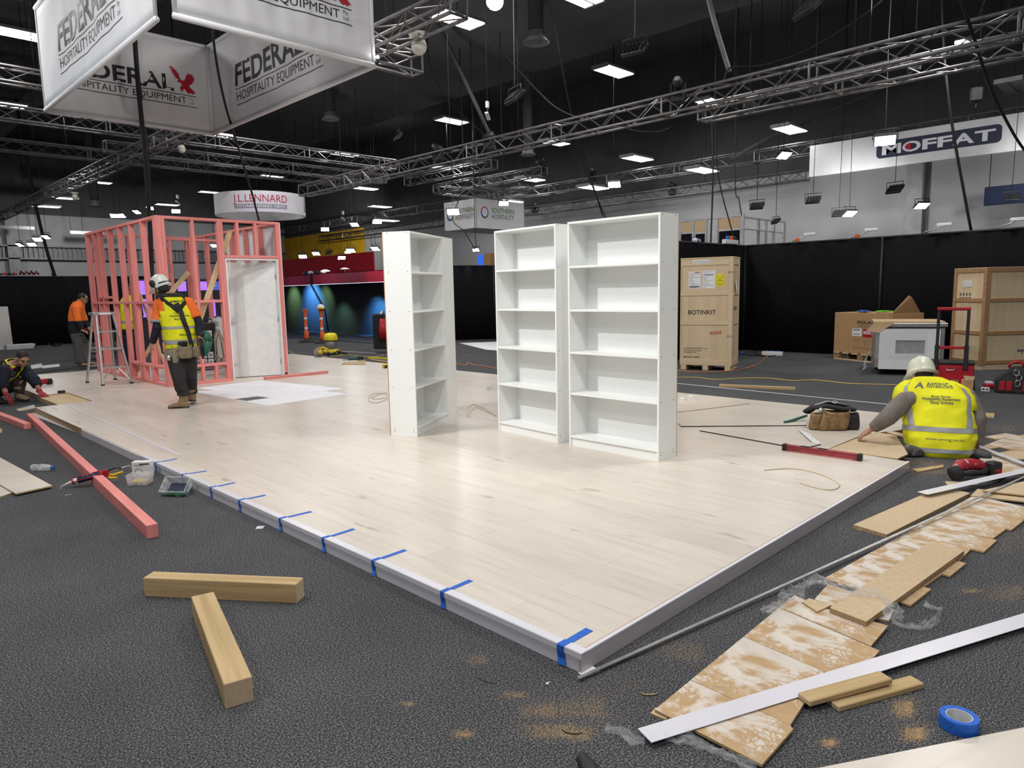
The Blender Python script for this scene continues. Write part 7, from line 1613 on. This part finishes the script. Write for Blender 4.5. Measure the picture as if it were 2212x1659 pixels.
for v in tr.v: v.z = max(v.z, .004)
tr.build('trousers', 'work_grey', t, True, remesh=.012, smooth=3)
for ank, dr in ((A_(800, 1195, .04), -sd*.9-f*.2), (A_(1365, 1245, .0), sd*.9-f*.15)):
    ank.z = max(ank.z, .09); boot(t, ank, dr, 'work_grey', up=U, sc=.95, shaft=0)
ho, HPf, HR = helmet(t, hc+hu.normalized()*.035, hf, hu, 'helmet_cream')
MB().tube([HPf(.085, -.07, -.02), HPf(.04, -.125, -.03), HPf(-.04, -.125, -.03), HPf(-.085, -.07, -.02)], .018, 6, flat=.4).build('helmet_ratchet', 'beige', ho, True)
MB().ell(P(0, -.03, .005), (.080, .088, .085), R, zmax=.5).build('hair', 'hair', t, True)

# ---------------------------------------------------------------- the worker in the orange hoodie
g = at(183, 797, 0); D3 = (g-CAM).dot(FWD)
A_ = lambda x, y, dd=0: dpt(x/4.88, 560+y/4.88, D3+dd)
t = thing('person', 'person in orange hoodie and grey work trousers standing behind the step ladder', 'person', (g.x, g.y, 0))
f = (RR_*.92+RF*.38).normalized(); sd = f.cross(U).normalized()
Tk = [(0, A_(805, 800), .145, .115), (.2, A_(800, 720), .165, .135), (.5, A_(805, 600), .185, .145), (.78, A_(815, 500), .20, .13), (.92, A_(830, 450), .12, .10), (1, A_(845, 425), .065, .065)]
T3 = Torso(Tk, sd, sd, f, f, 2.4, 7)
hc = A_(875, 415, 0); hf = (RR_*.9+RF*.3-U*.25).normalized()
s1, e1, w1 = A_(800, 510, -.17), A_(820, 650, -.20), A_(865, 750, -.17); s2, e2, w2_ = A_(840, 510, .18), A_(890, 640, .18), A_(935, 730, .12)
hb = MB(); T3.mesh(hb, 0, 1, -.02); R, P = head(hb, hc, hf, U); limb(hb, [A_(840, 440), A_(862, 410)], [.058, .055])
limb(hb, [s1, e1, w1], [.05, .043, .03]); limb(hb, [s2, e2, w2_], [.05, .043, .03]); hand(hb, w1, RR_*.9-U*.3, -U, 1, .7); hand(hb, w2_, RR_*.9-U*.3, -U, -1, .7)
k1, a1, k2, a2 = A_(820, 900, -.08), A_(840, 1090, -.06), A_(900, 900, .08), A_(925, 1080, .06); h1, h2_ = A_(800, 790, -.09), A_(815, 790, .09)
limb(hb, [h1, k1, a1], [.085, .058, .045]); limb(hb, [h2_, k2, a2], [.085, .058, .045]); hb.build('body', 'skin', t, True, remesh=.010, smooth=2); face(t, P, R)
def hood(mb): 
    T3.mesh(mb, .03, .94, .012); limb(mb, [s1.lerp(s2, .15), s1, e1, w1.lerp(e1, .1)], [.08, .088, .075, .055], 14); limb(mb, [s2.lerp(s1, .15), s2, e2, w2_.lerp(e2, .1)], [.08, .088, .075, .055], 14)
    mb.tube([A_(800, 470, -.08), A_(770, 490, 0), A_(800, 465, .08), A_(850, 452, .06), A_(862, 462, 0), A_(845, 452, -.07)], .038, 10, closed=True); return mb
hm = mat('hoodie_cloth', (.95, .20, .03), (.85, .16, .02), 10, rough=.85, bump=.4, bscale=9)
m, N, L, b = nodes('hoodie_cloth'); lk = b.inputs['Base Color'].links[0].from_socket
gm = N.new('ShaderNodeNewGeometry'); sp = N.new('ShaderNodeSeparateXYZ'); L.new(N['Texture Coordinate'].outputs['Object'], sp.inputs[0])
zc = A_(800, 648).z
L.new(mixc(N, L, mathn(N, L, 'GREATER_THAN', sp.outputs[2], zc), (.010, .011, .018), lk), b.inputs['Base Color'])
hood(MB()).build('hoodie', 'hoodie_cloth', t, True, remesh=.013, smooth=2)
tr = MB(); T3.mesh(tr, 0, .14, .0, m=8); limb(tr, [h1, k1, a1-U*.02], [.115, .092, .085], 14); limb(tr, [h2_, k2, a2-U*.02], [.115, .09, .082], 14); tr.build('trousers', 'work_grey', t, True, remesh=.014, smooth=2)
boot(t, a1+V((0, 0, .0)), RR_+RF*.2, 'boot_tan'); boot(t, a2, RR_+RF*.2, 'boot_tan')
MB().ell(P(0, -.022, .035), (.082, .095, .088), R, zmin=-.55).build('hair', 'hair', t, True)
r = MB()
for s_ in (-1, 1): r.tube([P(s_*.03+.022*cos(a), .098, .008+.018*sin(a)) for a in [i*2*pi/10 for i in range(10)]], .003, 5, closed=True); r.tube([P(s_*.055, .092, .01), P(s_*.08, -.0, .01)], .003, 5)
r.build('glasses', 'black', t, True)
for x, y in ((830, 805), (890, 850), (905, 875)): MB().box(A_(x, y, -.12), (.10, .02, .03), M4.Rotation(-YAW, 3, 'Z'), 0, .006).build('knee_patch', 'work_black', t, True)

# ---------------------------------------------------------------- the person behind the framing
g = at(278, 788, 0); D4 = (g-CAM).dot(FWD)
A_ = lambda x, y, dd=0: dpt(x/3.318, 400+y/3.318, D4+dd)
t = thing('person', 'person in navy and yellow standing behind the pink framing studs', 'person', (g.x, g.y, 0))
f = (RR_*.5-RF*.8).normalized(); sd = f.cross(U).normalized()
Tk = [(0, A_(930, 1060), .15, .11), (.25, A_(928, 990), .165, .125), (.55, A_(925, 905), .19, .135), (.8, A_(922, 835), .20, .12), (.93, A_(925, 795), .11, .09), (1, A_(928, 775), .065, .065)]
T4 = Torso(Tk, sd, sd, f, f, 2.4, 2); hc = A_(940, 745); hf = (f-U*.3).normalized()
s1, e1, w1 = A_(855, 835, .0), A_(845, 930, .02), A_(862, 1010, -.08); s2, e2, w2_ = A_(985, 840, .0), A_(1005, 930, .02), A_(985, 1000, -.08)
hb = MB(); T4.mesh(hb, 0, 1, -.02); R, P = head(hb, hc, hf, U); limb(hb, [A_(927, 790), A_(936, 755)], [.058, .055]); limb(hb, [s1, e1, w1], [.05, .043, .03]); limb(hb, [s2, e2, w2_], [.05, .043, .03])
hand(hb, w1, -U+RR_*.3, RR_, 1, .5); hand(hb, w2_, -U-RR_*.3, -RR_, 1, .5); k1, a1, k2, a2 = A_(900, 1160), A_(900, 1275), A_(965, 1160), A_(970, 1275); h1, h2_ = A_(900, 1060), A_(960, 1060)
limb(hb, [h1, k1, a1], [.085, .058, .045]); limb(hb, [h2_, k2, a2], [.085, .058, .045]); hb.build('body', 'skin', t, True, remesh=.011, smooth=2); face(t, P, R)
sh = MB(); T4.mesh(sh, .02, .93, .0); limb(sh, [s1, e1, w1], [.085, .075, .055], 12); limb(sh, [s2, e2, w2_], [.085, .075, .055], 12); sh.build('jacket', 'navy', t, True, remesh=.014, smooth=2)
T4.shell(.1, .95, .016, .02, cut=lambda t_, th: t_ > .55 and abs(cos(th)) > .85).build('vest', 'hivis', t, True, solid=.006); T4.shell(.25, .33, .022, .02, m=4).build('reflective_band', 'reflective', t, True)
tr = MB(); T4.mesh(tr, 0, .12, .0, m=6); limb(tr, [h1, k1, a1], [.11, .09, .08], 12); limb(tr, [h2_, k2, a2], [.11, .09, .08], 12); tr.build('trousers', 'navy', t, True, remesh=.014, smooth=2)
a1.z = a2.z = .095
boot(t, a1, f, 'boot_tan'); boot(t, a2, f, 'boot_tan'); MB().ell(P(0, -.022, .035), (.082, .095, .088), R, zmin=-.5).build('hair', 'hair', t, True)

# ---------------------------------------------------------------- the kneeling worker
g = at(50, 868, 0); D5 = (g-CAM).dot(FWD)
A_ = lambda x, y, dd=0: dpt(x/4.88, 560+y/4.88, D5+dd)
t = thing('person', 'worker in yellow vest and red gloves kneeling at the unfinished stage edge', 'person', (g.x, g.y, 0))
f = (RR_*.85-RF*.35).normalized(); sd = f.cross(U).normalized(); fd = (f*.75-U*.65).normalized()
Tk = [(0, A_(-110, 1390, .04), .16, .125), (.25, A_(-50, 1310, .0), .175, .13), (.55, A_(30, 1210, -.04), .20, .135), (.8, A_(100, 1130, -.06), .20, .12), (.94, A_(150, 1095, -.07), .11, .085), (1, A_(175, 1080, -.07), .065, .065)]
T5 = Torso(Tk, sd, sd, f, fd, 2.4, 4)
hc = A_(236, 1052, -.09); hf = (f*.78-U*.55-RF*.15).normalized(); hu = (U*.8+f*.5)
s1, e1, w1, h1 = A_(55, 1160, -.24), A_(15, 1300, -.30), A_(70, 1430, -.28), A_(135, 1525, -.26)
s2, e2, w2_, h2_ = A_(240, 1160, .10), A_(365, 1280, .06), A_(425, 1400, .0), A_(490, 1475, -.02)
hb = MB(); T5.mesh(hb, 0, 1, -.02); R, P = head(hb, hc, hf, hu); limb(hb, [A_(150, 1105, -.07), A_(205, 1075, -.08)], [.06, .057])
limb(hb, [s1, e1, w1], [.05, .044, .032]); limb(hb, [s2, e2, w2_], [.05, .044, .032]); hand(hb, w1, h1-w1, -U, 1, .3, .95); hand(hb, w2_, h2_-w2_+RR_*.06, -U, -1, .2, .95)
p1, k1, a1 = A_(-110, 1420, -.10), A_(40, 1500, -.18), A_(-160, 1530, -.10); p2, k2, a2 = A_(-60, 1390, .12), A_(235, 1300, .10), A_(195, 1435, .08)
limb(hb, [p1, k1, a1], [.065, .045, .04]); limb(hb, [p2, k2, a2], [.065, .042, .04]); hb.build('body', 'skin', t, True, remesh=.0085, smooth=2); face(t, P, R)
gl = MB(); hand(gl, w1, h1-w1, -U, 1, .3, 1.12); gl.tube([w1-(h1-w1).normalized()*.05, w1], [.04, .038], 12); gl.build('glove', 'glove_red', t, True, remesh=.006, smooth=1)
gl = MB(); hand(gl, w2_, h2_-w2_+RR_*.06, -U, -1, .2, 1.12); gl.tube([w2_-(h2_-w2_).normalized()*.05, w2_], [.04, .038], 12); gl.build('glove', 'glove_red', t, True, remesh=.006, smooth=1)
sh = MB(); T5.mesh(sh, .02, .95, .0); limb(sh, [s1.lerp(s2, .1), s1, e1, e1.lerp(w1, .45)], [.085, .095, .085, .07], 14); limb(sh, [s2.lerp(s1, .1), s2, e2, e2.lerp(w2_, .5)], [.085, .095, .085, .068], 14); sh.build('jacket', 'navy', t, True, remesh=.012, smooth=2)
T5.shell(.1, .97, .016, .02, cut=lambda t_, th: (t_ > .55 and t_ < .9 and abs(cos(th)) > .80) or (t_ > .5 and sin(th) > .93)).build('vest', 'hivis', t, True, solid=.006)
T5.shell(.5, .58, .022, .02, m=4).build('reflective_band', 'reflective', t, True)
for s_ in (-1, 1): strip_on(T5, [(.40, pi/2-s_*.75), (.60, pi/2-s_*.8), (.80, pi/2-s_*.9), (.93, pi/2-s_*1.2), (.95, pi/2-s_*1.9), (.85, pi/2-s_*2.3), (.6, pi/2-s_*2.5)], .055, .028, 0).build('harness_strap', 'work_black', t, True, solid=.010)
for y, sz in ((1160, .05), (1210, .07)): MB().box(A_(110 if y < 1200 else 135, y, -.24), (sz, .04, sz*1.2), M4.Rotation(.5, 3, 'Y'), 0, .01).build('radio_pouch', 'tool_red' if y < 1200 else 'black', t, True)
tr = MB(); T5.mesh(tr, 0, .18, .0, m=6); limb(tr, [p1, k1, a1], [.115, .092, .075], 14); limb(tr, [p2, k2, a2+U*.04], [.115, .092, .085], 14)
for v in tr.v: v.z = max(v.z, .006)
tr.build('trousers', 'work_black', t, True, remesh=.013, smooth=2)
a2.z = .10; boot(t, a2, f+RR_*.15, 'boot_tan', up=U); a1.z = .09; boot(t, a1, -f*.2-U*.9+RF*.1, 'boot_tan', up=-f)
hr = MB(); hr.ell(P(0, -.020, .045), (.079, .094, .076), R, zmin=-.35); hr.build('hair', 'hair', t, True)
# things around the kneeling worker
tt = at(93, 832, HP); q = thing('power_tool', 'red and white cordless tool on the stage behind the kneeling worker', 'power tool', (tt.x, tt.y, HP), .4)
MB().tube([(-.17, 0, .05), (-.02, 0, .06), (.06, 0, .06)], [.035, .05, .045], 12).build('body', 'tool_red', q); MB().box((.11, 0, .05), (.09, .08, .10), None, 0, .015).build('battery', 'black', q); MB().box((.165, 0, .045), (.03, .06, .05), None, 0, .01).build('vacuum_port', 'white_plastic', q)
tt = at(133, 850, .07); q = thing('tape_measure', 'small black round tape measure on the bare plywood near the red gloves', 'tape measure', (tt.x, tt.y, .068), .3); MB().lathe([(.04, 0), (.052, .008), (.052, .042), (.04, .05)], n=20).build('case', 'black', q); MB().lathe([(.028, .0501), (.026, .052)], n=16).build('badge', 'grey_plastic', q)
board('laminate_board', 'small square laminate piece under the red gloved hand at the stage gap', 'board', [(34, 884), (74, 874), (76, 881), (42, 888)], None, .0, .010, 'laminate_loose', 'chip_edge')
